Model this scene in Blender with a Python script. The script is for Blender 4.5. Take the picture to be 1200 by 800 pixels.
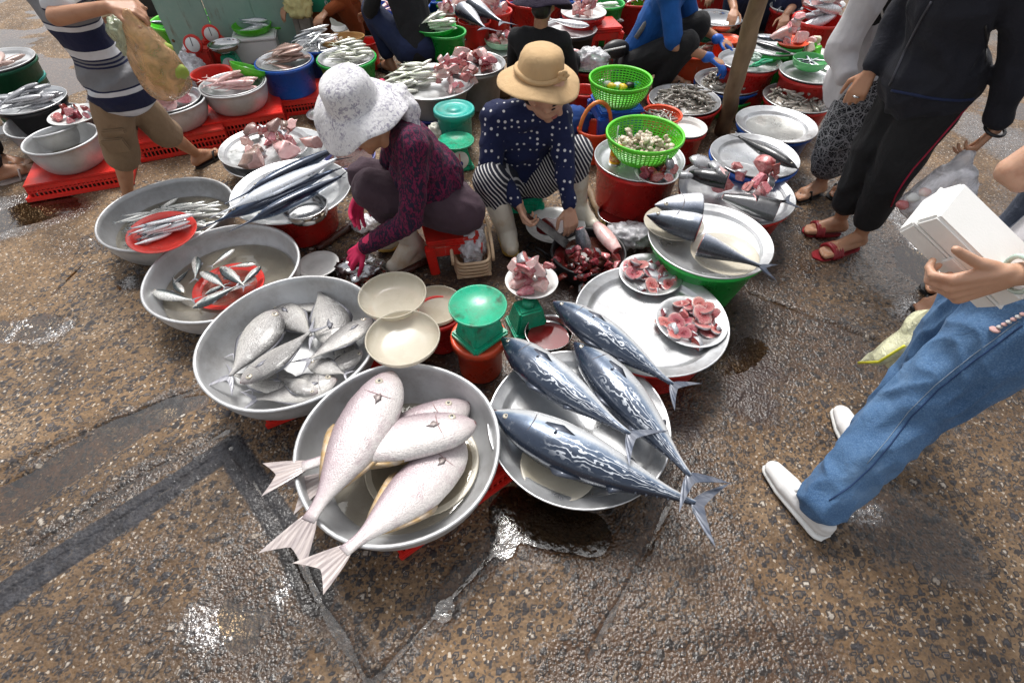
import bpy, bmesh, math, random
import numpy as np
from mathutils import Vector, Matrix, Euler, noise as mnoise
R_ = math.radians
rnd = random.Random(7)
S = bpy.context.scene
C = bpy.context.scene.collection
for o in list(bpy.data.objects): bpy.data.objects.remove(o)

# ------------------------------------------------------------ camera, sky, sun, exposure
CAM_H, CAM_F, CAM_PITCH = 1.68, 600.0, R_(49)      # focal length for a 1200 px wide picture
cam = bpy.data.cameras.new('camera'); camo = bpy.data.objects.new('camera', cam); C.objects.link(camo)
cam.lens = 18.0; cam.sensor_width = 36; cam.clip_start = .02; cam.clip_end = 500
camo.location = (0, 0, CAM_H); camo.rotation_euler = (math.pi/2-CAM_PITCH, 0, 0)
S.camera = camo
S.view_settings.view_transform = 'Standard'; S.view_settings.look = 'None'
S.view_settings.exposure = 0.95; S.view_settings.gamma = 1
w = bpy.data.worlds.new('World'); S.world = w; w.use_nodes = True
SUN_EL, SUN_AZ = R_(59), R_(-10)                    # a bright overcast sky, brightest ahead of the camera
nt = w.node_tree; nt.nodes.clear()
sky = nt.nodes.new('ShaderNodeTexSky'); sky.sky_type = 'NISHITA'; sky.sun_disc = False
sky.sun_elevation = SUN_EL; sky.sun_rotation = SUN_AZ; sky.air_density = 1; sky.dust_density = 4
hs = nt.nodes.new('ShaderNodeHueSaturation'); hs.inputs['Saturation'].default_value = .18
bg = nt.nodes.new('ShaderNodeBackground'); bg.inputs['Strength'].default_value = .105
wo = nt.nodes.new('ShaderNodeOutputWorld')
nt.links.new(sky.outputs[0], hs.inputs['Color']); nt.links.new(hs.outputs[0], bg.inputs[0]); nt.links.new(bg.outputs[0], wo.inputs[0])
sl = bpy.data.lights.new('sun', 'SUN'); sl.energy = 1.5; sl.angle = R_(19); sl.color = (1, .97, .93)
so = bpy.data.objects.new('sun', sl); C.objects.link(so)
so.rotation_euler = (math.pi/2-SUN_EL, 0, math.pi-SUN_AZ); so.location = (0, 0, 6)

# ------------------------------------------------------------ layout helpers
_cp, _sp = math.cos(CAM_PITCH), math.sin(CAM_PITCH)
def _ray(px, py):
    x = (px-600)/CAM_F; y = (400-py)/CAM_F
    return x, _cp+y*_sp, -_sp+y*_cp
def P(px, py, z=0):                                # point of the plane at height z
    d = _ray(px, py); t = (z-CAM_H)/d[2]
    return Vector((d[0]*t, d[1]*t, z))
def Y(px, py, y):                                  # point of the upright plane at distance y
    d = _ray(px, py); t = y/d[1]
    return Vector((d[0]*t, y, CAM_H+d[2]*t))
def rim(z, *pts):                                  # the circle at height z through some rim points
    q = np.array([P(a, b, z)[:2] for a, b in pts])
    s = np.linalg.lstsq(np.c_[2*q, np.ones(len(q))], (q**2).sum(1), rcond=None)[0]
    return float(s[0]), float(s[1]), float(math.sqrt(max(1e-4, s[2]+s[0]**2+s[1]**2)))

# ------------------------------------------------------------ materials
MATS = {}
def _n(nt, t, **kw):
    n = nt.nodes.new(t)
    for k, v in kw.items():
        if k.startswith('i_'): n.inputs[k[2:].replace('_', ' ')].default_value = v
        else: setattr(n, k, v)
    return n
def new_mat(name):
    m = bpy.data.materials.new(name); m.use_nodes = True; MATS[name] = m
    nt = m.node_tree; b = nt.nodes['Principled BSDF']
    return m, nt, b
def rgba(c): return (c[0], c[1], c[2], 1)
def ramp(nt, fac, stops, interp='LINEAR'):
    r = nt.nodes.new('ShaderNodeValToRGB'); r.color_ramp.interpolation = interp
    e = r.color_ramp.elements
    while len(e) < len(stops): e.new(.5)
    for k, (p, c) in enumerate(stops):
        e[k].position = p; e[k].color = rgba(c) if hasattr(c, '__len__') else (c, c, c, 1)
    if fac is not None: nt.links.new(fac, r.inputs[0])
    return r.outputs[0]
def noise(nt, vec, scale, detail=3, rough=.55, dist=0, out=0):
    n = _n(nt, 'ShaderNodeTexNoise'); n.inputs['Scale'].default_value = scale; n.inputs['Detail'].default_value = detail
    n.inputs['Roughness'].default_value = rough; n.inputs['Distortion'].default_value = dist
    if vec is not None: nt.links.new(vec, n.inputs['Vector'])
    return n.outputs[out]
def voro(nt, vec, scale, out='Distance', feature='F1', rand=1):
    n = _n(nt, 'ShaderNodeTexVoronoi', feature=feature); n.inputs['Scale'].default_value = scale; n.inputs['Randomness'].default_value = rand
    nt.links.new(vec, n.inputs['Vector']); return n.outputs[out]
def mix(nt, fac, a, b, mode='MIX'):
    n = _n(nt, 'ShaderNodeMix', data_type='RGBA', blend_type=mode)
    for s, v in ((0, fac), (6, a), (7, b)):
        if hasattr(v, 'is_output') or isinstance(v, bpy.types.NodeSocket): nt.links.new(v, n.inputs[s])
        else: n.inputs[s].default_value = v if s == 0 else rgba(v)
    return n.outputs[2]
def mth(nt, op, a, b=0, c=0):
    n = _n(nt, 'ShaderNodeMath', operation=op)
    for s, v in enumerate((a, b, c)):
        if isinstance(v, bpy.types.NodeSocket): nt.links.new(v, n.inputs[s])
        else: n.inputs[s].default_value = v
    return n.outputs[0]
def coords(nt, kind='Object', scale=(1, 1, 1), rot=(0, 0, 0), loc=(0, 0, 0), jitter=True):
    t = _n(nt, 'ShaderNodeTexCoord'); m = _n(nt, 'ShaderNodeMapping')
    m.inputs['Scale'].default_value = scale; m.inputs['Rotation'].default_value = rot; m.inputs['Location'].default_value = loc
    src = t.outputs[kind]
    if jitter:
        oi = _n(nt, 'ShaderNodeObjectInfo'); a = _n(nt, 'ShaderNodeVectorMath', operation='ADD')
        k = mth(nt, 'MULTIPLY', oi.outputs['Random'], 37.0); nt.links.new(src, a.inputs[0]); nt.links.new(k, a.inputs[1]); src = a.outputs[0]
    nt.links.new(src, m.inputs['Vector']); return m.outputs[0]
def bump(nt, b, h, strength=.3, dist=.01):
    n = _n(nt, 'ShaderNodeBump'); n.inputs['Strength'].default_value = strength; n.inputs['Distance'].default_value = dist
    nt.links.new(h, n.inputs['Height']); nt.links.new(n.outputs[0], b.inputs['Normal']); return n
def vary(nt, col, amt=.15, hue=0):                 # each object its own slight tone
    oi = _n(nt, 'ShaderNodeObjectInfo'); h = _n(nt, 'ShaderNodeHueSaturation')
    v = mth(nt, 'MULTIPLY_ADD', oi.outputs['Random'], amt*2, 1-amt); nt.links.new(v, h.inputs['Value'])
    if hue: nt.links.new(mth(nt, 'MULTIPLY_ADD', mth(nt, 'FRACT', mth(nt, 'MULTIPLY', oi.outputs['Random'], 7.3)), hue*2, .5-hue), h.inputs['Hue'])
    nt.links.new(col, h.inputs['Color']); return h.outputs[0]
def M(name, c1, rough=.5, metal=0, c2=None, ns=12, lo=.4, hi=.65, bmp=0, bs=60, spec=.5, coat=0, sss=0, rv=.12, var=0, alpha=1, stretch=(1, 1, 1), trans=0, ior=1.45, hue=0, dirt=0):
    if name in MATS: return MATS[name]
    m, nt, b = new_mat(name)
    v = coords(nt, scale=stretch)
    c2 = c2 or tuple(x*.72 for x in c1)
    f = noise(nt, v, ns, 5, .6)
    col = ramp(nt, f, [(lo, c1), (hi, c2)])
    if dirt:
        dn = mth(nt, 'MULTIPLY', ramp(nt, noise(nt, v, 4, 6, .75, .4), [(.46, 0), (.66, 1)]), ramp(nt, noise(nt, v, 45, 4, .8), [(.35, .35), (.65, 1)]))
        col = mix(nt, mth(nt, 'MULTIPLY', dn, dirt), col, (.13, .09, .06))
        sc_ = noise(nt, coords(nt, scale=(1, 1, .15)), 90, 3, .7); col = mix(nt, ramp(nt, sc_, [(.66, 0), (.74, dirt*.6)]), col, (.6, .56, .52))
    if var: col = vary(nt, col, var, hue)
    nt.links.new(col, b.inputs['Base Color'])
    r = ramp(nt, noise(nt, v, ns*2.3, 4, .65), [(.3, max(.02, rough-rv)), (.7, min(1, rough+rv))]); nt.links.new(r, b.inputs['Roughness'])
    b.inputs['Metallic'].default_value = metal; b.inputs['Specular IOR Level'].default_value = spec
    b.inputs['Coat Weight'].default_value = coat; b.inputs['Coat Roughness'].default_value = .08
    b.inputs['Transmission Weight'].default_value = trans; b.inputs['IOR'].default_value = ior
    if sss: b.inputs['Subsurface Weight'].default_value = sss; b.inputs['Subsurface Radius'].default_value = (.012, .005, .003); b.inputs['Subsurface Scale'].default_value = 1
    b.inputs['Alpha'].default_value = alpha
    if bmp: bump(nt, b, noise(nt, v, bs, 4, .6), bmp, .004)
    return m

# ------------------------------------------------------------ mesh helpers
def mesh(name, verts, faces, uv=None, smooth=True):
    me = bpy.data.meshes.new(name); me.from_pydata([tuple(v) for v in verts], [], faces); me.update()
    if smooth: me.polygons.foreach_set('use_smooth', [True]*len(me.polygons))
    if uv is not None:
        l = me.uv_layers.new(name='UVMap'); idx = np.empty(len(me.loops), int); me.loops.foreach_get('vertex_index', idx)
        l.data.foreach_set('uv', np.asarray(uv, float)[idx].ravel())
    return me
def ob(name, me, mat=None, parent=None, loc=(0, 0, 0), rot=(0, 0, 0), scale=None):
    o = bpy.data.objects.new(name, me); C.objects.link(o)
    if mat is not None and not len(me.materials): me.materials.append(mat)
    if parent is not None: o.parent = parent
    o.location = loc; o.rotation_euler = rot
    if scale is not None: o.scale = scale if hasattr(scale, '__len__') else (scale,)*3
    return o
def tag(o, label, cat, group=None):
    o['label'] = label; o['category'] = cat
    if group: o['group'] = group
    return o
def thing(name, label, cat, loc=(0, 0, 0), rot=(0, 0, 0), group=None):
    o = bpy.data.objects.new(name, None); C.objects.link(o); o.location = loc; o.rotation_euler = rot; o.empty_display_size = .05
    return tag(o, label, cat, group)
def copy_tree(o, parent=None):
    c = o.copy(); C.objects.link(c); c.parent = parent
    for ch in o.children: copy_tree(ch, c)
    return c
_cache = {}
def lathe(key, prof, seg=56, wob=0):               # prof: (r, z) from inside bottom outwards; closed when it returns to r=0
    k = ('lathe', key)
    if k in _cache: return _cache[k]
    v = []; f = []; rings = []
    for r, z in prof:
        if r < 1e-6: rings.append([len(v)]); v.append((0, 0, z))
        else:
            rings.append(list(range(len(v), len(v)+seg)))
            for i in range(seg):
                a = 2*math.pi*i/seg; k2 = 1+wob*math.sin(2*a+1)+wob*.6*math.sin(3*a)+wob*.5*math.sin(5*a+2)
                v.append((r*k2*math.cos(a), r*k2*math.sin(a), z))
    for a, b in zip(rings, rings[1:]):
        if len(a) == 1 and len(b) == 1: continue
        for i in range(seg):
            j = (i+1) % seg
            if len(a) == 1: f.append((a[0], b[j], b[i]))
            elif len(b) == 1: f.append((a[i], a[j], b[0]))
            else: f.append((a[i], a[j], b[j], b[i]))
    me = mesh('lathe', v, f); 
    bm = bmesh.new(); bm.from_mesh(me); bmesh.ops.recalc_face_normals(bm, faces=bm.faces); bm.to_mesh(me); bm.free()
    me.polygons.foreach_set('use_smooth', [True]*len(me.polygons))
    _cache[k] = me; return me
def box_bm(bm, c, s, rot=None, bev=0, taper=1):
    r = bmesh.ops.create_cube(bm, size=1); vs = r['verts']
    M4 = Matrix.Translation(Vector(c)) @ (rot.to_matrix().to_4x4() if rot else Matrix())
    for v in vs:
        k = taper if v.co.z < 0 else 1
        v.co = M4 @ Vector((v.co.x*s[0]*k, v.co.y*s[1]*k, v.co.z*s[2]))
    if bev: bmesh.ops.bevel(bm, geom=list({e for v in vs for e in v.link_edges}), offset=min(bev, min(s)*.45), segments=2, affect='EDGES')
def from_bm(name, fn, smooth=False):
    bm = bmesh.new(); fn(bm); bmesh.ops.recalc_face_normals(bm, faces=bm.faces); me = bpy.data.meshes.new(name); bm.to_mesh(me); bm.free()
    if smooth: me.polygons.foreach_set('use_smooth', [True]*len(me.polygons))
    return me
def boxes(name, lst, bev=.003):                    # several boxes of one part
    def fn(bm):
        for c, s, *r in lst: box_bm(bm, c, s, r[0] if r else None, bev)
    return from_bm(name, fn)
def tube(name, pts, rad, seg=8, closed=False, cap=True):
    pts = [Vector(p) for p in pts]; n = len(pts); rr = rad if hasattr(rad, '__len__') else [rad]*n
    v = []; f = []; up = Vector((0, 0, 1)); prev = None
    for i, p in enumerate(pts):
        a = pts[i-1] if (i or closed) else p; b = pts[(i+1) % n] if (i < n-1 or closed) else p
        t = (b-a).normalized() if (b-a).length > 1e-9 else Vector((1, 0, 0))
        if prev is None:
            s = t.cross(up); s = s if s.length > 1e-3 else t.cross(Vector((1, 0, 0))); s.normalize()
        else:
            s = (prev-t*prev.dot(t)); s = s.normalized() if s.length > 1e-6 else prev
        prev = s; u = s.cross(t)
        for k in range(seg):
            an = 2*math.pi*k/seg; v.append(p+(s*math.cos(an)+u*math.sin(an))*rr[i])
    m = n if closed else n-1
    for i in range(m):
        for k in range(seg):
            a = i*seg+k; b = i*seg+(k+1) % seg; i2 = (i+1) % n
            f.append((a, b, i2*seg+(k+1) % seg, i2*seg+k))
    if cap and not closed: f.append(tuple(range(seg))[::-1]); f.append(tuple(range((n-1)*seg, n*seg)))
    return mesh(name, v, f)
def cap_prim(p0, r0, p1, r1, seg=14, flat=None):   # a closed round cone from p0 to p1, for the body remesher
    p0 = Vector(p0); p1 = Vector(p1); d = p1-p0; L = d.length; d = d.normalized() if L > 1e-6 else Vector((0, 0, 1))
    s = d.orthogonal().normalized() if flat is None else (Vector(flat[0])-d*d.dot(Vector(flat[0]))).normalized()
    u = d.cross(s); k = 1 if flat is None else flat[1]
    v = [p0-d*r0*min(1, k+.3)]; rings = []
    for ph in (-60, -25, 0): rings.append((p0+d*r0*math.sin(R_(ph)), r0*math.cos(R_(ph))))
    for ph in (0, 25, 60): rings.append((p1+d*r1*math.sin(R_(ph)), r1*math.cos(R_(ph))))
    for c, r in rings:
        for i in range(seg):
            a = 2*math.pi*i/seg; v.append(c+s*math.cos(a)*r+u*math.sin(a)*r*k)
    v.append(p1+d*r1*min(1, k+.3)); f = []; n = len(rings)
    for i in range(seg):
        j = (i+1) % seg; f.append((0, 1+j, 1+i)); f.append((1+(n-1)*seg+i, 1+(n-1)*seg+j, len(v)-1))
        for q in range(n-1): f.append((1+q*seg+i, 1+q*seg+j, 1+(q+1)*seg+j, 1+(q+1)*seg+i))
    return v, f
def ell_prim(c, r, rot=None, seg=16):
    v = []; f = []; nr = 9
    Rm = rot.to_matrix() if rot else Matrix.Identity(3); c = Vector(c)
    v.append(c+Rm @ Vector((0, 0, -r[2])))
    for q in range(1, nr):
        ph = -math.pi/2+math.pi*q/nr
        for i in range(seg):
            a = 2*math.pi*i/seg; v.append(c+Rm @ Vector((r[0]*math.cos(ph)*math.cos(a), r[1]*math.cos(ph)*math.sin(a), r[2]*math.sin(ph))))
    v.append(c+Rm @ Vector((0, 0, r[2]))); n = nr-1
    for i in range(seg):
        j = (i+1) % seg; f.append((0, 1+j, 1+i)); f.append((1+(n-1)*seg+i, 1+(n-1)*seg+j, len(v)-1))
        for q in range(n-1): f.append((1+q*seg+i, 1+q*seg+j, 1+(q+1)*seg+j, 1+(q+1)*seg+i))
    return v, f
def blob(name, prims, vox=.01, it=4, disp=None):   # one continuous skin over all primitives
    V = []; F = []
    for v, f in prims:
        o = len(V); V += v; F += [tuple(i+o for i in q) for q in f]
    me = mesh('tmp', V, F); t = bpy.data.objects.new('tmp', me); C.objects.link(t)
    r = t.modifiers.new('r', 'REMESH'); r.mode = 'VOXEL'; r.voxel_size = vox; r.use_smooth_shade = True
    s = t.modifiers.new('s', 'SMOOTH'); s.factor = .5; s.iterations = it
    dg = bpy.context.evaluated_depsgraph_get(); dg.update()
    out = bpy.data.meshes.new_from_object(t.evaluated_get(dg)); out.name = name
    bpy.data.objects.remove(t); bpy.data.meshes.remove(me)
    if disp:
        n = len(out.vertices); co = np.empty(n*3); out.vertices.foreach_get('co', co); co = co.reshape(-1, 3)
        no = np.array([v.normal[:] for v in out.vertices])
        d = np.array([disp(Vector(p)) for p in co]); co = co+no*d[:, None]
        out.vertices.foreach_set('co', co.ravel()); out.update()
    out.polygons.foreach_set('use_smooth', [True]*len(out.polygons))
    out.materials.clear()
    return out
def folds(amp=.006, sc=9, axis=(1, 1, .45), seed=0):
    off = Vector((seed*3.1, seed*1.7, seed))
    def fn(p):
        q = Vector((p.x*axis[0], p.y*axis[1], p.z*axis[2]))*sc+off
        n = mnoise.noise(q+.6*mnoise.noise_vector(q*.6))
        return amp*((1-abs(n)*2.4)*.9)-amp*.3
    return fn

from mathutils.bvhtree import BVHTree
_bvh = {}
def on_surf(o, px, py, off=.002):                  # the point of a finished surface seen at a place of the photograph, and its normal
    if o.name not in _bvh:
        bpy.context.view_layer.update(); mw = o.matrix_world; _bvh[o.name] = BVHTree.FromPolygons([mw @ v.co for v in o.data.vertices], [tuple(p.vertices) for p in o.data.polygons])
    d = Vector(_ray(px, py)).normalized(); h, n, i, t = _bvh[o.name].ray_cast(Vector((0, 0, CAM_H)), d)
    return (h+n*off, n) if h is not None else (None, None)
def seam(parent, name, o, pts, r, mat, org, off=.001):
    fine = [(pts[i][0]+(pts[i+1][0]-pts[i][0])*k/5, pts[i][1]+(pts[i+1][1]-pts[i][1])*k/5) for i in range(len(pts)-1) for k in range(5)]+[pts[-1]]
    q_ = [on_surf(o, a, b, off)[0] for a, b in fine]; q_ = [p-org for p in q_ if p is not None]
    if len(q_) > 1: return ob(name, tube(name, q_, r, 6), mat, parent)
# ------------------------------------------------------------ the ground: wet exposed-aggregate concrete
def vnoise(X, Yv, sc, seed=0, octv=3):
    out = np.zeros_like(X); amp = 1; rs = np.random.RandomState(seed)
    for o in range(octv):
        g = rs.rand(256, 256); x = X*sc*2**o+1000; y = Yv*sc*2**o+1000
        xi = np.floor(x).astype(int); yi = np.floor(y).astype(int); fx = x-xi; fy = y-yi
        fx = fx*fx*(3-2*fx); fy = fy*fy*(3-2*fy)
        a = g[xi % 256, yi % 256]; b = g[(xi+1) % 256, yi % 256]; c = g[xi % 256, (yi+1) % 256]; d = g[(xi+1) % 256, (yi+1) % 256]
        out += amp*((a*(1-fx)+b*fx)*(1-fy)+(c*(1-fx)+d*fx)*fy-.5); amp *= .5
    return out
def segd(X, Yv, a, b):                             # distance to a segment and position along it
    ax, ay = a; bx, by = b; dx, dy = bx-ax, by-ay; L2 = dx*dx+dy*dy
    t = np.clip(((X-ax)*dx+(Yv-ay)*dy)/L2, 0, 1)
    return np.hypot(X-ax-t*dx, Yv-ay-t*dy)
def px2(*p): return [tuple(P(a, b, 0)[:2]) for a, b in p]
def poly_in(X, Yv, pts):
    r = np.zeros(X.shape, bool); n = len(pts)
    for i in range(n):
        (x1, y1), (x2, y2) = pts[i], pts[(i+1) % n]
        c = (y1 > Yv) != (y2 > Yv)
        if abs(y2-y1) > 1e-9: r ^= c & (X < (x2-x1)*(Yv-y1)/(y2-y1)+x1)
    return r
def sm(x, a, b): t = np.clip((x-a)/(b-a), 0, 1); return t*t*(3-2*t)

def ground_height(X, Yv):
    """height, wetness, cement-strip mask, blood, painted sheen at ground points"""
    wob = vnoise(X, Yv, 6, 3)*.03
    h = vnoise(X, Yv, 1.1, 1, 3)*.010+vnoise(X, Yv, 9, 2, 3)*.004
    wet = vnoise(X, Yv, .9, 5, 4)
    strip = np.zeros_like(X)
    # the L of grey cement fill, and its muddy middle groove
    A = px2((-40, 728), (270, 524), (345, 640), (372, 700))
    for p, q in zip(A, A[1:]):
        d = segd(X, Yv, p, q)+wob*.25
        strip = np.maximum(strip, 1-sm(d, .050, .054)); h += .003*(1-sm(d, .04, .05)); h -= .006*(1-sm(d, .006, .014))
    # channel of standing water between slabs, left
    ch = px2((-40, 608), (20, 585), (140, 505), (190, 482), (235, 470))
    for p, q, wd in zip(ch, ch[1:], (.10, .085, .07, .05)):
        d = segd(X, Yv, p, q)+wob; h -= .016*(1-sm(d, wd*.6, wd))
    # wedge slab under the basin: low channels either side
    for pts, wd, dp in ((((372, 700), (432, 800)), .05, .0045), (((605, 560), (590, 640), (520, 715), (440, 810)), .05, .0055), (((600, 600), (690, 625)), .10, .014)):
        q = px2(*pts)
        for a, b in zip(q, q[1:]): d = segd(X, Yv, a, b)+wob*.7; h -= dp*(1-sm(d, wd*.55, wd))
    # shallow wet dips that hold water
    for px, py, rx, ry, dp in ((295, 720, .16, .22, .006), (30, 250, .30, .30, .008), (25, 385, .30, .14, .007), (1095, 330, .16, .42, .010), (1050, 620, .2, .16, .004), (930, 400, .25, .2, .007),
                               (640, 620, .16, .10, .010), (860, 410, .2, .2, .008), (700, 660, .1, .2, .004), (160, 330, .15, .1, .006), (200, 470, .07, .06, .006), (720, 780, .2, .08, .004), (880, 780, .2, .1, .006)):
        c = P(px, py, 0); d = np.hypot((X-c.x)/rx, (Yv-c.y)/ry)+vnoise(X, Yv, 4, 11)*.6
        h -= dp*(1-sm(d, .3, 1.1)); wet += .7*(1-sm(d, .4, 1.5))
    for pts in (((372, 700), (440, 815)), ((345, 640), (372, 700)), ((585, 640), (515, 715), (437, 800)), ((-40, 570), (140, 490), (232, 455)), ((40, 640), (160, 560), (265, 505)), ((690, 770), (760, 640), (800, 560))):
        q = px2(*pts)
        for a, b in zip(q, q[1:]): d = segd(X, Yv, a, b)+wob*.5; h -= .0075*(1-sm(d, .004, .012)); wet += .45*(1-sm(d, .01, .09))
    # the joint beside the stall, a crack, cart scuffs
    j = px2((880, 343), (1060, 412), (1130, 470)); 
    for a, b in zip(j, j[1:]):
        d = segd(X, Yv, a, b); h -= .012*(1-sm(d, .004, .012))
        # the stall side lies a little lower
    side = np.zeros_like(X); k = px2((880, 343), (1130, 440))
    for pts in (((60, 345), (115, 290), (70, 245)), ((0, 395), (45, 350)), ((890, 690), (935, 790)), ((960, 640), (1010, 720))):
        q = px2(*pts)
        for a, b in zip(q, q[1:]): d = segd(X, Yv, a, b)+wob*.4; h -= .006*(1-sm(d, .003, .010))
    blood = np.zeros_like(X)
    for px, py, r in ((870, 420, .20), (885, 470, .12), (700, 330, .38), (650, 290, .42), (560, 320, .3), (440, 290, .3), (450, 320, .25), (800, 500, .08), (640, 610, .14), (560, 420, .2)):
        c = P(px, py, 0); d = np.hypot(X-c.x, Yv-c.y)/r+vnoise(X, Yv, 5, 17)*.7; blood = np.maximum(blood, 1-sm(d, .35, 1.05))
    stall = np.exp(-(((X-.25)/1.1)**2+((Yv-1.9)/.75)**2))
    wet += .42*sm(X, .0, .9)+stall*.95-.16
    shine = np.zeros_like(X)  # bright sky sheen painted in as patches that boost the wet film's reflectance
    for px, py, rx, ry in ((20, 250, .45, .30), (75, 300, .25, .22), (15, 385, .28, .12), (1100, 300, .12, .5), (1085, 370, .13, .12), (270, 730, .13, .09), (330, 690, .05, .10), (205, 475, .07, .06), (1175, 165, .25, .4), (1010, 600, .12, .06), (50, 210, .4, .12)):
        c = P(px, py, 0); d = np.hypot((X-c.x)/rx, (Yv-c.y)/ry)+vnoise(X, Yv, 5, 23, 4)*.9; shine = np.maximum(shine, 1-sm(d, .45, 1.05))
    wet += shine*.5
    return h, wet, strip, blood, shine

def build_ground():
    st = .0068; xs = np.arange(-2.25, 2.35, st); ys = np.arange(.02, 2.75, st)
    X, Yv = np.meshgrid(xs, ys); h, wet, strip, blood, shine = ground_height(X, Yv)
    peb = np.zeros_like(X); ph = np.zeros_like(X); rs = np.random.RandomState(4); n = 17000
    cx = rs.uniform(xs[0], xs[-1], n); cy = rs.uniform(ys[0], ys[-1], n); rr = .0036+rs.gamma(2., .0016, n); rr = np.minimum(rr, .012); tone = rs.rand(n)
    for a, b, r, t in zip(cx, cy, rr, tone):
        i0 = max(0, int((a-r-xs[0])/st)); i1 = min(len(xs), int((a+r-xs[0])/st)+2); j0 = max(0, int((b-r-ys[0])/st)); j1 = min(len(ys), int((b+r-ys[0])/st)+2)
        d = ((X[j0:j1, i0:i1]-a)**2+(Yv[j0:j1, i0:i1]-b)**2)/(r*r); k = d < 1
        w_ = ph[j0:j1, i0:i1]; w_[k] = np.maximum(w_[k], (1-d[k])**.5*min(.0035, r*.34)); pp = peb[j0:j1, i0:i1]; pp[k] = t*.8+.2
    h = h+ph*(1-.6*strip)
    def sheet(name, X, Yv, h, wet, strip, blood, peb, shine):
        ny, nx = X.shape; v = np.c_[X.ravel(), Yv.ravel(), h.ravel()]
        idx = np.arange(nx*ny).reshape(ny, nx); f = np.stack([idx[:-1, :-1], idx[:-1, 1:], idx[1:, 1:], idx[1:, :-1]], -1).reshape(-1, 4)
        me = bpy.data.meshes.new(name); me.vertices.add(len(v)); me.vertices.foreach_set('co', v.ravel())
        me.loops.add(f.size); me.loops.foreach_set('vertex_index', f.ravel()); me.polygons.add(len(f))
        me.polygons.foreach_set('loop_start', np.arange(0, f.size, 4)); me.polygons.foreach_set('loop_total', np.full(len(f), 4)); me.update(calc_edges=True)
        me.polygons.foreach_set('use_smooth', np.ones(len(f), bool))
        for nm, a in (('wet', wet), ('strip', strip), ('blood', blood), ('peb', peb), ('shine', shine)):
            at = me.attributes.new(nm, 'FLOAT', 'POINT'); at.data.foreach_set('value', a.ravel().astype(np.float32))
        return me
    m = ground_mat()
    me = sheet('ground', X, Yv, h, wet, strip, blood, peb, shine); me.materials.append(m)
    g = bpy.data.objects.new('ground', me); C.objects.link(g); g['kind'] = 'structure'
    # the same paving beyond, in a coarser sheet that tucks under the near one
    xs2 = np.r_[np.arange(-60, -3, 3), np.arange(-3, 3.01, .05), np.arange(3.5, 60, 3)]; xs2 = np.sort(np.r_[xs2, np.arange(-9, -3, .15), np.arange(3.05, 9, .15)]); ys2 = np.r_[np.arange(-30, -2, 3), np.arange(-2, .01, .2), np.arange(.05, 6, .05), np.arange(6, 12, .25), np.arange(12, 90, 4)]
    X2, Y2 = np.meshgrid(xs2, ys2); h2, wet2, s2, b2, sh2 = ground_height(X2, Y2)
    inn = (X2 > -2.2) & (X2 < 2.3) & (Y2 > .07) & (Y2 < 2.70); h2 = np.where(inn, h2-.05, h2)
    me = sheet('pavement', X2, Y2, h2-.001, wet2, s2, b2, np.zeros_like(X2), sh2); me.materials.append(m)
    g = bpy.data.objects.new('pavement', me); C.objects.link(g); g['kind'] = 'structure'
    # thin sheet of standing water: only the low spots show it
    wm, nt, b = new_mat('water film'); nt.nodes.remove(b); out = nt.nodes['Material Output']
    tr = _n(nt, 'ShaderNodeBsdfTransparent'); tr.inputs[0].default_value = (.74, .62, .46, 1)
    gl = _n(nt, 'ShaderNodeBsdfGlossy'); gl.inputs['Roughness'].default_value = .04; gl.inputs[0].default_value = (1, 1, 1, 1)
    fr = _n(nt, 'ShaderNodeFresnel'); fr.inputs[0].default_value = 1.75; mx = _n(nt, 'ShaderNodeMixShader')
    nt.links.new(fr.outputs[0], mx.inputs[0]); nt.links.new(tr.outputs[0], mx.inputs[1]); nt.links.new(gl.outputs[0], mx.inputs[2]); nt.links.new(mx.outputs[0], out.inputs[0])
    bm_ = _n(nt, 'ShaderNodeBump'); bm_.inputs['Strength'].default_value = .6; bm_.inputs['Distance'].default_value = .004; nt.links.new(noise(nt, coords(nt, jitter=False), 34, 4), bm_.inputs['Height'])
    nt.links.new(bm_.outputs[0], gl.inputs['Normal'])
    o = ob('water', mesh('water', [(-8, -.5, -.0058), (8, -.5, -.0058), (8, 9, -.0058), (-8, 9, -.0058)], [(0, 1, 2, 3)]), wm); o['kind'] = 'structure'

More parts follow.
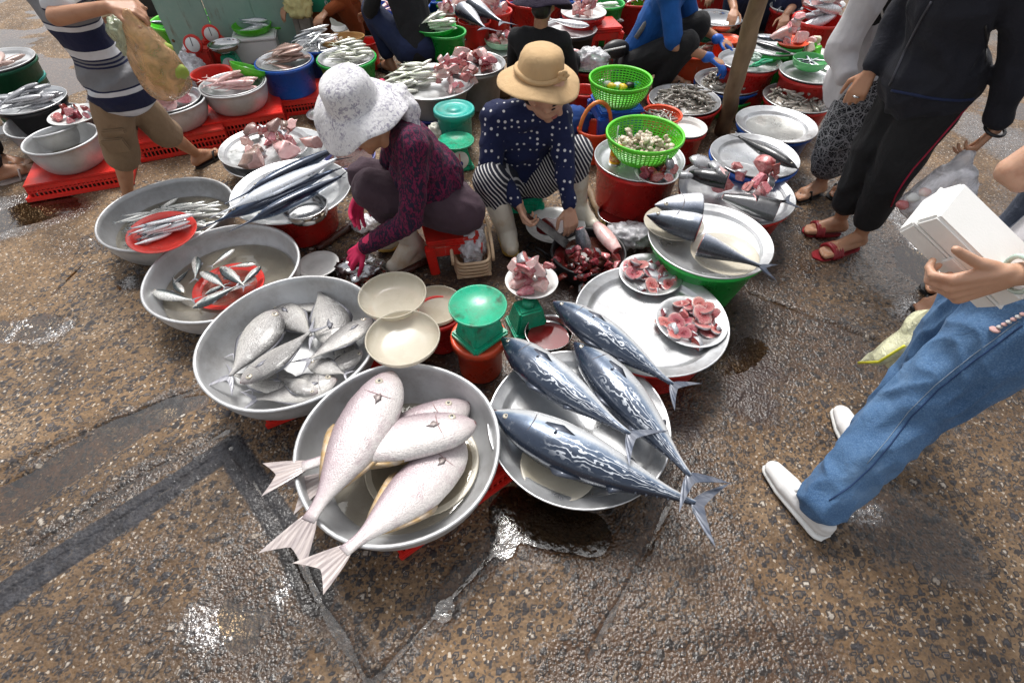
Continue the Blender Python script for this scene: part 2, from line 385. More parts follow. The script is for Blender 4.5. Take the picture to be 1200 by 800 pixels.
def ground_mat():
    m, nt, b = new_mat('wet aggregate concrete'); v = coords(nt, jitter=False)
    def at(n): a = _n(nt, 'ShaderNodeAttribute', attribute_name=n); return a.outputs['Fac']
    n1 = noise(nt, v, 2.2, 6, .65); n2 = noise(nt, v, 38, 5, .7); n3 = noise(nt, v, 150, 3, .7)
    base = ramp(nt, n1, [(.28, (.17, .104, .054)), (.5, (.265, .170, .094)), (.72, (.33, .240, .158))])
    base = mix(nt, ramp(nt, n2, [(.40, 0), (.68, .8)]), base, (.10, .07, .048))
    base = mix(nt, ramp(nt, noise(nt, v, 1.3, 6, .7, .8), [(.50, 0), (.64, .72)]), base, (.085, .060, .042))
    # fine grit
    g = voro(nt, v, 150, 'Color'); sep = _n(nt, 'ShaderNodeSeparateColor'); nt.links.new(g, sep.inputs[0])
    base = mix(nt, ramp(nt, sep.outputs[0], [(.80, 0), (.84, .75)]), base, (.055, .050, .050))
    base = mix(nt, ramp(nt, sep.outputs[1], [(.945, 0), (.965, .7)]), base, (.62, .55, .46))
    g2 = voro(nt, v, 92, 'Color'); sep2 = _n(nt, 'ShaderNodeSeparateColor'); nt.links.new(g2, sep2.inputs[0]); gd = voro(nt, v, 92)
    inside = ramp(nt, gd, [(.28, 1), (.36, 0)])
    base = mix(nt, mth(nt, 'MULTIPLY', inside, ramp(nt, sep2.outputs[0], [(.80, 0), (.82, .7)])), base, ramp(nt, sep2.outputs[1], [(.3, (.05, .05, .056)), (.7, (.09, .09, .10)), (.9, (.30, .26, .22))]))
    # pebbles, each its own tone
    pc = ramp(nt, at('peb'), [(.19, (.040, .040, .045)), (.45, (.06, .063, .075)), (.56, (.15, .115, .085)), (.74, (.27, .20, .135)), (.84, (.085, .085, .10)), (.93, (.55, .51, .45))], 'CONSTANT')
    base = mix(nt, ramp(nt, at('peb'), [(.05, 0), (.19, .9)]), base, pc)
    # smooth grey cement fill
    cem = ramp(nt, noise(nt, v, 26, 5, .7), [(.3, (.022, .024, .030)), (.60, (.065, .068, .080)), (.75, (.13, .11, .09))])
    base = mix(nt, mth(nt, 'MULTIPLY', at('strip'), .95), base, cem)
    wf = mth(nt, 'ADD', at('wet'), mth(nt, 'MULTIPLY', mth(nt, 'SUBTRACT', noise(nt, v, 5, 5, .7), .5), 1.1))
    wr = ramp(nt, wf, [(.0, 0), (.8, 1)])
    dark = mix(nt, 1.0, base, (.27, .205, .15), 'MULTIPLY')
    base = mix(nt, wr, base, dark)
    base = mix(nt, mth(nt, 'MULTIPLY', at('blood'), .72), base, (.026, .012, .010))
    nt.links.new(base, b.inputs['Base Color'])
    r = ramp(nt, noise(nt, v, 9, 4, .65), [(.3, .5), (.65, .8)]); r2 = mix(nt, wr, r, (.40, .40, .40))
    nt.links.new(r2, b.inputs['Roughness']); b.inputs['Specular IOR Level'].default_value = .2
    hgt = mth(nt, 'ADD', mth(nt, 'MULTIPLY', n3, .6), mth(nt, 'MULTIPLY', gd, -1.0))
    hgt = mth(nt, 'ADD', hgt, mth(nt, 'MULTIPLY', n2, .35))
    bump(nt, b, hgt, .6, .006)
    # the film of water lying over the stones, over-reflective in the painted sheen patches
    film_ = ramp(nt, mth(nt, 'ADD', wf, mth(nt, 'MULTIPLY', mth(nt, 'SUBTRACT', noise(nt, v, 60, 3, .6), .5), .8)), [(.40, 0), (.60, 1)])
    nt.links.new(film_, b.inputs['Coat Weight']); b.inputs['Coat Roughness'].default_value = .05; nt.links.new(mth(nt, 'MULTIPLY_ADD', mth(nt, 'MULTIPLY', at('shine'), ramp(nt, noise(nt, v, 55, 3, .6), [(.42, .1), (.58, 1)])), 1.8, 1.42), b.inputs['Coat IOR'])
    cb = _n(nt, 'ShaderNodeBump'); cb.inputs['Strength'].default_value = .75; cb.inputs['Distance'].default_value = .006
    nt.links.new(mth(nt, 'ADD', mth(nt, 'MULTIPLY', noise(nt, v, 120, 2, .5), 1.0), mth(nt, 'MULTIPLY', gd, -.4)), cb.inputs['Height']); nt.links.new(cb.outputs[0], b.inputs['Coat Normal'])
    return m
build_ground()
# ------------------------------------------------------------ shared materials
ALU = M('dull aluminium', (.66, .67, .68), .36, .78, (.46, .47, .48), 6, .35, .72, .16, 34, rv=.12, var=.06, dirt=.4)
ALU2 = M('worn aluminium basin', (.58, .59, .60), .5, .45, (.40, .40, .40), 5, .35, .75, .2, 26, rv=.14, var=.08, dirt=.4)
STEEL = M('stainless steel', (.66, .66, .66), .16, 1, (.55, .55, .55), 9, rv=.07)
RED = M('red plastic', (.74, .030, .020), .34, 0, (.50, .020, .015), 5, .45, .75, .05, 30, var=.10, dirt=.5)
REDT = M('deep red tub plastic', (.70, .026, .022), .3, 0, (.44, .016, .016), 5, .4, .75, .05, 30, var=.12, dirt=.5)
ORNG = M('orange red plastic', (.85, .10, .035), .32, 0, (.66, .07, .025), 5, .45, .75, .04, 30, dirt=.5)
GREEN = M('green plastic', (.018, .50, .075), .33, 0, (.012, .34, .05), 5, .4, .75, .04, 30, var=.1, dirt=.5)
LIME = M('lime plastic', (.11, .62, .025), .35, 0, (.07, .48, .02), 6, .45, .75, .03, 30, var=.08, dirt=.5)
BLUE = M('blue plastic', (.012, .12, .55), .33, 0, (.010, .08, .38), 5, .4, .75, .04, 30, var=.1, dirt=.5)
NAVYP = M('dark blue plastic', (.012, .035, .26), .35, 0, (.008, .02, .15), 5)
TEAL = M('teal plastic', (.02, .40, .34), .33, 0, (.014, .27, .23), 5, .45, .75, .04, 30, dirt=.5)
SCALEG = M('green scale enamel', (.008, .40, .22), .28, 0, (.03, .12, .07), 16, .58, .70, .06, 40, dirt=.5)
LAV = M('lavender plastic', (.26, .27, .58), .4, 0, (.2, .2, .45), 5)
MILK = M('milky plastic', (.66, .61, .50), .28, 0, (.58, .52, .40), 4, .4, .7, .03, 30, var=.06, alpha=.62)
WHITE = M('white plastic', (.78, .78, .76), .3, 0, (.66, .66, .63), 5, var=.05)
FOAM = M('white foam', (.84, .84, .82), .55, 0, (.80, .80, .77), 6, .4, .7, .12, 220)
BLACKP = M('black plastic', (.018, .018, .02), .4, 0, (.03, .03, .03), 6)
DARKW = M('dark bloody wood', (.045, .020, .014), .25, 0, (.09, .03, .022), 14, .35, .7, .3, 50)
WOOD = M('weathered wood', (.27, .185, .105), .6, 0, (.14, .088, .05), 10, .35, .65, .5, 46, stretch=(1, 1, .08), rv=.1)
RATTAN = M('beige wicker', (.72, .54, .36), .5, 0, (.58, .40, .24), 20)
BLOODW = M('bloody water', (.16, .012, .012), .05, 0, (.10, .008, .008), 6, spec=.8)
WATERM = None
def water_mat(name, tint, fac):                    # water in a basin: tinted, reflecting, see-through
    if name in MATS: return MATS[name]
    m, nt, b = new_mat(name); nt.nodes.remove(b); out = nt.nodes['Material Output']
    tr = _n(nt, 'ShaderNodeBsdfTransparent'); tr.inputs[0].default_value = rgba(tint)
    df = _n(nt, 'ShaderNodeBsdfDiffuse'); df.inputs[0].default_value = rgba(fac[:3])
    gl = _n(nt, 'ShaderNodeBsdfGlossy'); gl.inputs['Roughness'].default_value = .05
    fr = _n(nt, 'ShaderNodeFresnel'); fr.inputs[0].default_value = 1.5
    m1 = _n(nt, 'ShaderNodeMixShader'); m1.inputs[0].default_value = fac[3]; m2 = _n(nt, 'ShaderNodeMixShader')
    nt.links.new(tr.outputs[0], m1.inputs[1]); nt.links.new(df.outputs[0], m1.inputs[2])
    nt.links.new(fr.outputs[0], m2.inputs[0]); nt.links.new(m1.outputs[0], m2.inputs[1]); nt.links.new(gl.outputs[0], m2.inputs[2]); nt.links.new(m2.outputs[0], out.inputs[0])
    bm_ = _n(nt, 'ShaderNodeBump'); bm_.inputs['Strength'].default_value = .3; bm_.inputs['Distance'].default_value = .004
    nt.links.new(noise(nt, coords(nt), 14, 3), bm_.inputs['Height']); nt.links.new(bm_.outputs[0], gl.inputs['Normal'])
    return m
CLEARW = water_mat('clear water', (.92, .91, .88), (.4, .4, .38, .05))
MURK = water_mat('cloudy fish water', (.86, .82, .74), (.36, .32, .25, .24))
def film(name, col, a, rough=.12):                 # thin plastic film: see-through, letting light glow through, with shiny creases
    if name in MATS: return MATS[name]
    m, nt, b = new_mat(name); nt.nodes.remove(b); out = nt.nodes['Material Output']; v = coords(nt)
    n = noise(nt, v, 16, 4, .6, .8); cr = mth(nt, 'ABSOLUTE', mth(nt, 'SUBTRACT', noise(nt, v, 20, 4, .6, 1.6), .5))
    bm_ = _n(nt, 'ShaderNodeBump'); bm_.inputs['Strength'].default_value = 1.0; bm_.inputs['Distance'].default_value = .012; nt.links.new(cr, bm_.inputs['Height'])
    tr = _n(nt, 'ShaderNodeBsdfTransparent'); df = _n(nt, 'ShaderNodeBsdfDiffuse'); tl = _n(nt, 'ShaderNodeBsdfTranslucent'); gl = _n(nt, 'ShaderNodeBsdfGlossy'); gl.inputs['Roughness'].default_value = rough
    for q_ in (df, tl): q_.inputs[0].default_value = rgba(col); nt.links.new(bm_.outputs[0], q_.inputs['Normal'])
    nt.links.new(bm_.outputs[0], gl.inputs['Normal']); m1, m2, m3 = [_n(nt, 'ShaderNodeMixShader') for _ in range(3)]; m1.inputs[0].default_value = .15
    nt.links.new(df.outputs[0], m1.inputs[1]); nt.links.new(tl.outputs[0], m1.inputs[2]); nt.links.new(ramp(nt, n, [(.35, a*.65), (.62, min(1, a*1.5))]), m2.inputs[0]); nt.links.new(tr.outputs[0], m2.inputs[1]); nt.links.new(m1.outputs[0], m2.inputs[2])
    fr = _n(nt, 'ShaderNodeFresnel'); fr.inputs[0].default_value = 1.6; nt.links.new(bm_.outputs[0], fr.inputs['Normal']); nt.links.new(fr.outputs[0], m3.inputs[0]); nt.links.new(m2.outputs[0], m3.inputs[1]); nt.links.new(gl.outputs[0], m3.inputs[2]); nt.links.new(m3.outputs[0], out.inputs[0])
    return m
BAGW = film('clear plastic bag', (.93, .93, .96), .60)
BAGV = film('violet white bag', (.98, .96, 1.0), .66)

# ------------------------------------------------------------ containers (origin at the bottom centre)
def put(name, label, cat, x, y, z, me, mat, group=None, rot=(0, 0, 0)):
    return tag(ob(name, me, mat, None, (x, y, z), rot), label, cat, group)
def basin_prof(r, h, bot=.62, t=.004, lip=.012, curve=.5):
    pr = [(0, t)]; rb = r*bot; n = 9
    for i in range(n+1):
        s = i/n; pr.append((rb*.94+(r-lip-rb*.94)*(1-(1-s)**(1.6))**.9 if False else rb*.92+(r-lip-rb*.92)*math.sin(s*math.pi/2)**(curve*1.3), t+(h-t)*(s**1.25)))
    pr += [(r-lip*.4, h+.003), (r, h), (r+.001, h-.006), (r-lip*.5, h-.009)]
    for i in range(n, -1, -1):
        s = i/n; pr.append((rb*.92+.004+(r-lip-rb*.92)*math.sin(s*math.pi/2)**(curve*1.3), (h-.012)*(s**1.25)))
    pr.append((0, 0)); return pr
def tray_prof(r, h=.035, rimw=.19, t=.004):
    i = r*(1-rimw)
    return [(0, t), (i*.9, t+.001), (i*.96, t+.006), (i, h*.62), (i*1.02, h*.72), (r*.975, h*.93), (r*.99, h+.002), (r, h-.001), (r*.995, h-.005), (i*1.02, h*.72-.005), (i*.97, h*.4), (i*.94, 0), (0, 0)]
def tub_prof(r, h, bot=.76, t=.004, lip=.014):
    rb = r*bot
    return [(0, t+.002), (rb*.93, t+.002), (rb*.985, t+.012), (r-lip-.002, h-.012), (r-lip, h-.003), (r-lip*.6, h), (r-.002, h), (r, h-.004), (r, h-.016), (r-.003, h-.018), (r-lip, h-.017), (rb+.002, .012), (rb*.97, 0), (0, 0)]
def plate_prof(r, h=.03, t=.003):
    return [(0, t), (r*.58, t), (r*.68, t+.004), (r*.78, h*.6), (r*.98, h), (r, h-.001), (r*.985, h-.004), (r*.79, h*.6-.004), (r*.68, .001), (0, 0)]
def bowl_prof(r, h, bot=.55, t=.003):
    rb = r*bot; pr = [(0, t)]
    for i in range(7): s = i/6; pr.append((rb+(r-rb)*math.sin(s*math.pi/2)**.75-.002, t+(h-t)*s**1.3))
    pr += [(r, h), (r+.003, h-.002), (r, h-.005)]
    for i in range(5, -1, -1): s = i/6; pr.append((rb+.001+(r-rb)*math.sin(s*math.pi/2)**.75, (h-.003)*s**1.3))
    return pr+[(0, 0)]
def q(*a): return tuple(round(x, 3) for x in a)
def basin(label, z, h, pts, mat=None, bot=.66, group=None, xyr=None, name='basin', wob=.011):
    x, y, r = xyr or rim(z, *pts)
    o = put(name, label, 'basin', x, y, z-h, lathe(('basin', q(r, h, bot, wob)), basin_prof(r, h, bot), 64, wob), mat or ALU2, group, (0, 0, rnd.random()*6))
    return dict(o=o, x=x, y=y, r=r, z=z-h+.005, top=z, rb=r*bot)
def tray(label, z, pts, mat=None, h=.035, rimw=.19, group=None, xyr=None, name='tray', wob=.004):
    x, y, r = xyr or rim(z, *pts)
    o = put(name, label, 'tray', x, y, z-h, lathe(('tray', q(r, h, rimw, wob)), tray_prof(r, h, rimw), 64, wob), mat or ALU, group, (0, 0, rnd.random()*6))
    return dict(o=o, x=x, y=y, r=r, z=z-h+.005, top=z, rb=r*(1-rimw)*.9)
def tub(label, z, h, pts, mat, bot=.76, group=None, xyr=None, name='tub', cat='tub'):
    x, y, r = xyr or rim(z, *pts)
    o = put(name, label, cat, x, y, z-h, lathe(('tub', q(r, h, bot)), tub_prof(r, h, bot), 56), mat, group)
    return dict(o=o, x=x, y=y, r=r, z=z-h+.007, top=z, rb=r*bot)
def plate(label, z, pts, mat=None, h=.03, group=None, xyr=None, name='plate', cat='plate'):
    x, y, r = xyr or rim(z, *pts)
    o = put(name, label, cat, x, y, z-h, lathe(('plate', q(r, h)), plate_prof(r, h), 48), mat or MILK, group)
    return dict(o=o, x=x, y=y, r=r, z=z-h+.004, top=z, rb=r*.66)
def bowl(label, z, h, pts, mat=None, group=None, xyr=None, bot=.55, name='bowl', cat='bowl'):
    x, y, r = xyr or rim(z, *pts)
    o = put(name, label, cat, x, y, z-h, lathe(('bowl', q(r, h, bot)), bowl_prof(r, h, bot), 48), mat or STEEL, group)
    return dict(o=o, x=x, y=y, r=r, z=z-h+.004, top=z, rb=r*bot)
def fill(d, dz, mat, name='water', rr=None):       # a liquid surface inside a container, its child
    rr = rr or d['r']*.9
    return ob(name, lathe(('fill', q(rr)), [(0, .001), (rr, 0)], 48), mat, d['o'], (0, 0, dz))
def crate(label, x, y, z, sx, sy, h, rz=0, mat=None, group='red slotted crates turned upside down under the basins'):
    mat = mat or RED; t = thing('crate', label, 'crate', (x, y, z), (0, 0, rz), group)
    ob('top_panel', boxes('top_panel', [((0, 0, h-.006), (sx, sy, .012))], .004), mat, t)
    fr = []
    for s in (-1, 1):
        fr += [((0, s*(sy/2+.004), .012), (sx+.05, .016, .024)), ((s*(sx/2+.012), 0, .012), (.016, sy+.02, .0235)), ((0, s*(sy/2-.006), h-.026), (sx-.004, .010, .026)), ((s*(sx/2-.006), 0, h-.0262), (.010, sy-.003, .026))]
    ob('rim', boxes('rim', fr, .003), mat, t)
    ns = max(6, int(sx/.022))
    sl_ = from_bm('slat', lambda bm: box_bm(bm, (0, 0, 0), (.008, .007, h-.05)))
    for s in (-1, 1):
        for i in range(ns+1): ob('slat', sl_, mat, t, (-sx/2+.005+(sx-.01)*i/ns, s*(sy/2-.003), h/2-.004), (s*.06, 0, 0))
        n2 = max(4, int(sy/.022))
        for i in range(1, n2): ob('slat', sl_, mat, t, (s*(sx/2-.003), -sy/2+.005+(sy-.01)*i/n2, h/2-.004), (0, -s*.06, math.pi/2))
    ob('mid_rail', boxes('mid_rail', [((0, s*(sy/2-.002), h*.5), (sx, .006, .01)) for s in (-1, 1)], .001), mat, t)
    return t
def basket(label, z, h, pts, mat, bot=.62, group=None, xyr=None, rows=9, ribs=44):
    x, y, r = xyr or rim(z, *pts); rb = r*bot
    t = thing('basket', label, 'basket', (x, y, z-h), group=group)
    pr = [(r-.012, h-.004), (r-.008, h), (r-.002, h+.001), (r, h-.003), (r, h-.014), (r-.004, h-.017), (r-.011, h-.016), (r-.012, h-.004)]
    ob('rim', lathe(('brim', q(r, h)), pr, 56), mat, t)
    def rad(s): return rb+(r-.011-rb)*math.sin(s*math.pi/2)**.8
    V = []; F = []
    def add(v, f):
        o = len(V); V.extend(v); F.extend([tuple(i+o for i in k) for k in f])
    def strip(pts, wv, nv):                         # a flat bar along pts
        n = len(pts); v = []
        for p, w_, nn in zip(pts, wv, nv):
            p = Vector(p); w_ = Vector(w_); nn = Vector(nn); v += [p-w_-nn, p+w_-nn, p+w_+nn, p-w_+nn]
        f = []
        for i in range(n-1):
            for k in range(4): a = i*4+k; b = i*4+(k+1) % 4; f.append((a, b, b+4, a+4))
        add(v, f)
    for i in range(ribs):
        a = 2*math.pi*i/ribs; c, s_ = math.cos(a), math.sin(a); pp = []
        for k in range(8): s = k/7; pp.append((rad(s)*c, rad(s)*s_, .004+(h-.012)*s**1.25))
        strip(pp, [(-s_*.0035, c*.0035, 0)]*8, [(c*.0012, s_*.0012, .0004)]*8)
    for k in range(1, rows):
        s = k/rows; R0 = rad(s); zz = .004+(h-.012)*s**1.25; wv = .0034; pp = []; n = 45
        pp = [(R0*math.cos(2*math.pi*i/(n-1)), R0*math.sin(2*math.pi*i/(n-1)), zz) for i in range(n)]
        strip(pp, [(p[0]/R0*wv*.4, p[1]/R0*wv*.4, wv) for p in pp], [(p[0]/R0*.0014, p[1]/R0*.0014, -.0005) for p in pp])
    ob('mesh_wall', mesh('mesh_wall', V, F, smooth=False), mat, t)
    ob('base', lathe(('bbase', q(rb)), [(0, .004), (rb+.004, .004), (rb+.006, .012), (rb+.008, .012), (rb+.008, 0), (0, 0)], 44), mat, t)
    return dict(o=t, x=x, y=y, r=r, z=z-h+.005, top=z, rb=rb)
def stool(label, x, y, z, mat, s=.27, h=.23, rz=0, name='stool'):
    t = thing(name, label, 'stool', (x, y, z), (0, 0, rz))
    ob('seat', boxes('seat', [((0, 0, h-.010), (s, s, .020)), ((0, 0, h-.03), (s*.98, s*.98, .022))], .008), mat, t)
    for a in (-1, 1):
        for b in (-1, 1):
            me = from_bm('leg', lambda bm: box_bm(bm, (0, 0, 0), (.045, .045, h-.03), None, .006))
            ob('leg', me, mat, t, (a*s*.43, b*s*.43, (h-.036)/2), (-b*.08, a*.08, 0))
    ap = []
    for k in (-1, 1): ap += [((0, k*s*.475, h-.065), (s*.8, .006, .05)), ((k*s*.475, 0, h-.0652), (.006, s*.8, .05))]
    ob('apron', boxes('apron', ap, .002), mat, t)
    return t
def spring_scale(label, x, y, z, rz=0, pan='plate', s=1.0, mat=None, dial=True, green=False):
    mat = mat or SCALEG; t = thing('kitchen_scale', label, 'scale', (x, y, z), (0, 0, rz)); H = .135*s
    def body(bm):
        box_bm(bm, (0, 0, .014*s), (.175*s, .155*s, .028*s), None, .008*s)
        r = bmesh.ops.create_cube(bm, size=1)
        for v in r['verts']:
            k = 1 if v.co.z < 0 else .70; v.co = Vector((v.co.x*.155*s*k, v.co.y*.135*s*k, .024*s+(v.co.z+.5)*(H-.02*s)))
        bmesh.ops.bevel(bm, geom=list({e for v in r['verts'] for e in v.link_edges}), offset=.009*s, segments=2, affect='EDGES')
    ob('body', from_bm('body', body), mat, t)
    ob('neck', lathe(('neck', q(s)), [(0, .03*s), (.028*s, .03*s), (.03*s, 0), (0, 0)], 20), mat, t, (0, 0, H))
    if dial:
        d = ob('dial', lathe(('dial', q(s)), [(0, .004), (.052*s, .004), (.055*s, .002), (.055*s, 0), (0, 0)], 32), WHITE, t, (0, -.0595*s, .072*s), (math.pi/2-.20, 0, 0))
        ob('pointer', boxes('pointer', [((0, .018*s, .006), (.004, .05*s, .002))], .0005), RED, d)
        ob('badge', lathe(('badge', q(s)), [(0, .0016), (.016*s, .0016), (.016*s, 0), (0, 0)], 20), GREEN if green else NAVYP, d, (0, -.02*s, .0042))
    if pan == 'plate': ob('weighing_plate', lathe(('wplate', q(s)), [(0, .004), (.098*s, .004), (.105*s, .012), (.110*s, .012), (.108*s, 0), (.095*s, 0), (0, -.002)], 44), mat, t, (0, 0, H+.028*s))
    elif pan == 'bowl': ob('weighing_bowl', lathe(('wbowl', q(s)), bowl_prof(.125*s, .055*s), 44), STEEL, t, (0, 0, H+.028*s))
    return t, H+.028*s
def lidded_bucket(label, z, h, pts, mat, xyr=None, bot=.82, name='bucket'):
    x, y, r = xyr or rim(z, *pts); t = thing(name, label, 'bucket', (x, y, z-h))
    ob('pail', lathe(('pail', q(r, h, bot)), tub_prof(r, h, bot), 48), mat, t)
    ob('lid', lathe(('lid', q(r)), [(0, .018), (r*.35, .018), (r*.37, .012), (r*.86, .012), (r*.9, .02), (r*1.02, .02), (r*1.05, .014), (r*1.05, -.012), (r*1.03, -.012), (r*1.03, .004), (0, .004)], 48), mat, t, (0, 0, h-.004))
    return dict(o=t, x=x, y=y, r=r, top=z+.012)
# ------------------------------------------------------------ fish
def fish_mat(name, stops, metal=.35, rough=.25, pat=None, var=.12, coat=.5, spots=None, scales=0):
    m, nt, b = new_mat(name)
    t = _n(nt, 'ShaderNodeTexCoord'); s = _n(nt, 'ShaderNodeSeparateXYZ'); nt.links.new(t.outputs['UV'], s.inputs[0])
    u, v = s.outputs[0], s.outputs[1]; oc = coords(nt)
    nz = noise(nt, oc, 9, 5, .65)
    vv = mth(nt, 'ADD', v, mth(nt, 'MULTIPLY', mth(nt, 'SUBTRACT', nz, .5), .16))
    col = ramp(nt, vv, stops)
    if pat: col = pat(nt, u, v, col, oc)
    if spots: col = mix(nt, ramp(nt, noise(nt, oc, spots[1], 4, .7), [(.52, 0), (.72, spots[2])]), col, spots[0])
    if scales:
        mq = _n(nt, 'ShaderNodeMapping'); mq.inputs['Scale'].default_value = (1.0, .55, 1); nt.links.new(t.outputs['UV'], mq.inputs[0])
        col = mix(nt, 1, col, ramp(nt, voro(nt, mq.outputs[0], scales), [(.25, 1.0), (.7, .84)]), 'MULTIPLY')
        col = mix(nt, mth(nt, 'MULTIPLY', ramp(nt, u, [(.0, .8), (.13, .0)]), .7), col, (.34, .27, .27))
    nt.links.new(vary(nt, col, var), b.inputs['Base Color'])
    nt.links.new(ramp(nt, noise(nt, oc, 24, 4), [(.3, rough*.6), (.7, rough*1.5)]), b.inputs['Roughness'])
    b.inputs['Metallic'].default_value = metal; b.inputs['Coat Weight'].default_value = coat; b.inputs['Coat Roughness'].default_value = .12
    if scales:
        mp = _n(nt, 'ShaderNodeMapping'); mp.inputs['Scale'].default_value = (1.0, .55, 1); nt.links.new(t.outputs['UV'], mp.inputs[0])
        bump(nt, b, mth(nt, 'ADD', voro(nt, mp.outputs[0], scales), mth(nt, 'MULTIPLY', noise(nt, oc, 5, 3), 2)), .3, .005)
    else: bump(nt, b, noise(nt, oc, 60, 3), .12, .004)
    return m
def pat_bonito(nt, u, v, col, oc):
    cx = _n(nt, 'ShaderNodeCombineXYZ'); nt.links.new(mth(nt, 'MULTIPLY', u, 9), cx.inputs[0]); nt.links.new(mth(nt, 'MULTIPLY', v, 5), cx.inputs[1]); oi = _n(nt, 'ShaderNodeObjectInfo'); nt.links.new(mth(nt, 'MULTIPLY', oi.outputs['Random'], 40), cx.inputs[2])
    nz = noise(nt, cx.outputs[0], 1.5, 2, .5)
    w_ = mth(nt, 'SINE', mth(nt, 'ADD', mth(nt, 'MULTIPLY', v, 62), mth(nt, 'ADD', mth(nt, 'MULTIPLY', nz, 22), mth(nt, 'MULTIPLY', u, 14))))
    line = ramp(nt, w_, [(.56, 0), (.70, 1)])
    band = mth(nt, 'MULTIPLY', ramp(nt, v, [(.46, 0), (.54, 1), (.83, 1), (.93, 0)]), ramp(nt, u, [(.30, 0), (.42, 1), (.93, 1), (.99, 0)]))
    brk = ramp(nt, noise(nt, cx.outputs[0], 3.1, 3), [(.26, 0), (.36, 1)])
    col = mix(nt, mth(nt, 'MULTIPLY', mth(nt, 'MULTIPLY', line, band), brk), col, (.66, .70, .76))
    # pale blotchy scratches on the head and shoulder
    return mix(nt, mth(nt, 'MULTIPLY', ramp(nt, noise(nt, oc, 26, 4, .75), [(.58, 0), (.68, .6)]), ramp(nt, u, [(.1, .5), (.42, .15)])), col, (.55, .58, .62))
def pat_lines(nt, u, v, col, oc):
    w_ = mth(nt, 'SINE', mth(nt, 'MULTIPLY', v, 60)); return mix(nt, ramp(nt, w_, [(.5, 0), (.9, .22)]), col, (.12, .12, .13))
BONITO = fish_mat('bonito skin', [(.0, (.74, .74, .74)), (.34, (.66, .68, .70)), (.45, (.24, .30, .39)), (.56, (.075, .115, .185)), (.78, (.028, .042, .072))], .30, .22, pat_bonito, .06)
PALE = fish_mat('pale pink skin', [(.0, (.68, .64, .61)), (.3, (.63, .57, .56)), (.62, (.55, .47, .48)), (.85, (.40, .32, .34)), (1, (.28, .21, .23))], .06, .30, None, .05, .4, ((.40, .28, .31), 10, .65), 90)
GREYF = fish_mat('silver grey skin', [(.0, (.60, .58, .54)), (.3, (.44, .42, .40)), (.6, (.31, .295, .285)), (.9, (.14, .135, .13))], .06, .30, pat_lines, .18, .3, ((.70, .70, .68), 9, .6), 70)
MACK = fish_mat('scad skin', [(.0, (.76, .75, .70)), (.46, (.70, .70, .66)), (.56, (.34, .38, .36)), (.66, (.085, .11, .11)), (1, (.05, .06, .065))], .3, .26, None, .12)
SARD = fish_mat('sardine skin', [(.0, (.80, .80, .80)), (.48, (.74, .75, .77)), (.58, (.20, .24, .30)), (.72, (.05, .07, .10)), (1, (.04, .05, .07))], .45, .22, None, .12)
NEED = fish_mat('billfish skin', [(.0, (.74, .76, .79)), (.50, (.62, .67, .74)), (.62, (.17, .26, .40)), (.8, (.05, .09, .17)), (1, (.010, .016, .035))], .35, .22, None, .15)
BLACKF = fish_mat('black fish skin', [(.0, (.20, .20, .21)), (.35, (.07, .07, .075)), (.6, (.018, .018, .02)), (1, (.010, .010, .012))], .2, .22, None, .1)
TUNA = fish_mat('tuna skin', [(.0, (.74, .74, .76)), (.55, (.62, .64, .68)), (.70, (.30, .33, .40)), (.86, (.06, .075, .10)), (1, (.025, .03, .04))], .25, .26, None, .08)
BROWNF = fish_mat('brown flat fish skin', [(.0, (.46, .30, .25)), (.4, (.34, .21, .17)), (1, (.20, .12, .10))], .05, .3, None, .25, .5, ((.55, .42, .38), 16, .6))
GREENF = fish_mat('greenish fish skin', [(.0, (.72, .72, .64)), (.42, (.55, .57, .45)), (.6, (.18, .22, .13)), (1, (.07, .09, .05))], .2, .28, None, .2)
FIN = M('grey fin', (.30, .30, .33), .4, .1, (.16, .16, .19), 40, stretch=(.15, 1, 1), coat=.3)
FIND = M('dark fin', (.06, .075, .11), .35, .2, (.16, .17, .20), 30, stretch=(.2, 1, 1), coat=.3)
FINP = M('pale fin', (.40, .34, .32), .4, 0, (.22, .18, .18), 60, stretch=(.12, 1, 1), coat=.3)
FINY = M('amber fin', (.55, .36, .16), .4, 0, (.62, .50, .38), 24, coat=.3)
EYEW = M('fish eye', (.62, .56, .46), .12, .2, (.5, .45, .35), 8, coat=.6)
EYEB = M('fish pupil', (.008, .008, .010), .06, 0, coat=.8)
GILL = M('gill slit', (.10, .09, .10), .4, 0, (.22, .2, .2), 10)

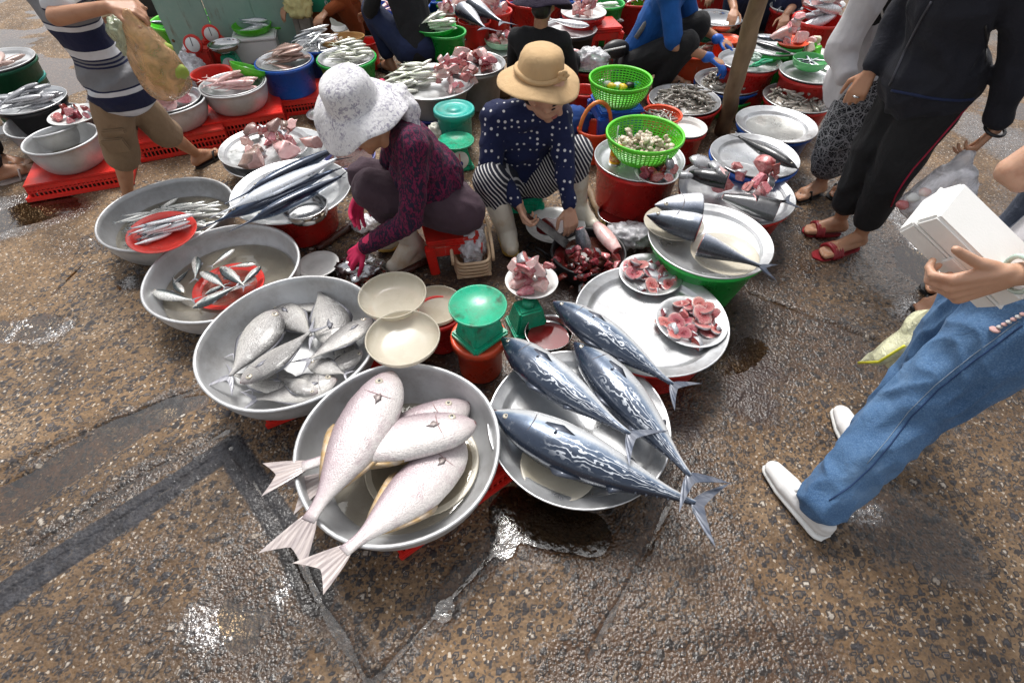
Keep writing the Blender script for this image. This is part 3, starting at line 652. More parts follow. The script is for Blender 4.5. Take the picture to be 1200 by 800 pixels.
PROF = {  # u, back, belly, half width (fractions of the length), tail(length, spread, fork, tip)
 'bonito': ([(0, .004, .004, .004), (.03, .022, .026, .02), (.10, .058, .064, .052), (.2, .092, .094, .078), (.34, .112, .112, .092), (.5, .108, .106, .088), (.66, .082, .078, .066), (.8, .045, .043, .036), (.9, .021, .021, .018), (1, .012, .012, .012)], (.12, .15, .60, .35)),
 'pale': ([(0, .020, .022, .016), (.02, .044, .048, .027), (.07, .078, .086, .044), (.16, .112, .118, .060), (.30, .138, .134, .066), (.48, .138, .136, .062), (.62, .110, .105, .052), (.76, .066, .064, .034), (.86, .034, .034, .02), (.94, .028, .028, .014), (1, .032, .032, .012)], (.19, .10, .32, .9)),
 'grey': ([(0, .012, .012, .01), (.02, .05, .045, .025), (.08, .11, .105, .038), (.2, .165, .16, .050), (.36, .192, .185, .054), (.52, .175, .17, .048), (.68, .12, .118, .034), (.82, .062, .06, .024), (.92, .024, .024, .014), (1, .018, .018, .01)], (.20, .15, .72, .4)),
 'mack': ([(0, .006, .006, .006), (.03, .03, .03, .022), (.12, .075, .078, .05), (.28, .112, .112, .066), (.45, .11, .108, .064), (.64, .082, .08, .05), (.8, .042, .041, .028), (.92, .018, .018, .014), (1, .014, .014, .01)], (.15, .11, .7, .4)),
 'slim': ([(0, .005, .005, .005), (.04, .03, .03, .025), (.15, .062, .064, .045), (.35, .078, .08, .052), (.6, .066, .066, .044), (.82, .034, .034, .024), (.94, .016, .016, .012), (1, .013, .013, .01)], (.13, .085, .65, .4)),
 'need': ([(0, .002, .002, .002), (.08, .004, .004, .004), (.2, .008, .009, .008), (.25, .026, .028, .022), (.32, .05, .052, .038), (.45, .066, .068, .048), (.65, .062, .062, .045), (.82, .042, .042, .03), (.93, .016, .016, .014), (1, .011, .011, .01)], (.085, .10, .85, .3)),
 'barr': ([(0, .006, .006, .006), (.05, .028, .028, .024), (.15, .058, .06, .05), (.35, .082, .084, .068), (.55, .08, .08, .064), (.75, .055, .055, .044), (.9, .024, .024, .02), (1, .018, .018, .012)], (.13, .07, .5, .5))}
FINS = {'bonito': (FIND, [(.36, .52, .035, .5), (.62, .70, .028, .7)]+[(x, x+.022, .014, 1) for x in (.74, .785, .83, .875)], [(.66, .73, .025, .7)]+[(x, x+.022, .013, 1) for x in (.77, .815, .86)], (.27, .16, .05)), 'pale': (FINY, [(.45, .8, .03, .3)], [(.45, .8, .03, .3)], (.21, .075, .035)),
        'grey': (FIN, [(.3, .82, .035, .25)], [(.4, .82, .03, .25)], (.22, .15, .05)), 'mack': (FIN, [(.35, .5, .035, .5)], [(.6, .75, .02, .5)], (.24, .12, .04)),
        'slim': (FIN, [], [], None), 'need': (FIND, [(.34, .55, .03, .4)], [(.7, .78, .02, .6)], None), 'barr': (BLACKF, [(.5, .6, .03, .6)], [(.6, .7, .02, .6)], (.22, .1, .03))}
def fin_blade(pts, th=.0025):                      # outline in the xy plane -> thin lens solid
    n = len(pts); c = sum((Vector((p[0], p[1], 0)) for p in pts), Vector())/n
    v = [Vector((p[0], p[1], 0)) for p in pts]+[c+Vector((0, 0, th)), c-Vector((0, 0, th))]
    return v, [(i, (i+1) % n, n) for i in range(n)]+[((i+1) % n, i, n+1) for i in range(n)]
def fish_meshes(kind, bend=0, lo=False, curl=0, cut=None):
    k = ('fish', kind, bend, lo, curl, cut)
    if k in _cache: return _cache[k]
    pr, tl = PROF[kind]; a = np.array(pr); n = 14 if lo else 40; nr = 10 if lo else 22
    us = np.linspace(0, 1, n)**1.25; u0, u1 = cut or (0, 1)
    us = u0+(u1-u0)*us if cut else us
    def ip(c):
        y = np.interp(us, a[:, 0], a[:, c])
        for _ in range(2): y[1:-1] = y[1:-1]*.5+.25*(y[:-2]+y[2:])
        return y
    up, dn, wd = ip(1), ip(2), ip(3); bl = 1-tl[0]*.8
    def warp(p):
        x = p.x; return Vector((x, p.y+bend*(x*x*1.6-.12), p.z+curl*max(0, -x-.1)**2))
    V = []; F = []; UV = []
    for u, t, d, w_ in zip(us, up, dn, wd):
        x = .5-u*bl
        for i in range(nr):
            an = 2*math.pi*i/nr; s = math.sin(an); c = math.cos(an)
            y = s*(t if s > 0 else d); z = w_*abs(c)**.9*(1 if c > 0 else -1)
            V.append(warp(Vector((x, y, z)))); UV.append((u, (s+1)/2))
    for r in range(n-1):
        for i in range(nr):
            j = (i+1) % nr; F.append((r*nr+i, (r+1)*nr+i, (r+1)*nr+j, r*nr+j))
    for r, rev in ((0, 0), (n-1, 1)):
        c = len(V); V.append(sum((V[r*nr+i] for i in range(nr)), Vector())/nr); UV.append((us[r], .5))
        for i in range(nr):
            j = (i+1) % nr; F.append((c, r*nr+i, r*nr+j) if not rev else (c, r*nr+j, r*nr+i))
    # tail blade
    x0 = .5-bl+.012; m_ = 13; tv = []; L, sp, fk, tip = tl; ph = up[-1]
    TV = []; TF = []; nt_ = 8
    for j in range(m_):
        s = 2*j/(m_-1)-1; ed = 1-fk*(1-abs(s)**1.2)
        for t in range(nt_):
            q_ = t/(nt_-1); x = x0-L*ed*q_; y = ph*s*(1-q_)+sp*s*(q_**.8 if fk > .4 else q_**.9)
            zz = .0035*(1-q_)*(1-abs(s)*.5)+(.0007*(1 if j % 2 else -1) if 0 < t else 0)
            TV.append(warp(Vector((x, y, zz+.0016)))); TV.append(warp(Vector((x, y, zz-.0016-.006*(1-q_)))))
    def id_(j, t, b): return (j*nt_+t)*2+b
    for j in range(m_-1):
        for t in range(nt_-1):
            TF.append((id_(j, t, 0), id_(j, t+1, 0), id_(j+1, t+1, 0), id_(j+1, t, 0))); TF.append((id_(j, t, 1), id_(j+1, t, 1), id_(j+1, t+1, 1), id_(j, t+1, 1)))
        TF.append((id_(j, nt_-1, 0), id_(j, nt_-1, 1), id_(j+1, nt_-1, 1), id_(j+1, nt_-1, 0)))
    out = {'body': (V, F, UV), 'tail': (TV, TF)}
    fm, dor, anal, pec = FINS[kind]; FV = []
    for lst, sg, hh in ((dor, 1, up), (anal, -1, dn)):
        for (ua, ub, fh, lean) in lst:
            pts = []; N = 9
            for i in range(N): u = ua+(ub-ua)*i/(N-1); pts.append((.5-u*bl, sg*(np.interp(u, us, hh)-.012)))
            for i in range(N-1, -1, -1):
                s = i/(N-1); u = ua+(ub-ua)*s; pts.append((.5-u*bl-fh*lean*(1-s), sg*(np.interp(u, us, hh)+fh*(1-s)**.6*(.35+.65*min(1, s*6)))))
            v, f = fin_blade(pts); FV.append(([warp(p) for p in v], f))
    out['fins'] = FV
    if pec:
        u, l, h_ = pec; xx = .5-u*bl; zz = np.interp(u, us, wd)*.97; v, f = fin_blade([(xx, -.005), (xx-l*.4, .012+h_*.2), (xx-l, -.01), (xx-l*.5, -h_*.8), (xx-.01, -h_*.5)], .003)
        wd2 = lambda x: np.interp((.5-x)/bl, us, wd)
        out['pec'] = ([warp(Vector((p.x, p.y, max(wd2(p.x)*.96, 0)+p.z+.002))) for p in v], f)
    ue = {'bonito': .085, 'pale': .13, 'grey': .10, 'mack': .085, 'slim': .08, 'need': .265, 'barr': .09}[kind]
    out['eye'] = (.5-ue*bl, np.interp(ue, us, up)*.30, np.interp(ue, us, wd)*.93, {'bonito': .014, 'pale': .021, 'grey': .034, 'mack': .02, 'need': .011, 'barr': .013, 'slim': .016}[kind])
    ug = {'bonito': .2, 'pale': .2, 'grey': .2, 'mack': .2, 'slim': .18, 'need': .33, 'barr': .2}[kind]
    gp = []
    for i in range(9):
        an = R_(-62+i*15.5); gp.append(warp(Vector((.5-ug*bl-.022*math.cos(an*1.3), math.sin(an)*np.interp(ug, us, up)*.92, np.interp(ug+.01, us, wd)*math.cos(an)**.9*1.0+.0015))))
    out['gill'] = gp
    _cache[k] = out; return out
def join_lo(kind, mat_key, bend=0):                # small fish: one mesh
    k = ('lofish', kind, mat_key, bend)
    if k in _cache: return _cache[k]
    fm = fish_meshes(kind, bend, True); V, F, UV = [list(x) for x in fm['body']]
    o = len(V); V += fm['tail'][0]; UV += [(1, .75)]*len(fm['tail'][0]); F += [tuple(i+o for i in f) for f in fm['tail'][1]]
    e = fm['eye']
    for sg in (1, -1):
        v, f = ell_prim((e[0], e[1], sg*e[2]), (e[3], e[3], e[3]*.5), seg=8); o = len(V); V += v; UV += [(0, 1)]*len(v); F += [tuple(i+o for i in q_) for q_ in f]
    me = mesh('fish', V, F, UV); me.materials.append(MATS[mat_key]); _cache[k] = me; return me
def big_fish(label, cat, kind, mat, head, tail, group=None, name='fish', flip=False, roll=0, bend=0, curl=0, finmat=None, tailmat=None):
    head = Vector(head); tail = Vector(tail); L = (head-tail).length; X = (head-tail).normalized()
    Yd = Vector((0, 0, 1)).cross(X).normalized(); Z = X.cross(Yd); Rm = Matrix((X, Yd, Z)).transposed().to_euler()
    Rm = (Rm.to_matrix() @ Matrix.Rotation((math.pi if flip else 0)+roll, 3, 'X')).to_euler()
    t = thing(name, label, cat, (head+tail)/2, Rm, group); t.scale = (L, L, L)
    key = ('bf', kind, mat.name, round(bend, 2), round(curl, 2))
    fm = fish_meshes(kind, bend, False, curl)
    if key not in _cache:
        d = {'body': mesh('body', *fm['body']), 'tail_fin': mesh('tail_fin', *fm['tail'], smooth=False)}
        for nm in ('body',): d[nm].materials.append(mat)
        d['tail_fin'].materials.append(tailmat or finmat or FINS[kind][0]); d['fins'] = []
        for v, f in fm['fins']: m_ = mesh('fin', v, f); m_.materials.append(finmat or FINS[kind][0]); d['fins'].append(m_)
        if 'pec' in fm: m_ = mesh('pectoral_fin', *fm['pec']); m_.materials.append(FINP if kind == 'pale' else finmat or FINS[kind][0]); d['pec'] = m_
        e = fm['eye'][3]
        d['eye'] = mesh('eye', *ell_prim((0, 0, 0), (e, e, e*.45))); d['eye'].materials.append(EYEW)
        d['pupil'] = mesh('pupil', *ell_prim((0, 0, e*.12), (e*.55, e*.55, e*.42))); d['pupil'].materials.append(EYEB)
        d['gill'] = tube('gill_cover', fm['gill'], .0028, 5); d['gill'].materials.append(M('pink gill slit', (.34, .22, .22), .4) if kind == 'pale' else GILL)
        _cache[key] = d
    d = _cache[key]; ob('body', d['body'], None, t); ob('tail_fin', d['tail_fin'], None, t)
    for f in d['fins']: ob('fin', f, None, t)
    if 'pec' in d: ob('pectoral_fin', d['pec'], None, t)
    if kind in ('pale', 'bonito', 'grey', 'barr'):
        if ('mouth', kind) not in _cache: _cache[('mouth', kind)] = mesh('mouth', *ell_prim((0, 0, 0), {'pale': (.010, .020, .013), 'bonito': (.022, .0035, .010), 'grey': (.010, .016, .009), 'barr': (.02, .003, .01)}[kind], None, 10)); _cache[('mouth', kind)].materials.append(M('fish mouth', (.16, .08, .08), .4))
        ob('mouth', _cache[('mouth', kind)], None, t, (.5-(.004 if kind != 'bonito' else .018), bend*.28-(.006 if kind != 'pale' else 0), .006))
    ex = fm['eye']; yb = bend*(ex[0]**2*1.6-.12)
    sg = -1 if flip else 1
    e = ob('eye', d['eye'], None, t, (ex[0], ex[1]+yb, sg*ex[2]), (0 if sg > 0 else math.pi, 0, 0)); ob('pupil', d['pupil'], None, e)
    if not flip: ob('gill_cover', d['gill'], None, t)
    return t

# ------------------------------------------------------------ cut food
def food_mat(name, c1, c2, c3, sc=30, rough=.28, coat=.5, var=.12, hue=.012, det=5):
    m, nt, b = new_mat(name); v = coords(nt)
    n = noise(nt, v, sc, det, .65, .6); col = ramp(nt, n, [(.3, c1), (.5, c2), (.68, c3)])
    nt.links.new(vary(nt, col, var, hue), b.inputs['Base Color']); nt.links.new(ramp(nt, noise(nt, v, sc*1.6, 3), [(.3, rough*.5), (.7, rough*1.5)]), b.inputs['Roughness'])
    b.inputs['Coat Weight'].default_value = coat; b.inputs['Coat Roughness'].default_value = .1; b.inputs['Subsurface Weight'].default_value = .12
    b.inputs['Subsurface Radius'].default_value = (.01, .004, .003); bump(nt, b, n, .35, .004); return m
PINK = food_mat('pink fish flesh', (.70, .40, .38), (.58, .20, .21), (.38, .06, .07), 6)
STEAKF = food_mat('rosy steak flesh', (.62, .16, .18), (.70, .27, .28), (.52, .08, .10), 6)
def steak_top():
    m, nt, b = new_mat('cut steak face'); v = coords(nt); vo = coords(nt, jitter=False)
    ln = _n(nt, 'ShaderNodeVectorMath', operation='LENGTH'); nt.links.new(coords(nt, scale=(1, 1.25, 0), jitter=False), ln.inputs[0]); r = mth(nt, 'ADD', ln.outputs['Value'], mth(nt, 'MULTIPLY', mth(nt, 'SUBTRACT', noise(nt, v, 3.2, 3, .6), .5), .7))
    col = ramp(nt, r, [(.10, (.16, .012, .018)), (.26, (.40, .05, .06)), (.42, (.52, .11, .125)), (.72, (.57, .17, .18)), (.95, (.66, .36, .33))])
    w_ = mth(nt, 'SINE', mth(nt, 'ADD', mth(nt, 'MULTIPLY', r, 34), mth(nt, 'MULTIPLY', noise(nt, v, 2.2, 2), 9))); col = mix(nt, ramp(nt, w_, [(.75, 0), (.95, .4)]), col, (.80, .52, .48))
    nt.links.new(vary(nt, col, .14, .012), b.inputs['Base Color']); b.inputs['Roughness'].default_value = .3; b.inputs['Coat Weight'].default_value = .5; b.inputs['Coat Roughness'].default_value = .12; b.inputs['Subsurface Weight'].default_value = .1; b.inputs['Subsurface Radius'].default_value = (.2, .08, .06)
    bump(nt, b, mth(nt, 'ADD', w_, mth(nt, 'MULTIPLY', noise(nt, v, 9, 4), 3)), .5, .03); return m
STEAKTOP = steak_top()
MEAT = food_mat('dark red flesh', (.30, .022, .028), (.20, .014, .018), (.46, .09, .09), 6)
RAYP = food_mat('ray flesh', (.62, .34, .32), (.70, .46, .43), (.48, .26, .23), 6)
SKINS = food_mat('ray skin', (.36, .25, .21), (.28, .18, .15), (.46, .34, .30), 20)
FILL = food_mat('pale fillet', (.78, .60, .56), (.72, .42, .40), (.80, .70, .66), 6)
SILV = fish_mat('cut silver skin', [(.0, (.46, .46, .48)), (1, (.07, .08, .10))], .35, .25)
CREAM = food_mat('cream fillet', (.80, .74, .60), (.74, .63, .45), (.84, .80, .72), 20)
SHRIMP = food_mat('grey shrimp', (.30, .265, .22), (.19, .17, .145), (.46, .42, .36), 60, .25, .6, .28)
SHELL = food_mat('clam shell', (.62, .54, .42), (.50, .41, .30), (.72, .66, .56), 40, .35, .3, .25, .02)
ICE = M('ice', (.75, .78, .80), .12, 0, (.6, .64, .66), 20, trans=.4)
def lump(key, r=(1, 1, 1), seed=0, amp=.28, sub=2, sharp=0):
    k = ('lump', key, seed)
    if k in _cache: return _cache[k]
    bm = bmesh.new(); bmesh.ops.create_icosphere(bm, subdivisions=sub, radius=1); off = Vector((seed*2.7, seed*1.3, seed*4.1))
    for v in bm.verts:
        n = mnoise.noise(v.co*1.3+off)+.5*mnoise.noise(v.co*2.9+off); p = v.co*(1+amp*n)
        if sharp: p = Vector([math.copysign(abs(c)**sharp, c) for c in p])
        v.co = Vector((p.x*r[0], p.y*r[1], p.z*r[2]))
    me = bpy.data.meshes.new('lump'); bm.to_mesh(me); bm.free(); me.polygons.foreach_set('use_smooth', [True]*len(me.polygons)); _cache[k] = me; return me
def chunk(key, seed, flesh, skin, r=(.5, .4, .28), amp=.25, cuts=2):   # a lump with flat knife cuts: skin outside, flesh on the cuts
    k = ('chunk', key, seed, flesh.name, skin.name)
    if k in _cache: return _cache[k]
    rs = random.Random(seed*7+3); bm = bmesh.new(); bmesh.ops.create_icosphere(bm, subdivisions=2, radius=1); off = Vector((seed*2.7, seed*1.3, seed*4.1))
    for v in bm.verts:
        n = mnoise.noise(v.co*1.2+off)+.5*mnoise.noise(v.co*2.7+off)+.25*mnoise.noise(v.co*6+off); p = v.co*(1+amp*n); v.co = Vector((p.x*r[0], p.y*r[1], p.z*r[2]))
    for f in bm.faces: f.smooth = True; f.material_index = 1
    for i in range(cuts):
        a = (i*2.4+rs.uniform(-.5, .5)); n = Vector((math.cos(a), math.sin(a)*.8, rs.uniform(-.25, .6))).normalized(); d_ = min(r[0], r[1])*rs.uniform(.35, .75)
        res = bmesh.ops.bisect_plane(bm, geom=bm.verts[:]+bm.edges[:]+bm.faces[:], plane_co=n*d_, plane_no=n, clear_outer=True); ed = [e for e in res['geom_cut'] if isinstance(e, bmesh.types.BMEdge)]
        ff = bmesh.ops.contextual_create(bm, geom=ed)['faces'] if ed else []
        for f in ff: f.smooth = False; f.material_index = 0
        if ff:
            ri = bmesh.ops.inset_region(bm, faces=ff, thickness=min(r)*.22, depth=-min(r)*.05)
            for f in ri['faces']: f.material_index = 0; f.smooth = True
    bmesh.ops.triangulate(bm, faces=[f for f in bm.faces if len(f.verts) > 4]); bmesh.ops.recalc_face_normals(bm, faces=bm.faces)
    me = bpy.data.meshes.new('chunk'); bm.to_mesh(me); bm.free(); me.materials.append(flesh); me.materials.append(skin); _cache[k] = me; return me
def crumple(key, r, seed=0, amp=.32, sub=4):       # creased plastic
    k = ('crump', key, seed)
    if k in _cache: return _cache[k]
    bm = bmesh.new(); bmesh.ops.create_icosphere(bm, subdivisions=sub, radius=1); off = Vector((seed*2.7, seed*1.3, seed*4.1))
    for v in bm.verts:
        q_ = v.co*1.5+off; n = mnoise.noise(q_)*.9+(.5-abs(mnoise.noise(q_*1.9+mnoise.noise_vector(q_)*.5))*2)*.8+(.5-abs(mnoise.noise(q_*4.3))*2)*.45; p = v.co*(1+amp*n); v.co = Vector((p.x*r[0], p.y*r[1], max(p.z, -.75)*r[2]))
    me = bpy.data.meshes.new('crumple'); bm.to_mesh(me); bm.free(); me.polygons.foreach_set('use_smooth', [True]*len(me.polygons)); _cache[k] = me; return me
def steak_mesh(seed, mats, ring=True):             # a slice across a fish: oval slab, skin round the edge, belly notch
    k = ('steak', seed, mats[0].name)
    if k in _cache: return _cache[k]
    rs = random.Random(seed); n = 26; V = []; F = []; t = .2; asp = rs.uniform(.62, .82)
    for zz, sc_ in ((0, .97), (.02, 1), (t-.02, 1), (t, .96), (t+.012, .75), (t+.004, .4)):
        for i in range(n):
            a = 2*math.pi*i/n; r = 1+.05*math.sin(3*a+seed)-.34*math.exp(-((a-math.pi*1.5)/.22)**2)*(1 if seed % 3 == 0 else .25)
            V.append((r*sc_*math.cos(a), r*sc_*asp*math.sin(a), zz+.02*math.sin(2*a+seed)))
    for q_ in range(5):
        for i in range(n): j = (i+1) % n; F.append((q_*n+i, q_*n+j, (q_+1)*n+j, (q_+1)*n+i))
    c = len(V); V.append((0, .1, t-.012)); 
    for i in range(n): F.append((5*n+i, 5*n+(i+1) % n, c))
    c2 = len(V); V.append((0, 0, 0)); 
    for i in range(n): F.append((c2, (i+1) % n, i))
    me = mesh('steak', V, F); me.materials.append(mats[0]); me.materials.append(mats[1]); me.materials.append(mats[2])
    for i, p in enumerate(me.polygons):
        p.material_index = 1 if i < 2*n else (2 if i >= 5*n-0 and i < 5*n+0 else 0)
    # a dark bloodline spot either side of the bone
    for i, p in enumerate(me.polygons):
        if 5*n <= i < 6*n and (i-5*n) % 13 in (2, 3, 4): p.material_index = 2
    _cache[k] = me; return me
def shrimp_mesh(seed):
    k = ('shrimp', seed)
    if k in _cache: return _cache[k]
    cv = (.9, .5, 1.4, .2)[seed % 4]; pts = []; rr = []
    for i in range(8):
        s = i/7; a = cv*(s-.4)*1.7; x = .5-s; pts.append((x*math.cos(a*.35), .35*cv*(s-.3)**2-.1, .02*math.sin(s*9)))
        rr.append((.012, .075, .115, .12, .105, .085, .06, .085)[i])
    me = tube('shrimp', pts, rr, 6); me.materials.append(SHRIMP); _cache[k] = me; return me
def clam_mesh(seed=0):
    k = ('clam', seed)
    if k in _cache: return _cache[k]
    v, f = ell_prim((0, 0, 0), (1, .82, .55), seg=12); v = [Vector((p.x*(1+.12*p.y), p.y-.08*p.x*p.x, p.z*(1-.25*abs(p.x)))) for p in v]
    me = mesh('clam', v, f); me.materials.append(SHELL); _cache[k] = me; return me

class Heap:                                        # keeps the top of a pile so that things lie on one another
    def __init__(s, d, n=72, lift=0, dome=0):
        s.d = d; s.n = n; s.R = d['r']; g = np.linspace(-s.R, s.R, n); s.gx, s.gy = np.meshgrid(g, g); rr = np.hypot(s.gx, s.gy)
        s.H = d['z']+lift+dome*np.clip(1-(rr/(d['rb']+.001))**2, 0, 1)+np.clip((rr-d['rb'])/(s.R-d['rb']+1e-6), 0, 1)*(d['top']-d['z']-lift)*.9
    def drop(s, x, y, a, b, h, ang, q_=.7):
        c, sn = math.cos(ang), math.sin(ang); dx = s.gx-x; dy = s.gy-y; e = ((dx*c+dy*sn)/a)**2+((-dx*sn+dy*c)/b)**2; k = e < 1
        if not k.any(): return s.d['z']
        z = float(np.quantile(s.H[k], q_)); s.H[k] = np.maximum(s.H[k], z+h*np.sqrt(1-e[k])); return z
def pile(d, n, name, label, cat, group, maker, size, asp, hh, rad=.8, lift=0, ang=None, tilt=.15, q_=.6, sv=.2, seed=1, cx=0, cy=0, zoff=.5, dome=0, hp=None, scl=None):
    rs = random.Random(seed*31+n); hp = hp or Heap(d, lift=lift, dome=dome); out = []
    for i in range(n):
        r = d['r']*rad*math.sqrt(rs.random()); a = rs.random()*6.283; x = cx+r*math.cos(a); y = cy+r*math.sin(a)
        if math.hypot(x, y) > d['r']*.97: x *= .9; y *= .9
        s = size*(1+sv*(rs.random()*2-1)); an = rs.random()*6.283 if ang is None else ang+rs.gauss(0, .35)
        z = hp.drop(x, y, s/2, s*asp/2, s*hh, an, q_)
        me, mat = maker(i, rs); o = ob(name, me, mat, None, (d['x']+x, d['y']+y, z+s*hh*zoff), (rs.gauss(0, tilt)+(math.pi if rs.random() < .0 else 0), rs.gauss(0, tilt), an))
        o.scale = (s,)*3 if scl is None else tuple(s*k for k in scl); tag(o, label, cat, group); out.append(o)
    return out
# ------------------------------------------------------------ the stall: containers and their contents
def under(d, label, mat, k=.94, z0=0, dz=.011, bot=.8, name='tub'):
    if k > .78 and dz < .02: k = max(k, .955); dz = .016
    z = d['top']-dz; return tub(label, z, z-z0, None, mat, bot, xyr=(d['x'], d['y'], d['r']*k), name=name)
def at2(a, b, za, zb=None): return P(a[0], a[1], za), P(b[0], b[1], za if zb is None else zb)
STK = (STEAKTOP, SILV, MEAT)
def mk_steak(i, rs):
    if i % 3 == 1: return chunk('stk', i % 7, (STEAKF, MEAT, PINK)[i % 2], SILV, (1.0, .62, .45), .3, 4), None
    return steak_mesh(i % 13, STK), None
SKN = {}
def mk_lump(mats, r=(.5, .4, .28), key='l', amp=.3, sharp=0, cuts=2):
    SK = {'dark red flesh': BLACKF, 'pink fish flesh': SILV, 'rosy steak flesh': SILV, 'ray flesh': SKINS, 'pale fillet': PINK, 'dark bloody wood': MEAT, 'cut silver skin': None}
    def f(i, rs):
        m = mats[i % len(mats)]; sk = SK.get(m.name, m); fl = m
        if m.name in ('cut silver skin', 'black fish skin'): sk, fl = m, (PINK if i % 2 else FILL)
        elif sk is None: sk = m
        elif (i//2) % 3 and m.name != 'ray flesh': sk = m
        return chunk(key, i % 7, fl, sk, r, amp, cuts), None
    return f
def mk_fish(kind, mk, bends=(0, .12, -.12)):
    def f(i, rs): return join_lo(kind, mk, bends[i % len(bends)]), None
    return f

# --- big basin of pale fish, on its crate
b1 = basin('big dented aluminium basin holding four long pale pink fish', .25, .165, [(346, 533), (447, 649), (532, 613), (581, 515), (494, 421), (399.5, 452), (361, 604)])
b2 = basin('wide aluminium basin heaped with deep-bodied silver grey fish', .25, .165, [(229, 423.5), (252, 461.5), (323.5, 486.6), (404, 456.7), (433, 390), (357, 320), (262, 362), (414, 333)])
b3 = basin('aluminium basin of dark-backed scad around a sunken red plate', .175, .165, [(160.4, 342), (200, 294), (290, 259), (335, 273), (343.4, 291), (205, 372), (250, 380), (300, 360)])
b4 = basin('aluminium basin of many small slim fish in cloudy water', .175, .165, [(111, 276), (140, 235.5), (224, 205.5), (263, 216), (270, 234), (122, 289.5)])
c = P(530, 590, 0); crate('red slotted crate under the basin of pale fish', b1['x']+.10, b1['y']+.02, 0, .46, .34, .088, R_(38))
c = P(360, 470, 0); crate('red slotted crate under the basin of silver grey fish', b2['x']+.05, b2['y']+.02, 0, .46, .32, .088, R_(28))
gp = 'long pale pink fish lying in the big front basin'
big_fish('pale pink fish lying on top of the others in the big basin', 'fish', 'pale', PALE, *at2((463, 438), (338, 652), .25, .285), 'pale pink fish in the big basin', finmat=FINY, tailmat=FINP, bend=.05, roll=.15)
big_fish('pale pink fish with its head on the right, crossing beneath the topmost one', 'fish', 'pale', PALE, *at2((556, 494), (314, 556), .215, .26), 'pale pink fish in the big basin', finmat=FINY, tailmat=FINP, bend=-.06, flip=False, roll=-.2)
big_fish('pale pink fish wedged at the back against the basin wall, mostly covered', 'fish', 'pale', PALE, *at2((549, 473), (342, 580), .16, .20), 'pale pink fish in the big basin', finmat=FINY, tailmat=FINP)
big_fish('pale pink fish at the bottom of the pile, its tail over the rim', 'fish', 'pale', PALE, *at2((545, 520), (370, 678), .15, .285), 'pale pink fish in the big basin', finmat=FINY, tailmat=FINP, bend=.06, roll=.1, curl=.1)
x, y, _ = rim(.11, (560, 540), (520, 600), (480, 618)); plate('milky plastic plate sunk beneath the pale pink fish', .125, None, MILK, xyr=(b1['x']+.06, b1['y']+.0, .19), h=.025)
fill(b1, .035, MURK, 'water', b1['r']*.74)

G = 'deep-bodied silver grey fish in a basin'; GL = 'deep-bodied silver grey fish in the wide aluminium basin'
for i, (h_, t_, z, fl) in enumerate([((395, 446), (282, 472), .135, 0), ((425, 412), (366, 446), .13, 1), ((350, 452), (258, 436), .125, 0), ((322, 356), (374, 402), .14, 0), ((292, 410), (352, 376), .13, 1), ((396, 405), (370, 328), .165, 0),
                                     ((436, 374), (348, 430), .185, 0), ((326, 364), (258, 458), .175, 1), ((284, 450), (378, 378), .20, 0), ((410, 430), (396, 378), .125, 0), ((345, 358), (405, 362), .125, 1), ((330, 425), (290, 462), .13, 1),
                                     ((372, 460), (318, 440), .15, 1), ((300, 386), (268, 420), .13, 0), ((400, 360), (352, 350), .125, 0), ((362, 425), (412, 440), .15, 1)]):
    big_fish(GL, 'fish', 'grey', GREYF, *at2(h_, t_, z+.005*(i % 3), z+.012), G, name='moonfish', flip=bool(fl), roll=rnd.uniform(-.25, .25), bend=rnd.choice((0, .08, -.08)))

G = 'scad in the basin with the red plate'; GL = 'small scad with dark back and white belly in the aluminium basin'
for i, (h_, t_, z, fl) in enumerate([((275, 292), (245, 314), .12, 0), ((231, 300), (229, 330), .135, 1), ((236, 318), (268, 339), .135, 1), ((258, 313), (290, 338), .14, 0), ((300, 309), (266, 313), .12, 0), ((305, 312), (280, 338), .14, 1),
                                     ((177, 342), (232, 353), .115, 1), ((226, 361), (284, 332), .14, 0), ((203, 334), (224, 314), .085, 0), ((300, 325), (262, 345), .12, 0), ((215, 345), (200, 322), .08, 1), ((240, 345), (272, 330), .125, 0)]):
    big_fish(GL, 'fish', 'mack', MACK, *at2(h_, t_, z, z+.005), G, name='scad', flip=bool(fl), roll=rnd.uniform(-.2, .2), bend=rnd.choice((0, .1, -.1)))
fill(b3, .075, MURK, 'water', b3['r']*.86)
plate('red plastic plate sunk in cloudy water under the scad', .098, None, RED, xyr=(*P(268, 334, .098)[:2], .155), h=.028)
fill(b4, .075, MURK, 'water', b4['r']*.86)
pile(b4, 58, 'slim_fish', 'small slim silver fish in cloudy basin water', 'fish', 'small slim fish in the basin', mk_fish('slim', 'scad skin'), .18, .2, .10, .62, .062, .35, .1, .6, .25, 5)
pt = put('plate', 'red plastic plate of sardines propped on two basin rims', 'plate', *P(193, 277, .205), lathe(('plate', 'rp'), plate_prof(.148, .03), 48), RED, None, (R_(3), R_(4), 0))
rp = dict(x=P(193, 277, .205).x, y=P(193, 277, .205).y, r=.148, z=.212, top=.236, rb=.09)
pile(rp, 11, 'sardine', 'small sardine on the red plate', 'fish', 'sardines on the red plate', mk_fish('slim', 'sardine skin', (0, .06)), .19, .2, .10, .5, 0, .55, .08, .5, .15, 9)

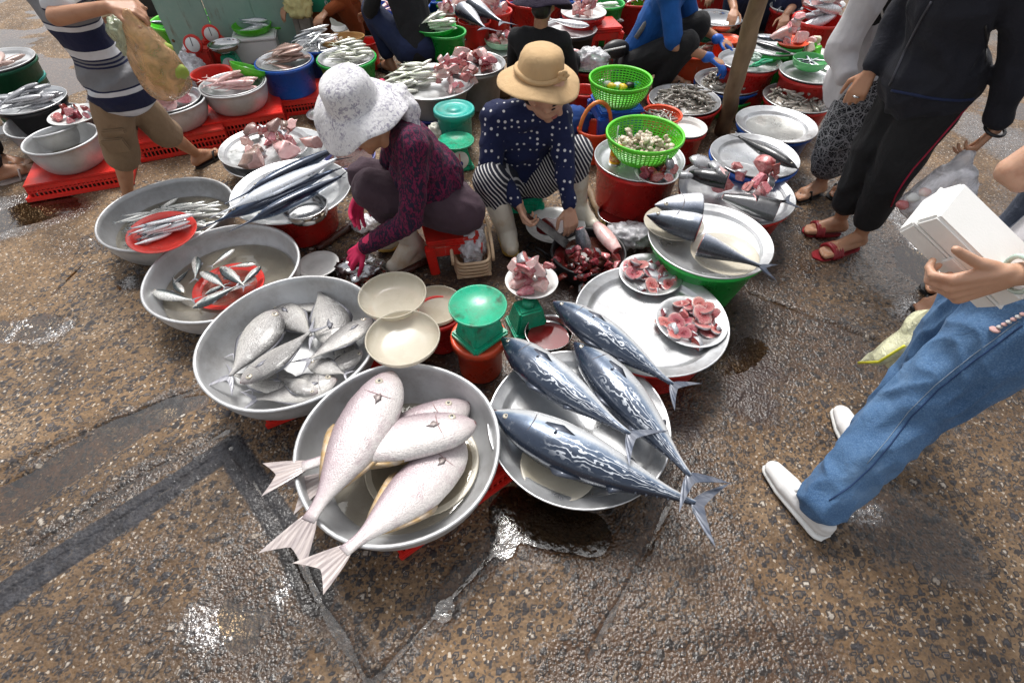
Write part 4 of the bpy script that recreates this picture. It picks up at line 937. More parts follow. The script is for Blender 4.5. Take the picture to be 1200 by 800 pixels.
# --- tray of bonito
tA = tray('round aluminium tray carrying three striped bonito', .18, [(577, 473), (707, 604.5), (780, 516), (668, 406), (772.6, 558.8), (590, 547), (610, 429)], rimw=.15)
under(tA, 'dark tub hidden under the bonito tray', BLACKP, .72, dz=.032)
plate('milky plastic plate under the nearest bonito tail', .173, None, MILK, xyr=(*P(655, 545, .172)[:2], .125), h=.02)
GB = 'striped bonito on the trays'
big_fish('striped blue bonito lying lowest, along the open edge of the tray', 'fish', 'bonito', BONITO, *at2((575, 485), (843, 604), .232, .225), GB, name='bonito', bend=-.05, roll=.1)
big_fish('striped blue bonito with its tail across the back of another', 'fish', 'bonito', BONITO, *at2((586, 397), (757, 524), .232, .29), GB, name='bonito', bend=-.04, roll=.12)
big_fish('striped blue bonito between the other two on its tray', 'fish', 'bonito', BONITO, *at2((675, 400), (828, 578), .232, .255), GB, name='bonito', bend=.05, roll=.12)
tB = tray('round aluminium tray with two plates of rosy fish steaks', .22, [(683.7, 346.8), (856.6, 382.5), (792.6, 440.4), (668, 388), (727.6, 314), (841, 348), (727, 425)], rimw=.17)
under(tB, 'red tub under the tray of fish steaks', REDT, .9)
big_fish('striped blue bonito resting on the rim of the steak tray', 'fish', 'bonito', BONITO, *at2((649, 353), (806, 462), .275, .26), GB, name='bonito', bend=.03, roll=.15)
sA = plate('clear grey plate of rosy steaks beside the fish offcuts', .222, [(725, 318), (800, 322), (760, 345), (762, 297)], ALU, .03)
sB = plate('clear grey plate of rosy steaks near the tray edge', .222, [(770, 375), (852, 380), (812, 408), (812, 346)], ALU, .03)
pile(sA, 30, 'fish_steak', 'rosy fish steak on the plate beside the offcuts', 'fish steak', 'rosy fish steaks', mk_steak, .072, .75, .10, .78, 0, None, .30, .7, .2, 3, scl=(.5, .5, .5), zoff=.2)
pile(sB, 32, 'fish_steak', 'rosy fish steak on the plate near the tray edge', 'fish steak', 'rosy fish steaks', mk_steak, .075, .75, .10, .78, 0, None, .28, .7, .2, 4, scl=(.5, .5, .5), zoff=.2)
ob_ = tub('upturned stub of black tub', .1, .1, None, BLACKP, xyr=(*P(640, 460, 0)[:2], .05)) if False else None

# --- green tub with the cut tuna
tD = tray('round aluminium tray with a cut tuna head and tail on milky plates', .30, [(756, 267), (828, 238.5), (907.5, 291), (888, 261), (850, 328), (780, 300)], rimw=.16)
under(tD, 'green tub under the tray of cut tuna', GREEN, .95, bot=.7)
p1 = plate('milky plate beneath the tuna head', .312, [(757, 262), (823, 262), (795, 283), (790, 240)], MILK, .022)
p2 = plate('milky plate beneath the tuna tail', .312, [(811, 293), (888, 300), (850, 323), (850, 272)], MILK, .022)
def fish_cut(label, kind, mat, cut, head, tail, dz, group=None, roll=0, name='cut_fish', flesh=None, tailfin=True, L=None):
    head = Vector(head); tail = Vector(tail); X = (head-tail).normalized(); Yd = Vector((0, 0, 1)).cross(X).normalized(); Z = X.cross(Yd)
    fm = fish_meshes(kind, 0, False, 0, cut); pr, tl = PROF[kind]; bl = 1-tl[0]*.8; L = L or (head-tail).length/((cut[1]-cut[0])*bl+(tl[0] if tailfin and cut[1] == 1 else 0))
    rm = (Matrix((X, Yd, Z)).transposed() @ Matrix.Rotation(roll, 3, 'X')).to_euler()
    t = thing(name, label, 'cut fish', (head+tail)/2+Vector((0, 0, dz)), rm, group); t.scale = (L, L, L)
    xm = .5-(cut[0]+cut[1])/2*bl-(tl[0]/2 if tailfin and cut[1] == 1 else 0)
    V, F, UV = fm['body']; me = mesh('body', [v-Vector((xm, 0, 0)) for v in V], F, UV); me.materials.append(mat); ob('body', me, None, t)
    if tailfin and cut[1] == 1: me = mesh('tail_fin', [v-Vector((xm, 0, 0)) for v in fm['tail'][0]], fm['tail'][1]); ob('tail_fin', me, FIND, t)
    a = np.array(pr)
    for u, sg in ((cut[0], 1), (cut[1], -1)):
        if u in (0, 1): continue
        up, dn, wd = [np.interp(u, a[:, 0], a[:, k])*.96 for k in (1, 2, 3)]; vs = [Vector((sg*.006, 0, 0))]; n = 22
        vs += [Vector((sg*.002, math.sin(2*math.pi*i/n)*(up if i < n/2 else dn), math.cos(2*math.pi*i/n)*wd)) for i in range(n)]
        vs += [Vector((-sg*.012, v.y*.98, v.z*.98)) for v in vs[1:]]
        f = [(0, 1+i, 1+(i+1) % n) for i in range(n)]+[(1+i, 1+n+i, 1+n+(i+1) % n, 1+(i+1) % n) for i in range(n)]
        ob('cut_face', mesh('cut_face', vs, f), flesh or MEAT, t, (.5-u*bl-xm, 0, 0))
    if cut[0] == 0:
        e = fm['eye']; eo = ob('eye', mesh('eye', *ell_prim((0, 0, 0), (e[3]*1.3, e[3]*1.3, e[3]*.6))), EYEW, t, (e[0]-xm, e[1], e[2])); ob('pupil', mesh('pupil', *ell_prim((0, 0, e[3]*.2), (e[3]*.75, e[3]*.75, e[3]*.55))), EYEB, eo)
        ob('gill_cover', tube('gill_cover', [v-Vector((xm, 0, 0)) for v in fm['gill']], .004, 6), GILL, t)
    return t
fish_cut('split silver tuna head, one half beside the other, on a milky plate', 'bonito', TUNA, (0, .4), P(757, 252, .36), P(820, 268, .36), -.0, None, .2, name='cut_tuna', L=.62)
fish_cut('second half of the split tuna head lying behind the first', 'bonito', TUNA, (0, .38), P(762, 240, .36), P(826, 243, .36), -.0, None, -.3, name='cut_tuna', L=.58)
fish_cut('silver tuna tail piece with its dark fin over the tray edge', 'bonito', TUNA, (.56, 1), P(826, 288, .355), P(908, 318, .335), 0, None, .3, name='cut_tuna', L=.62)

# --- empty and single-fish trays
tE = tray('round aluminium tray with one black fish on it', .27, [(829, 169.5), (852, 157.5), (943, 192), (909, 209), (852, 193.5), (915, 169.5)], rimw=.2)
under(tE, 'blue tub under the tray with the black fish', BLUE, 1.0)
big_fish('whole black fish with a pointed snout on the round tray', 'fish', 'barr', BLACKF, *at2((934, 197), (858, 156), .305), None, name='black_fish', flip=True)
tF = tray('empty round aluminium tray with a wet bottom on a blue tub', .25, [(863, 133.5), (888, 124.5), (930, 166), (959, 147), (882, 159)], rimw=.22)
under(tF, 'blue tub under the empty tray', BLUE, .95); fill(tF, .008, CLEARW, 'water', tF['rb'])
tG = tray('aluminium tray heaped with shrimp beside the patterned trousers', .24, [(892.5, 109.5), (924, 97.5), (975, 111), (954, 132)], rimw=.12)
under(tG, 'red tub under the shrimp tray nearest the shoppers', REDT, .95)
def mk_shrimp(i, rs): return shrimp_mesh(i % 4), None
tS1 = tray('aluminium tray heaped with shrimp in a red tub', .21, [(761, 110), (800, 98), (845, 120), (817, 135)], rimw=.12)
under(tS1, 'red tub under the shrimp tray beside the lime baskets', REDT, 1.03)
tS2 = tray('aluminium tray of shrimp behind the wooden pole', .20, [(811, 91.5), (852, 81), (897, 99), (864, 109.5)], rimw=.12)
dS2 = tub('blue tub ring nested above a green tub under shrimp', .184, .10, None, BLUE, xyr=(tS2['x'], tS2['y'], tS2['r']*1.0)); tub('green tub under the blue tub of shrimp', .12, .12, None, GREEN, xyr=(tS2['x'], tS2['y'], tS2['r']*.93), bot=.74)
for d, n, where, sd in ((tG, 95, 'on the tray near the shoppers', 1), (tS1, 105, 'on the tray in the red tub', 2), (tS2, 75, 'on the tray behind the wooden pole', 3)):
    ob('shrimp_bed', lump(('bed', d['r']), (d['rb']*.98, d['rb']*.98, .03), sd, .12, 4), SHRIMP, d['o'], (0, 0, .012))['kind'] = 'stuff'
    pile(d, n, 'shrimp', 'raw grey shrimp '+where, 'shrimp', 'shrimp '+where, mk_shrimp, .085, .3, .2, .74, .0, None, .25, .55, .25, sd, dome=.035, zoff=.45)
tW = tray('white rimmed tray under the small red basket of shrimp', .20, [(822, 150), (804, 163.5), (807, 135), (780, 148)], WHITE, rimw=.2)
under(tW, 'red tub under the white rimmed tray', REDT, 1.0)
rb_ = basket('small red basket of shrimp leaning on the shrimp tub', .262, .06, [(751, 130), (800, 136.5), (774, 122), (780, 144.6)], ORNG, .75, rows=5, ribs=40)
pile(rb_, 34, 'shrimp', 'raw grey shrimp in the small red basket', 'shrimp', 'shrimp in the red basket', mk_shrimp, .075, .3, .2, .7, 0, None, .25, .5, .25, 4, dome=.02, zoff=.45)

# --- red tub with the clams and a drink can
tR = tray('aluminium tray on a red tub holding clams, a can and a plate', .30, [(694, 177), (806, 186), (750, 211), (753, 160)], rimw=.1)
under(tR, 'red tub under the tray with clam basket', REDT, .97, bot=.85)
bk = basket('lime green basket half full of clams', .435, .125, [(712.5, 156), (801, 163.5), (753, 133.5), (756, 180)], LIME, .6, ribs=52, rows=11)
def mk_clam(i, rs): return clam_mesh(), None
pile(bk, 190, 'clam', 'small cream clam in the lime green basket', 'clam', 'clams in the lime basket', mk_clam, .034, .85, .5, .74, .004, None, .5, .55, .25, 6, scl=(.5, .5, .5), dome=.045, zoff=.5)
bk2 = basket('lime green basket with scraps and wrappers on a blue stool', .42, .14, [(693, 95), (765, 94), (729, 76), (727, 107)], LIME, .6, ribs=52, rows=11)
for i, (m_, px, py) in enumerate(((WHITE, 712, 96), (M('yellow wrapper', (.75, .5, .03), .35), 717, 99), (WHITE, 724, 98), (BLACKP, 738, 98), (TEAL, 745, 97), (M('yellow wrapper', (.75, .5, .03), .35), 730, 100), (WHITE, 706, 94))):
    p = P(px, py+2, .33); tag(ob('wrapper', lump(('wrap', m_.name), (.03, .022, .016), i, .5), m_, None, p), ['crumpled white wrapper next to the yellow scrap', 'yellow wrapper in the basket', 'white scrap in the middle of the basket', 'black lump in the basket of scraps', 'teal scrap at the basket side', 'small yellow scrap beside the black lump', 'white scrap at the rim of the basket'][i]+' on the blue stool', 'wrapper', 'scraps in the lime basket')
p = P(727, 125, 0); stool('blue plastic stool under the basket of wrappers', bk2['x'], bk2['y'], 0, BLUE, .27, .28, .15)
def drink_can():
    p = P(720, 193, .285); t = thing('drink_can', 'yellow drink can with a straw on the clam tray', 'can', p)
    ob('can_body', lathe('can', [(0, .001), (.026, .001), (.031, .008), (.031, .088), (.027, .096), (.0265, .0985), (.025, .0985), (.0245, .094), (0, .094)], 28), M('yellow can print', (.80, .42, .02), .25, .5, (.75, .30, .015), 30), t)
    ob('can_band', lathe('canb', [(.0313, .030), (.0316, .031), (.0316, .058), (.0313, .059)], 28), M('red can band', (.45, .10, .02), .3, .3, (.75, .55, .2), 60), t)
    ob('can_base', lathe('canx', [(.0312, .006), (.0314, .008), (.0314, .016), (.0312, .017)], 28), STEEL, t)
    ob('straw', tube('straw', [(.004, 0, .04), (-.002, .004, .12), (-.010, .008, .17), (-.008, .010, .20)], .0032, 8), WHITE, t)
drink_can()
pm = plate('milky plate of dark red fish offcuts on the clam tray', .315, [(741, 199), (798, 203), (768, 214), (768, 190)], ALU, .022)
pile(pm, 13, 'fish_offcut', 'dark red fish offcut on the plate by the can', 'fish offcut', 'offcuts by the can', mk_lump((MEAT, PINK, MEAT)), .07, .8, .5, .7, 0, None, .4, .5, .3, 2)

# --- tray of heads and collars beside the tuna
tH = tray('round aluminium tray of black fish heads and collars', .24, [(797, 215), (930, 238), (860, 188), (880, 265)], rimw=.12)
under(tH, 'red tub under the tray of fish heads', REDT, .97)
fish_cut('black fish head chunk with an open red gill', 'bonito', BLACKF, (.05, .5), P(806, 205, .29), P(852, 214, .30), .01, None, .2, name='cut_fish', flesh=PINK, L=.46)
fish_cut('dark fish body with a round red cut, beside a tail', 'bonito', BLACKF, (.3, .85), P(905, 246, .285), P(852, 232, .285), .0, None, .3, name='fish_chunk', flesh=PINK, L=.5)
fish_cut('thin dark fish tail piece lying across the tray edge', 'bonito', BLACKF, (.66, 1), P(880, 236, .30), P(938, 236, .30), 0, None, .1, name='fish_tail', flesh=PINK, L=.5)
th = dict(tH); th['r'] = tH['r']*.75
pile(th, 14, 'fish_collar', 'pink and black fish collar on the tray of heads', 'fish collar', 'collars on the tray of heads', mk_lump((PINK, MEAT, BLACKF, PINK, STEAKF), (.5, .34, .3), 'col', .4, 0, 4), .12, .65, .55, .7, 0, None, .4, .55, .3, 8, cx=.03, cy=.04)
for i, (px, py) in enumerate(((822, 190), (840, 195), (800, 205))):
    p = P(px, py, .29); tag(ob('fish_cheek', lump('cheek', (.065, .045, .02), i, .2), SILV, None, p, (.3, .2, i*1.3)), ['silver fish cheek by the clam tray', 'silver fish cheek behind the black head', 'silver fish cheek at the tray rim'][i], 'fish cheek')

# --- knife, board, and the mess around it
pc = plate('white plate smeared with blood beside the cutting pot', .075, [(613, 255), (690, 262), (650, 246), (640, 281)], WHITE, .03)
ob('blood', lathe('bl1', [(0, .001), (.10, 0)], 30, .2), BLOODW, pc['o'], (.01, .02, .006))
pot = basin('black pan with a chopping block and bloody scraps', .10, .10, [(640, 288), (741, 300), (700, 272), (690, 318)], BLACKP, .8, name='pan'); fill(pot, .05, BLOODW, 'blood')
tag(ob('chopping_block', lathe('block', [(0, .05), (.105, .05), (.11, .046), (.112, 0), (0, 0)], 40, .02), DARKW, None, (pot['x'], pot['y'], .052)), 'round dark bloody chopping block in the black pan', 'chopping block')
bw = bowl('steel bowl of bloody water beside the red tub', .075, .07, [(700, 250), (747, 248), (724, 237), (724, 262)], STEEL, bot=.75); fill(bw, .045, BLOODW, 'blood', bw['r']*.9)
bw2 = bowl('steel bowl of bloody water beside the green scales', .085, .075, [(617, 388), (669, 388), (642, 367), (645, 411)], STEEL, bot=.75); fill(bw2, .04, BLOODW, 'blood', bw2['r']*.88)
d = dict(x=P(682, 328, 0).x, y=P(682, 328, 0).y, r=.16, rb=.15, z=.002, top=.01)
pile(d, 90, 'fish_scrap', 'scrap of dark red fish meat on the ground before the knife', 'fish scrap', 'fish scraps on the ground', mk_lump((MEAT, PINK, MEAT, DARKW, MEAT), (.5, .34, .15), 'scr', .5, 0, 4), .06, .8, .5, .95, 0, None, .4, .6, .4, 12, zoff=.3, dome=.06)
tag(ob('plastic_bag', crumple('bagscr', (.12, .085, .055), 3), BAGV, None, P(737, 276, .055)), 'crumpled clear bag of fish scraps by the green tub', 'plastic bag')
for i, (a, b, r, lab) in enumerate((((683, 205), (704, 254), .022, 'thick grey wooden stick lying by the red tub'), ((447, 331), (510, 301), .02, 'short dark wooden stick lying at the white boot'), ((415, 262), (372, 292), .018, 'dark board edge lying under the pink glove'))):
    A, B = P(*a, r), P(*b, r); tag(ob('stick', tube('stick', [A+(B-A)*(k/6)+Vector((rnd.gauss(0, .003), rnd.gauss(0, .003), 0)) for k in range(7)], [r*rnd.uniform(.85, 1.1) for k in range(7)], 10), WOOD if i == 0 else DARKW), lab, 'stick')
tag(ob('scissors', tube('scissors', [P(617, 289, .012), P(622, 284, .012), P(628, 286, .012), P(627, 293, .012), P(620, 296, .012), P(617, 289, .012), P(632, 297, .012), P(642, 305, .012), P(636, 292, .016), P(629, 290, .018), P(645, 300, .016)], .004, 6), BLACKP), 'black handled scissors on the ground by the pink steaks', 'scissors')

# --- scales, buckets and milky bowls between the basins
k1 = lidded_bucket('orange red lidded bucket with a green scale on it', .19, .19, [(525, 400), (597, 395), (560, 376), (562, 415)], ORNG)
s1, hs1 = spring_scale('green kitchen scale standing on the orange red bucket', k1['x']+.005, k1['y'], k1['top']-.002, R_(-137), 'plate', .97)
p = P(618, 382, 0); s2, hs2 = spring_scale('green kitchen scale carrying a plate of pink fish', p.x, p.y, 0, R_(-160), None, .95)
ps = plate('white plate of pink fish pieces on a scale', .19, None, WHITE, xyr=(*P(623, 328, .19)[:2], .115), h=.03)
pile(ps, 20, 'fish_piece', 'pale pink curled fish piece on the weighed plate', 'fish piece', 'pink fish on the weighed plate', mk_lump((PINK, FILL, FILL, PINK), (.5, .3, .15), 'pp', .4, 0, 3), .12, .6, .3, .66, 0, None, .3, .5, .25, 5)
p = P(537, 195, 0); spring_scale('green kitchen scale standing behind the two women', p.x, p.y, .0, R_(20), 'plate', .98)
lidded_bucket('teal lidded bucket standing behind the dotted blouse', .24, .20, [(510, 130), (554, 130), (532, 119), (532, 141)], TEAL)
m1 = bowl('shallow milky bowl by the silver grey fish basin', .302, .05, [(421, 345), (498, 345), (459, 318), (459, 373)], MILK, 'shallow milky bowls', bot=.6)
m2 = bowl('shallow milky bowl lying over the pale fish basin edge', .302, .05, [(429, 396), (514, 394), (471, 363), (472, 428)], MILK, 'shallow milky bowls', bot=.6)
m3 = bowl('shallow milky bowl on a red tub by the green scale', .22, .045, [(485, 358), (532, 355), (511, 330), (511, 384)], MILK, 'shallow milky bowls', bot=.6)
tub('red tub under the milky bowl by the green scale', .185, .185, None, REDT, xyr=(m3['x']+.01, m3['y']-.01, m3['r']*.92))
tub('red tub under the milky bowl nearest the boots', .25, .25, None, REDT, xyr=(m1['x'], m1['y'], .10))
plate('white plate touched by the pink glove', .05, [(343, 309), (402, 309), (373, 298), (373, 320)], WHITE, .03)
tag(ob('foil_parcel', crumple('foil', (.11, .09, .075), 5), M('crumpled foil', (.55, .55, .56), .22, 1, (.08, .05, .05), 14, .5, .6, .6, 40), None, P(423, 320, .06), (0, 0, .5)), 'crumpled foil parcel by the pink glove', 'parcel')
tag(ob('plastic_bag', crumple('foil2', (.07, .05, .04), 8), BAGV, None, P(428, 262, .03)), 'crumpled clear bag behind the pink glove', 'plastic bag')

# --- billfish tray, trays of ray, lavender bowl
tC = tray('round aluminium tray of long dark blue billfish', .24, [(272, 223), (341, 262), (389, 243), (411.5, 210)], rimw=.16)
under(tC, 'red tub under the billfish tray', REDT, .74, dz=.038)
GN = 'long billfish on the tray'
for lab, a, b, z, fl, rl in (('long silver and blue billfish lying lowest with its bill over the basin', (230, 270), (400, 196), .285, 0, .5), ('long dark blue billfish with a forked tail, beside the steel bowl', (268, 272), (408, 203), .300, 0, .8), ('long slim billfish lying behind the others', (262, 240), (406, 168), .285, 0, .7), ('slim silver billfish squeezed between the two dark ones', (246, 256), (404, 182), .315, 1, .2)):
    big_fish(lab, 'fish', 'need', NEED, *at2(a, b, z, z), GN, name='billfish', flip=bool(fl), roll=rl, bend=.03)
bs = bowl('steel bowl standing empty on the billfish tray', .275, .06, [(332, 241), (382, 238), (357, 226), (357, 256)], STEEL, bot=.8)
tag(ob('scoop', lump('cp', (.05, .04, .03), 1, .2), GREEN, None, P(385, 262, .03)), 'small green scoop in front of the red tub', 'scoop')
t1 = tray('lower aluminium tray under the tray of ray pieces', .13, [(257, 192), (384.5, 162), (284, 206), (340, 150)], rimw=.15)
under(t1, 'grey tub hidden under the ray trays', BLACKP, .75, dz=.033)
t2 = tray('aluminium tray heaped with pink ray pieces', .165, [(253.5, 177), (332, 147.6), (364, 159), (290, 197)], rimw=.12)
pile(t2, 26, 'ray_piece', 'pink fleshy ray piece on the aluminium tray', 'ray piece', 'ray pieces on the tray', mk_lump((RAYP, PINK, RAYP, SKINS), (.5, .3, .18), 'ray', .5, 0, 4), .12, .55, .42, .62, 0, None, .3, .5, .3, 5, cy=.05)
for lab, px, py, r, rz, m_ in (('brown ray head with wings folded at the tray front', 300, 185, (.125, .07, .045), .1, SKINS), ('whole small pink ray with a brown back, tail down', 335, 175, (.085, .085, .05), .8, RAYP), ('long pink ray wing reaching over the tray edge', 367, 168, (.14, .04, .035), -.25, RAYP)):
    tag(ob('ray', chunk(('rayb', lab), int(px), RAYP, m_, r, .45, 3), None, None, P(px, py, .165+r[2]), (0, 0, rz)), lab, 'ray')
bl_ = bowl('lavender bowl of dark brown sauce behind the billfish', .13, .12, [(385, 183), (432, 183), (410, 165), (410, 200)], LAV); fill(bl_, .09, DARKW, 'sauce', bl_['r']*.86)
sp_ = plate('small aluminium plate with a fish tail beside the floral hat', .05, [(366, 133), (392, 128), (376, 122), (378, 143)], ALU, .03)
# ------------------------------------------------------------ the stalls behind
def chunks(d, n, lab, group, mats, size, r=(.5, .34, .24), rad=.7, sd=1, name='fish_piece', cat='fish piece', dome=0, asp=.6, hh=.42, amp=.35):
    return pile(d, n, name, lab, cat, group, mk_lump(mats, r, group, amp, 0, 3), size, asp, hh, rad, 0, None, .3, .5, .3, sd, dome=dome)
def fishes(d, n, lab, group, kind, mk, size, rad=.62, ang=None, sd=1, dome=0, hh=.12):
    nm = {'brown flat fish skin': 'brown_fish', 'greenish fish skin': 'green_fish', 'sardine skin': 'sardine', 'tuna skin': 'tuna', 'pale fillet': 'pink_fish', 'cut silver skin': 'silver_fish', 'scad skin': 'scad'}[mk]
    return pile(d, n, nm, lab, 'fish', group, mk_fish(kind, mk), size, .3, hh, rad, 0, ang, .15, .55, .2, sd, dome=dome)
# left
L1 = tray('dark pan of brown fish at the edge of the market', .36, [(-45, 72), (0, 56), (36, 60), (0, 84)], ALU2, rimw=.12); under(L1, 'dark green tub under the pan of brown fish', M('dark green plastic', (.01, .12, .06), .4), 1)
fishes(L1, 9, 'brown fish in the dark pan', 'brown fish in the pan', 'mack', 'brown flat fish skin', .2, dome=.02)
L2 = tub('teal tub behind the tray of brown fish', .24, .24, [(-25, 95), (40, 81), (52, 92), (0, 104)], TEAL)
L3 = tray('aluminium tray of silver and brown fish on a dark pot', .28, [(-8, 122), (37, 102), (71, 117), (37, 132)], rimw=.12); under(L3, 'dark pot under the tray of silver and brown fish', BLACKP, .9)
fishes(L3, 16, 'silver brown fish on the aluminium tray by the striped shirt', 'fish on the left tray', 'mack', 'cut silver skin', .22, dome=.02, ang=.5)
L4 = basin('large empty aluminium basin with a plate resting on its rim', .24, .17, [(-3, 152), (70, 122), (108, 132), (30, 160)])
under(L4, 'dark stand under the empty basin', BLACKP, .6, dz=.165)
L5 = plate('white plate of red fish chunks on the basin rim', .265, [(57, 143), (100, 141), (80, 124), (80, 147)], WHITE, .025)
chunks(L5, 12, 'red fish chunk on the white plate', 'red chunks on the white plate', (MEAT, PINK), .075)
L6 = basin('aluminium basin with a grey fish in water, beside the cargo shorts', .25, .16, [(20, 170), (70, 147), (118, 155), (52, 180), (100, 168)]); fill(L6, .05, MURK, 'water', L6['r']*.8)
big_fish('grey fish lying in the basin beside the cargo shorts', 'fish', 'barr', GREYF, *at2((55, 170), (118, 150), .16), None, finmat=FIN)
def crate_under(d, label, w_=.46, dd=.32, rz=.3, h=None, dx=0, dy=0): crate(label, d['x']+dx, d['y']+dy, 0, w_, dd, h or d['o'].location.z+.003, rz)
crate_under(L6, 'red slotted crate under the basin beside the cargo shorts', .5, .34, .35)
L7 = basin('aluminium basin of silver fish chunks behind the striped shirt', .26, .15, [(237.5, 113), (190, 137), (160, 120), (200, 101)]); crate_under(L7, 'red slotted crate under the silver fish chunks', .5, .36, .4)
t7 = tray('tray of silver fish chunks set into the basin', .27, None, ALU, xyr=(L7['x'], L7['y'], L7['r']*.9), rimw=.1)
chunks(t7, 20, 'silver fish chunk in the basin behind the striped shirt', 'silver chunks', (SILV, SILV, FILL), .13, (.5, .3, .26), dome=.03)
L8 = basin('aluminium basin of pale pink fish on a slotted crate', .27, .15, [(226, 105), (317.5, 92.5), (275, 86), (265, 112)]); crate_under(L8, 'red slotted crate under the pale pink fish basin', .5, .36, .35)
t8 = tray('inner tray of pale pink fish', .275, None, ALU, xyr=(L8['x'], L8['y'], L8['r']*.93), rimw=.1)
fishes(t8, 16, 'small pale pink fish on the inner tray', 'pale pink small fish', 'mack', 'pale fillet', .19, .55, .2, dome=.02)
cl = bowl('lime green colander tilted on the rim of the pink fish', .33, .06, None, LIME, xyr=(*P(287, 78, .33)[:2], .11)); cl['o'].rotation_euler = (-.35, .3, 0); tag(ob('scrap', lump('is', (.03, .02, .012), 1, .3), WHITE, None, P(287, 81, .30)), 'white scrap lying in the lime colander', 'scrap')
L9 = tub('blue tub with a tray of brown flat fish', .30, .20, [(300, 80), (367, 66), (335, 58.6), (320, 85)], BLUE, .82); crate_under(L9, 'red slotted crate under the blue tub', .42, .32, .3)
t9 = tray('tray of brown flat fish set into the blue tub', .305, None, ALU, xyr=(L9['x'], L9['y'], L9['r']*.93), rimw=.1)
fishes(t9, 18, 'brown flat fish on the tray in the blue tub', 'brown flat fish', 'grey', 'brown flat fish skin', .2, .55, .3, dome=.02, hh=.13)
L10 = tub('red tub beside the red scale boxes', .26, .2, [(226, 86), (268, 80), (250, 74), (245, 95)], RED)
L12 = tub('dark blue tub with a tray of fish strips', .27, .27, [(343, 53.6), (374, 42.6), (400, 47), (376, 61)], BLUE); t12 = tray('tray of white fish strips', .275, None, ALU, xyr=(L12['x'], L12['y'], L12['r']*.96), rimw=.1)
fishes(t12, 20, 'thin white fish strip on the tray', 'white fish strips', 'slim', 'sardine skin', .2, .55, .9, dome=.02)
tag(ob('wooden_bowl', lathe('wbw', bowl_prof(.13, .06, .6), 36), M('pale wood bowl', (.50, .28, .09), .5, 0, (.36, .19, .06), 12), None, P(402, 54, .24), (0, 0, .3), (1.3, .8, 1)), 'oval wooden bowl of cream fillets', 'bowl')
wd_ = dict(x=P(402, 54, .25).x, y=P(402, 54, .25).y, r=.13, rb=.1, z=.255, top=.30)
chunks(wd_, 9, 'cream fillet strip in the wooden bowl', 'cream fillets', (CREAM, CREAM, FILL), .12, (.5, .14, .12), sd=4, asp=.3, hh=.25, rad=.55)
tub('dark stand under the wooden bowl', .245, .245, None, BLACKP, xyr=(*P(403, 55, .245)[:2], .10))
tub('small red tub beside the wooden bowl', .2, .2, [(418, 48), (440, 46), (429, 42), (429, 54)], RED)
L13 = tub('green tub of small green and white fish', .28, .22, [(369.5, 73), (402, 55), (441, 62), (398, 81)], GREEN); t13 = tray('tray of green and white fish set in the green tub', .285, None, ALU, xyr=(L13['x'], L13['y'], L13['r']*.94), rimw=.1)
tub('dark stand under the green tub', .065, .065, None, BLACKP, xyr=(L13['x'], L13['y'], L13['r']*.6))
fishes(t13, 24, 'small green and white fish in the green tub', 'green and white fish', 'mack', 'greenish fish skin', .18, .6, .2, dome=.03)
p = P(398, 42, 0); lid = tag(ob('shallow_pan', lathe('panlid', tray_prof(.26, .04, .14), 56), ALU2, None, (p.x, p.y+.12, .25), (R_(62), R_(-8), 0)), 'big grey metal pan standing on edge against the post', 'pan')
# red boxes with round dials beside the metal wall
def dial_box(px, py, lab, z0=.0, s=1, rz=.2):
    p = P(px, py, 0); t = thing('scale_box', lab, 'scale', (p.x, p.y, z0), (0, 0, rz))
    ob('box', boxes('box', [((0, 0, .12*s), (.24*s, .14*s, .24*s))], .012), RED, t); ob('dial_back', lathe(('db', s), [(0, .03), (.085*s, .03), (.09*s, .026), (.09*s, 0), (0, 0)], 32), RED, t, (0, -.04, .30*s), (math.pi/2-.2, 0, 0))
    d_ = ob('dial', lathe(('dd', s), [(0, .004), (.068*s, .004), (.07*s, 0), (0, 0)], 32), WHITE, t, (0, -.072, .306*s), (math.pi/2-.2, 0, 0)); ob('pointer', boxes('pointer', [((0, .02, .005), (.005, .06, .002))], .0005), BLACKP, d_)
    return t
dial_box(243, 84, 'red scale box with a white dial, beside the clear bags', 0, .72); dial_box(260, 72, 'red scale box with a white ring dial by the metal wall', 0, .72, .5)
p = P(275, 84, 0); st_, hh_ = spring_scale('green scale with a steel bowl in front of the metal wall', p.x, p.y, 0, .2, 'bowl', .95)
p = P(308, 68, 0); tag(ob('foam_box', boxes('foam_box', [((0, 0, .085), (.32, .26, .17)), ((0, 0, .18), (.34, .28, .03))], .01), FOAM, None, (p.x, p.y, 0), (0, 0, .25)), 'stained white foam box with a green bowl on top', 'box')
gb = bowl('green bowl of silver fish on the foam box', .25, .06, None, LIME, xyr=(p.x+.0, p.y, .15)); fishes(gb, 7, 'silver fish in the green bowl on the foam box', 'fish on the foam box', 'mack', 'tuna skin', .2, .5, .3)
for i, (px, py, lab) in enumerate(((226, 62, 'clear plastic bag hanging beside the red scale boxes'), (232, 45, 'pile of clear plastic bags by the metal wall'), (228, 75, 'crumpled clear bag next to the red tub'))):
    tag(ob('plastic_bag', crumple(('pb', i), (.09, .08, .11), 10+i), BAGV, None, P(px, py+20, .08), (0, 0, i)), lab, 'plastic bag')
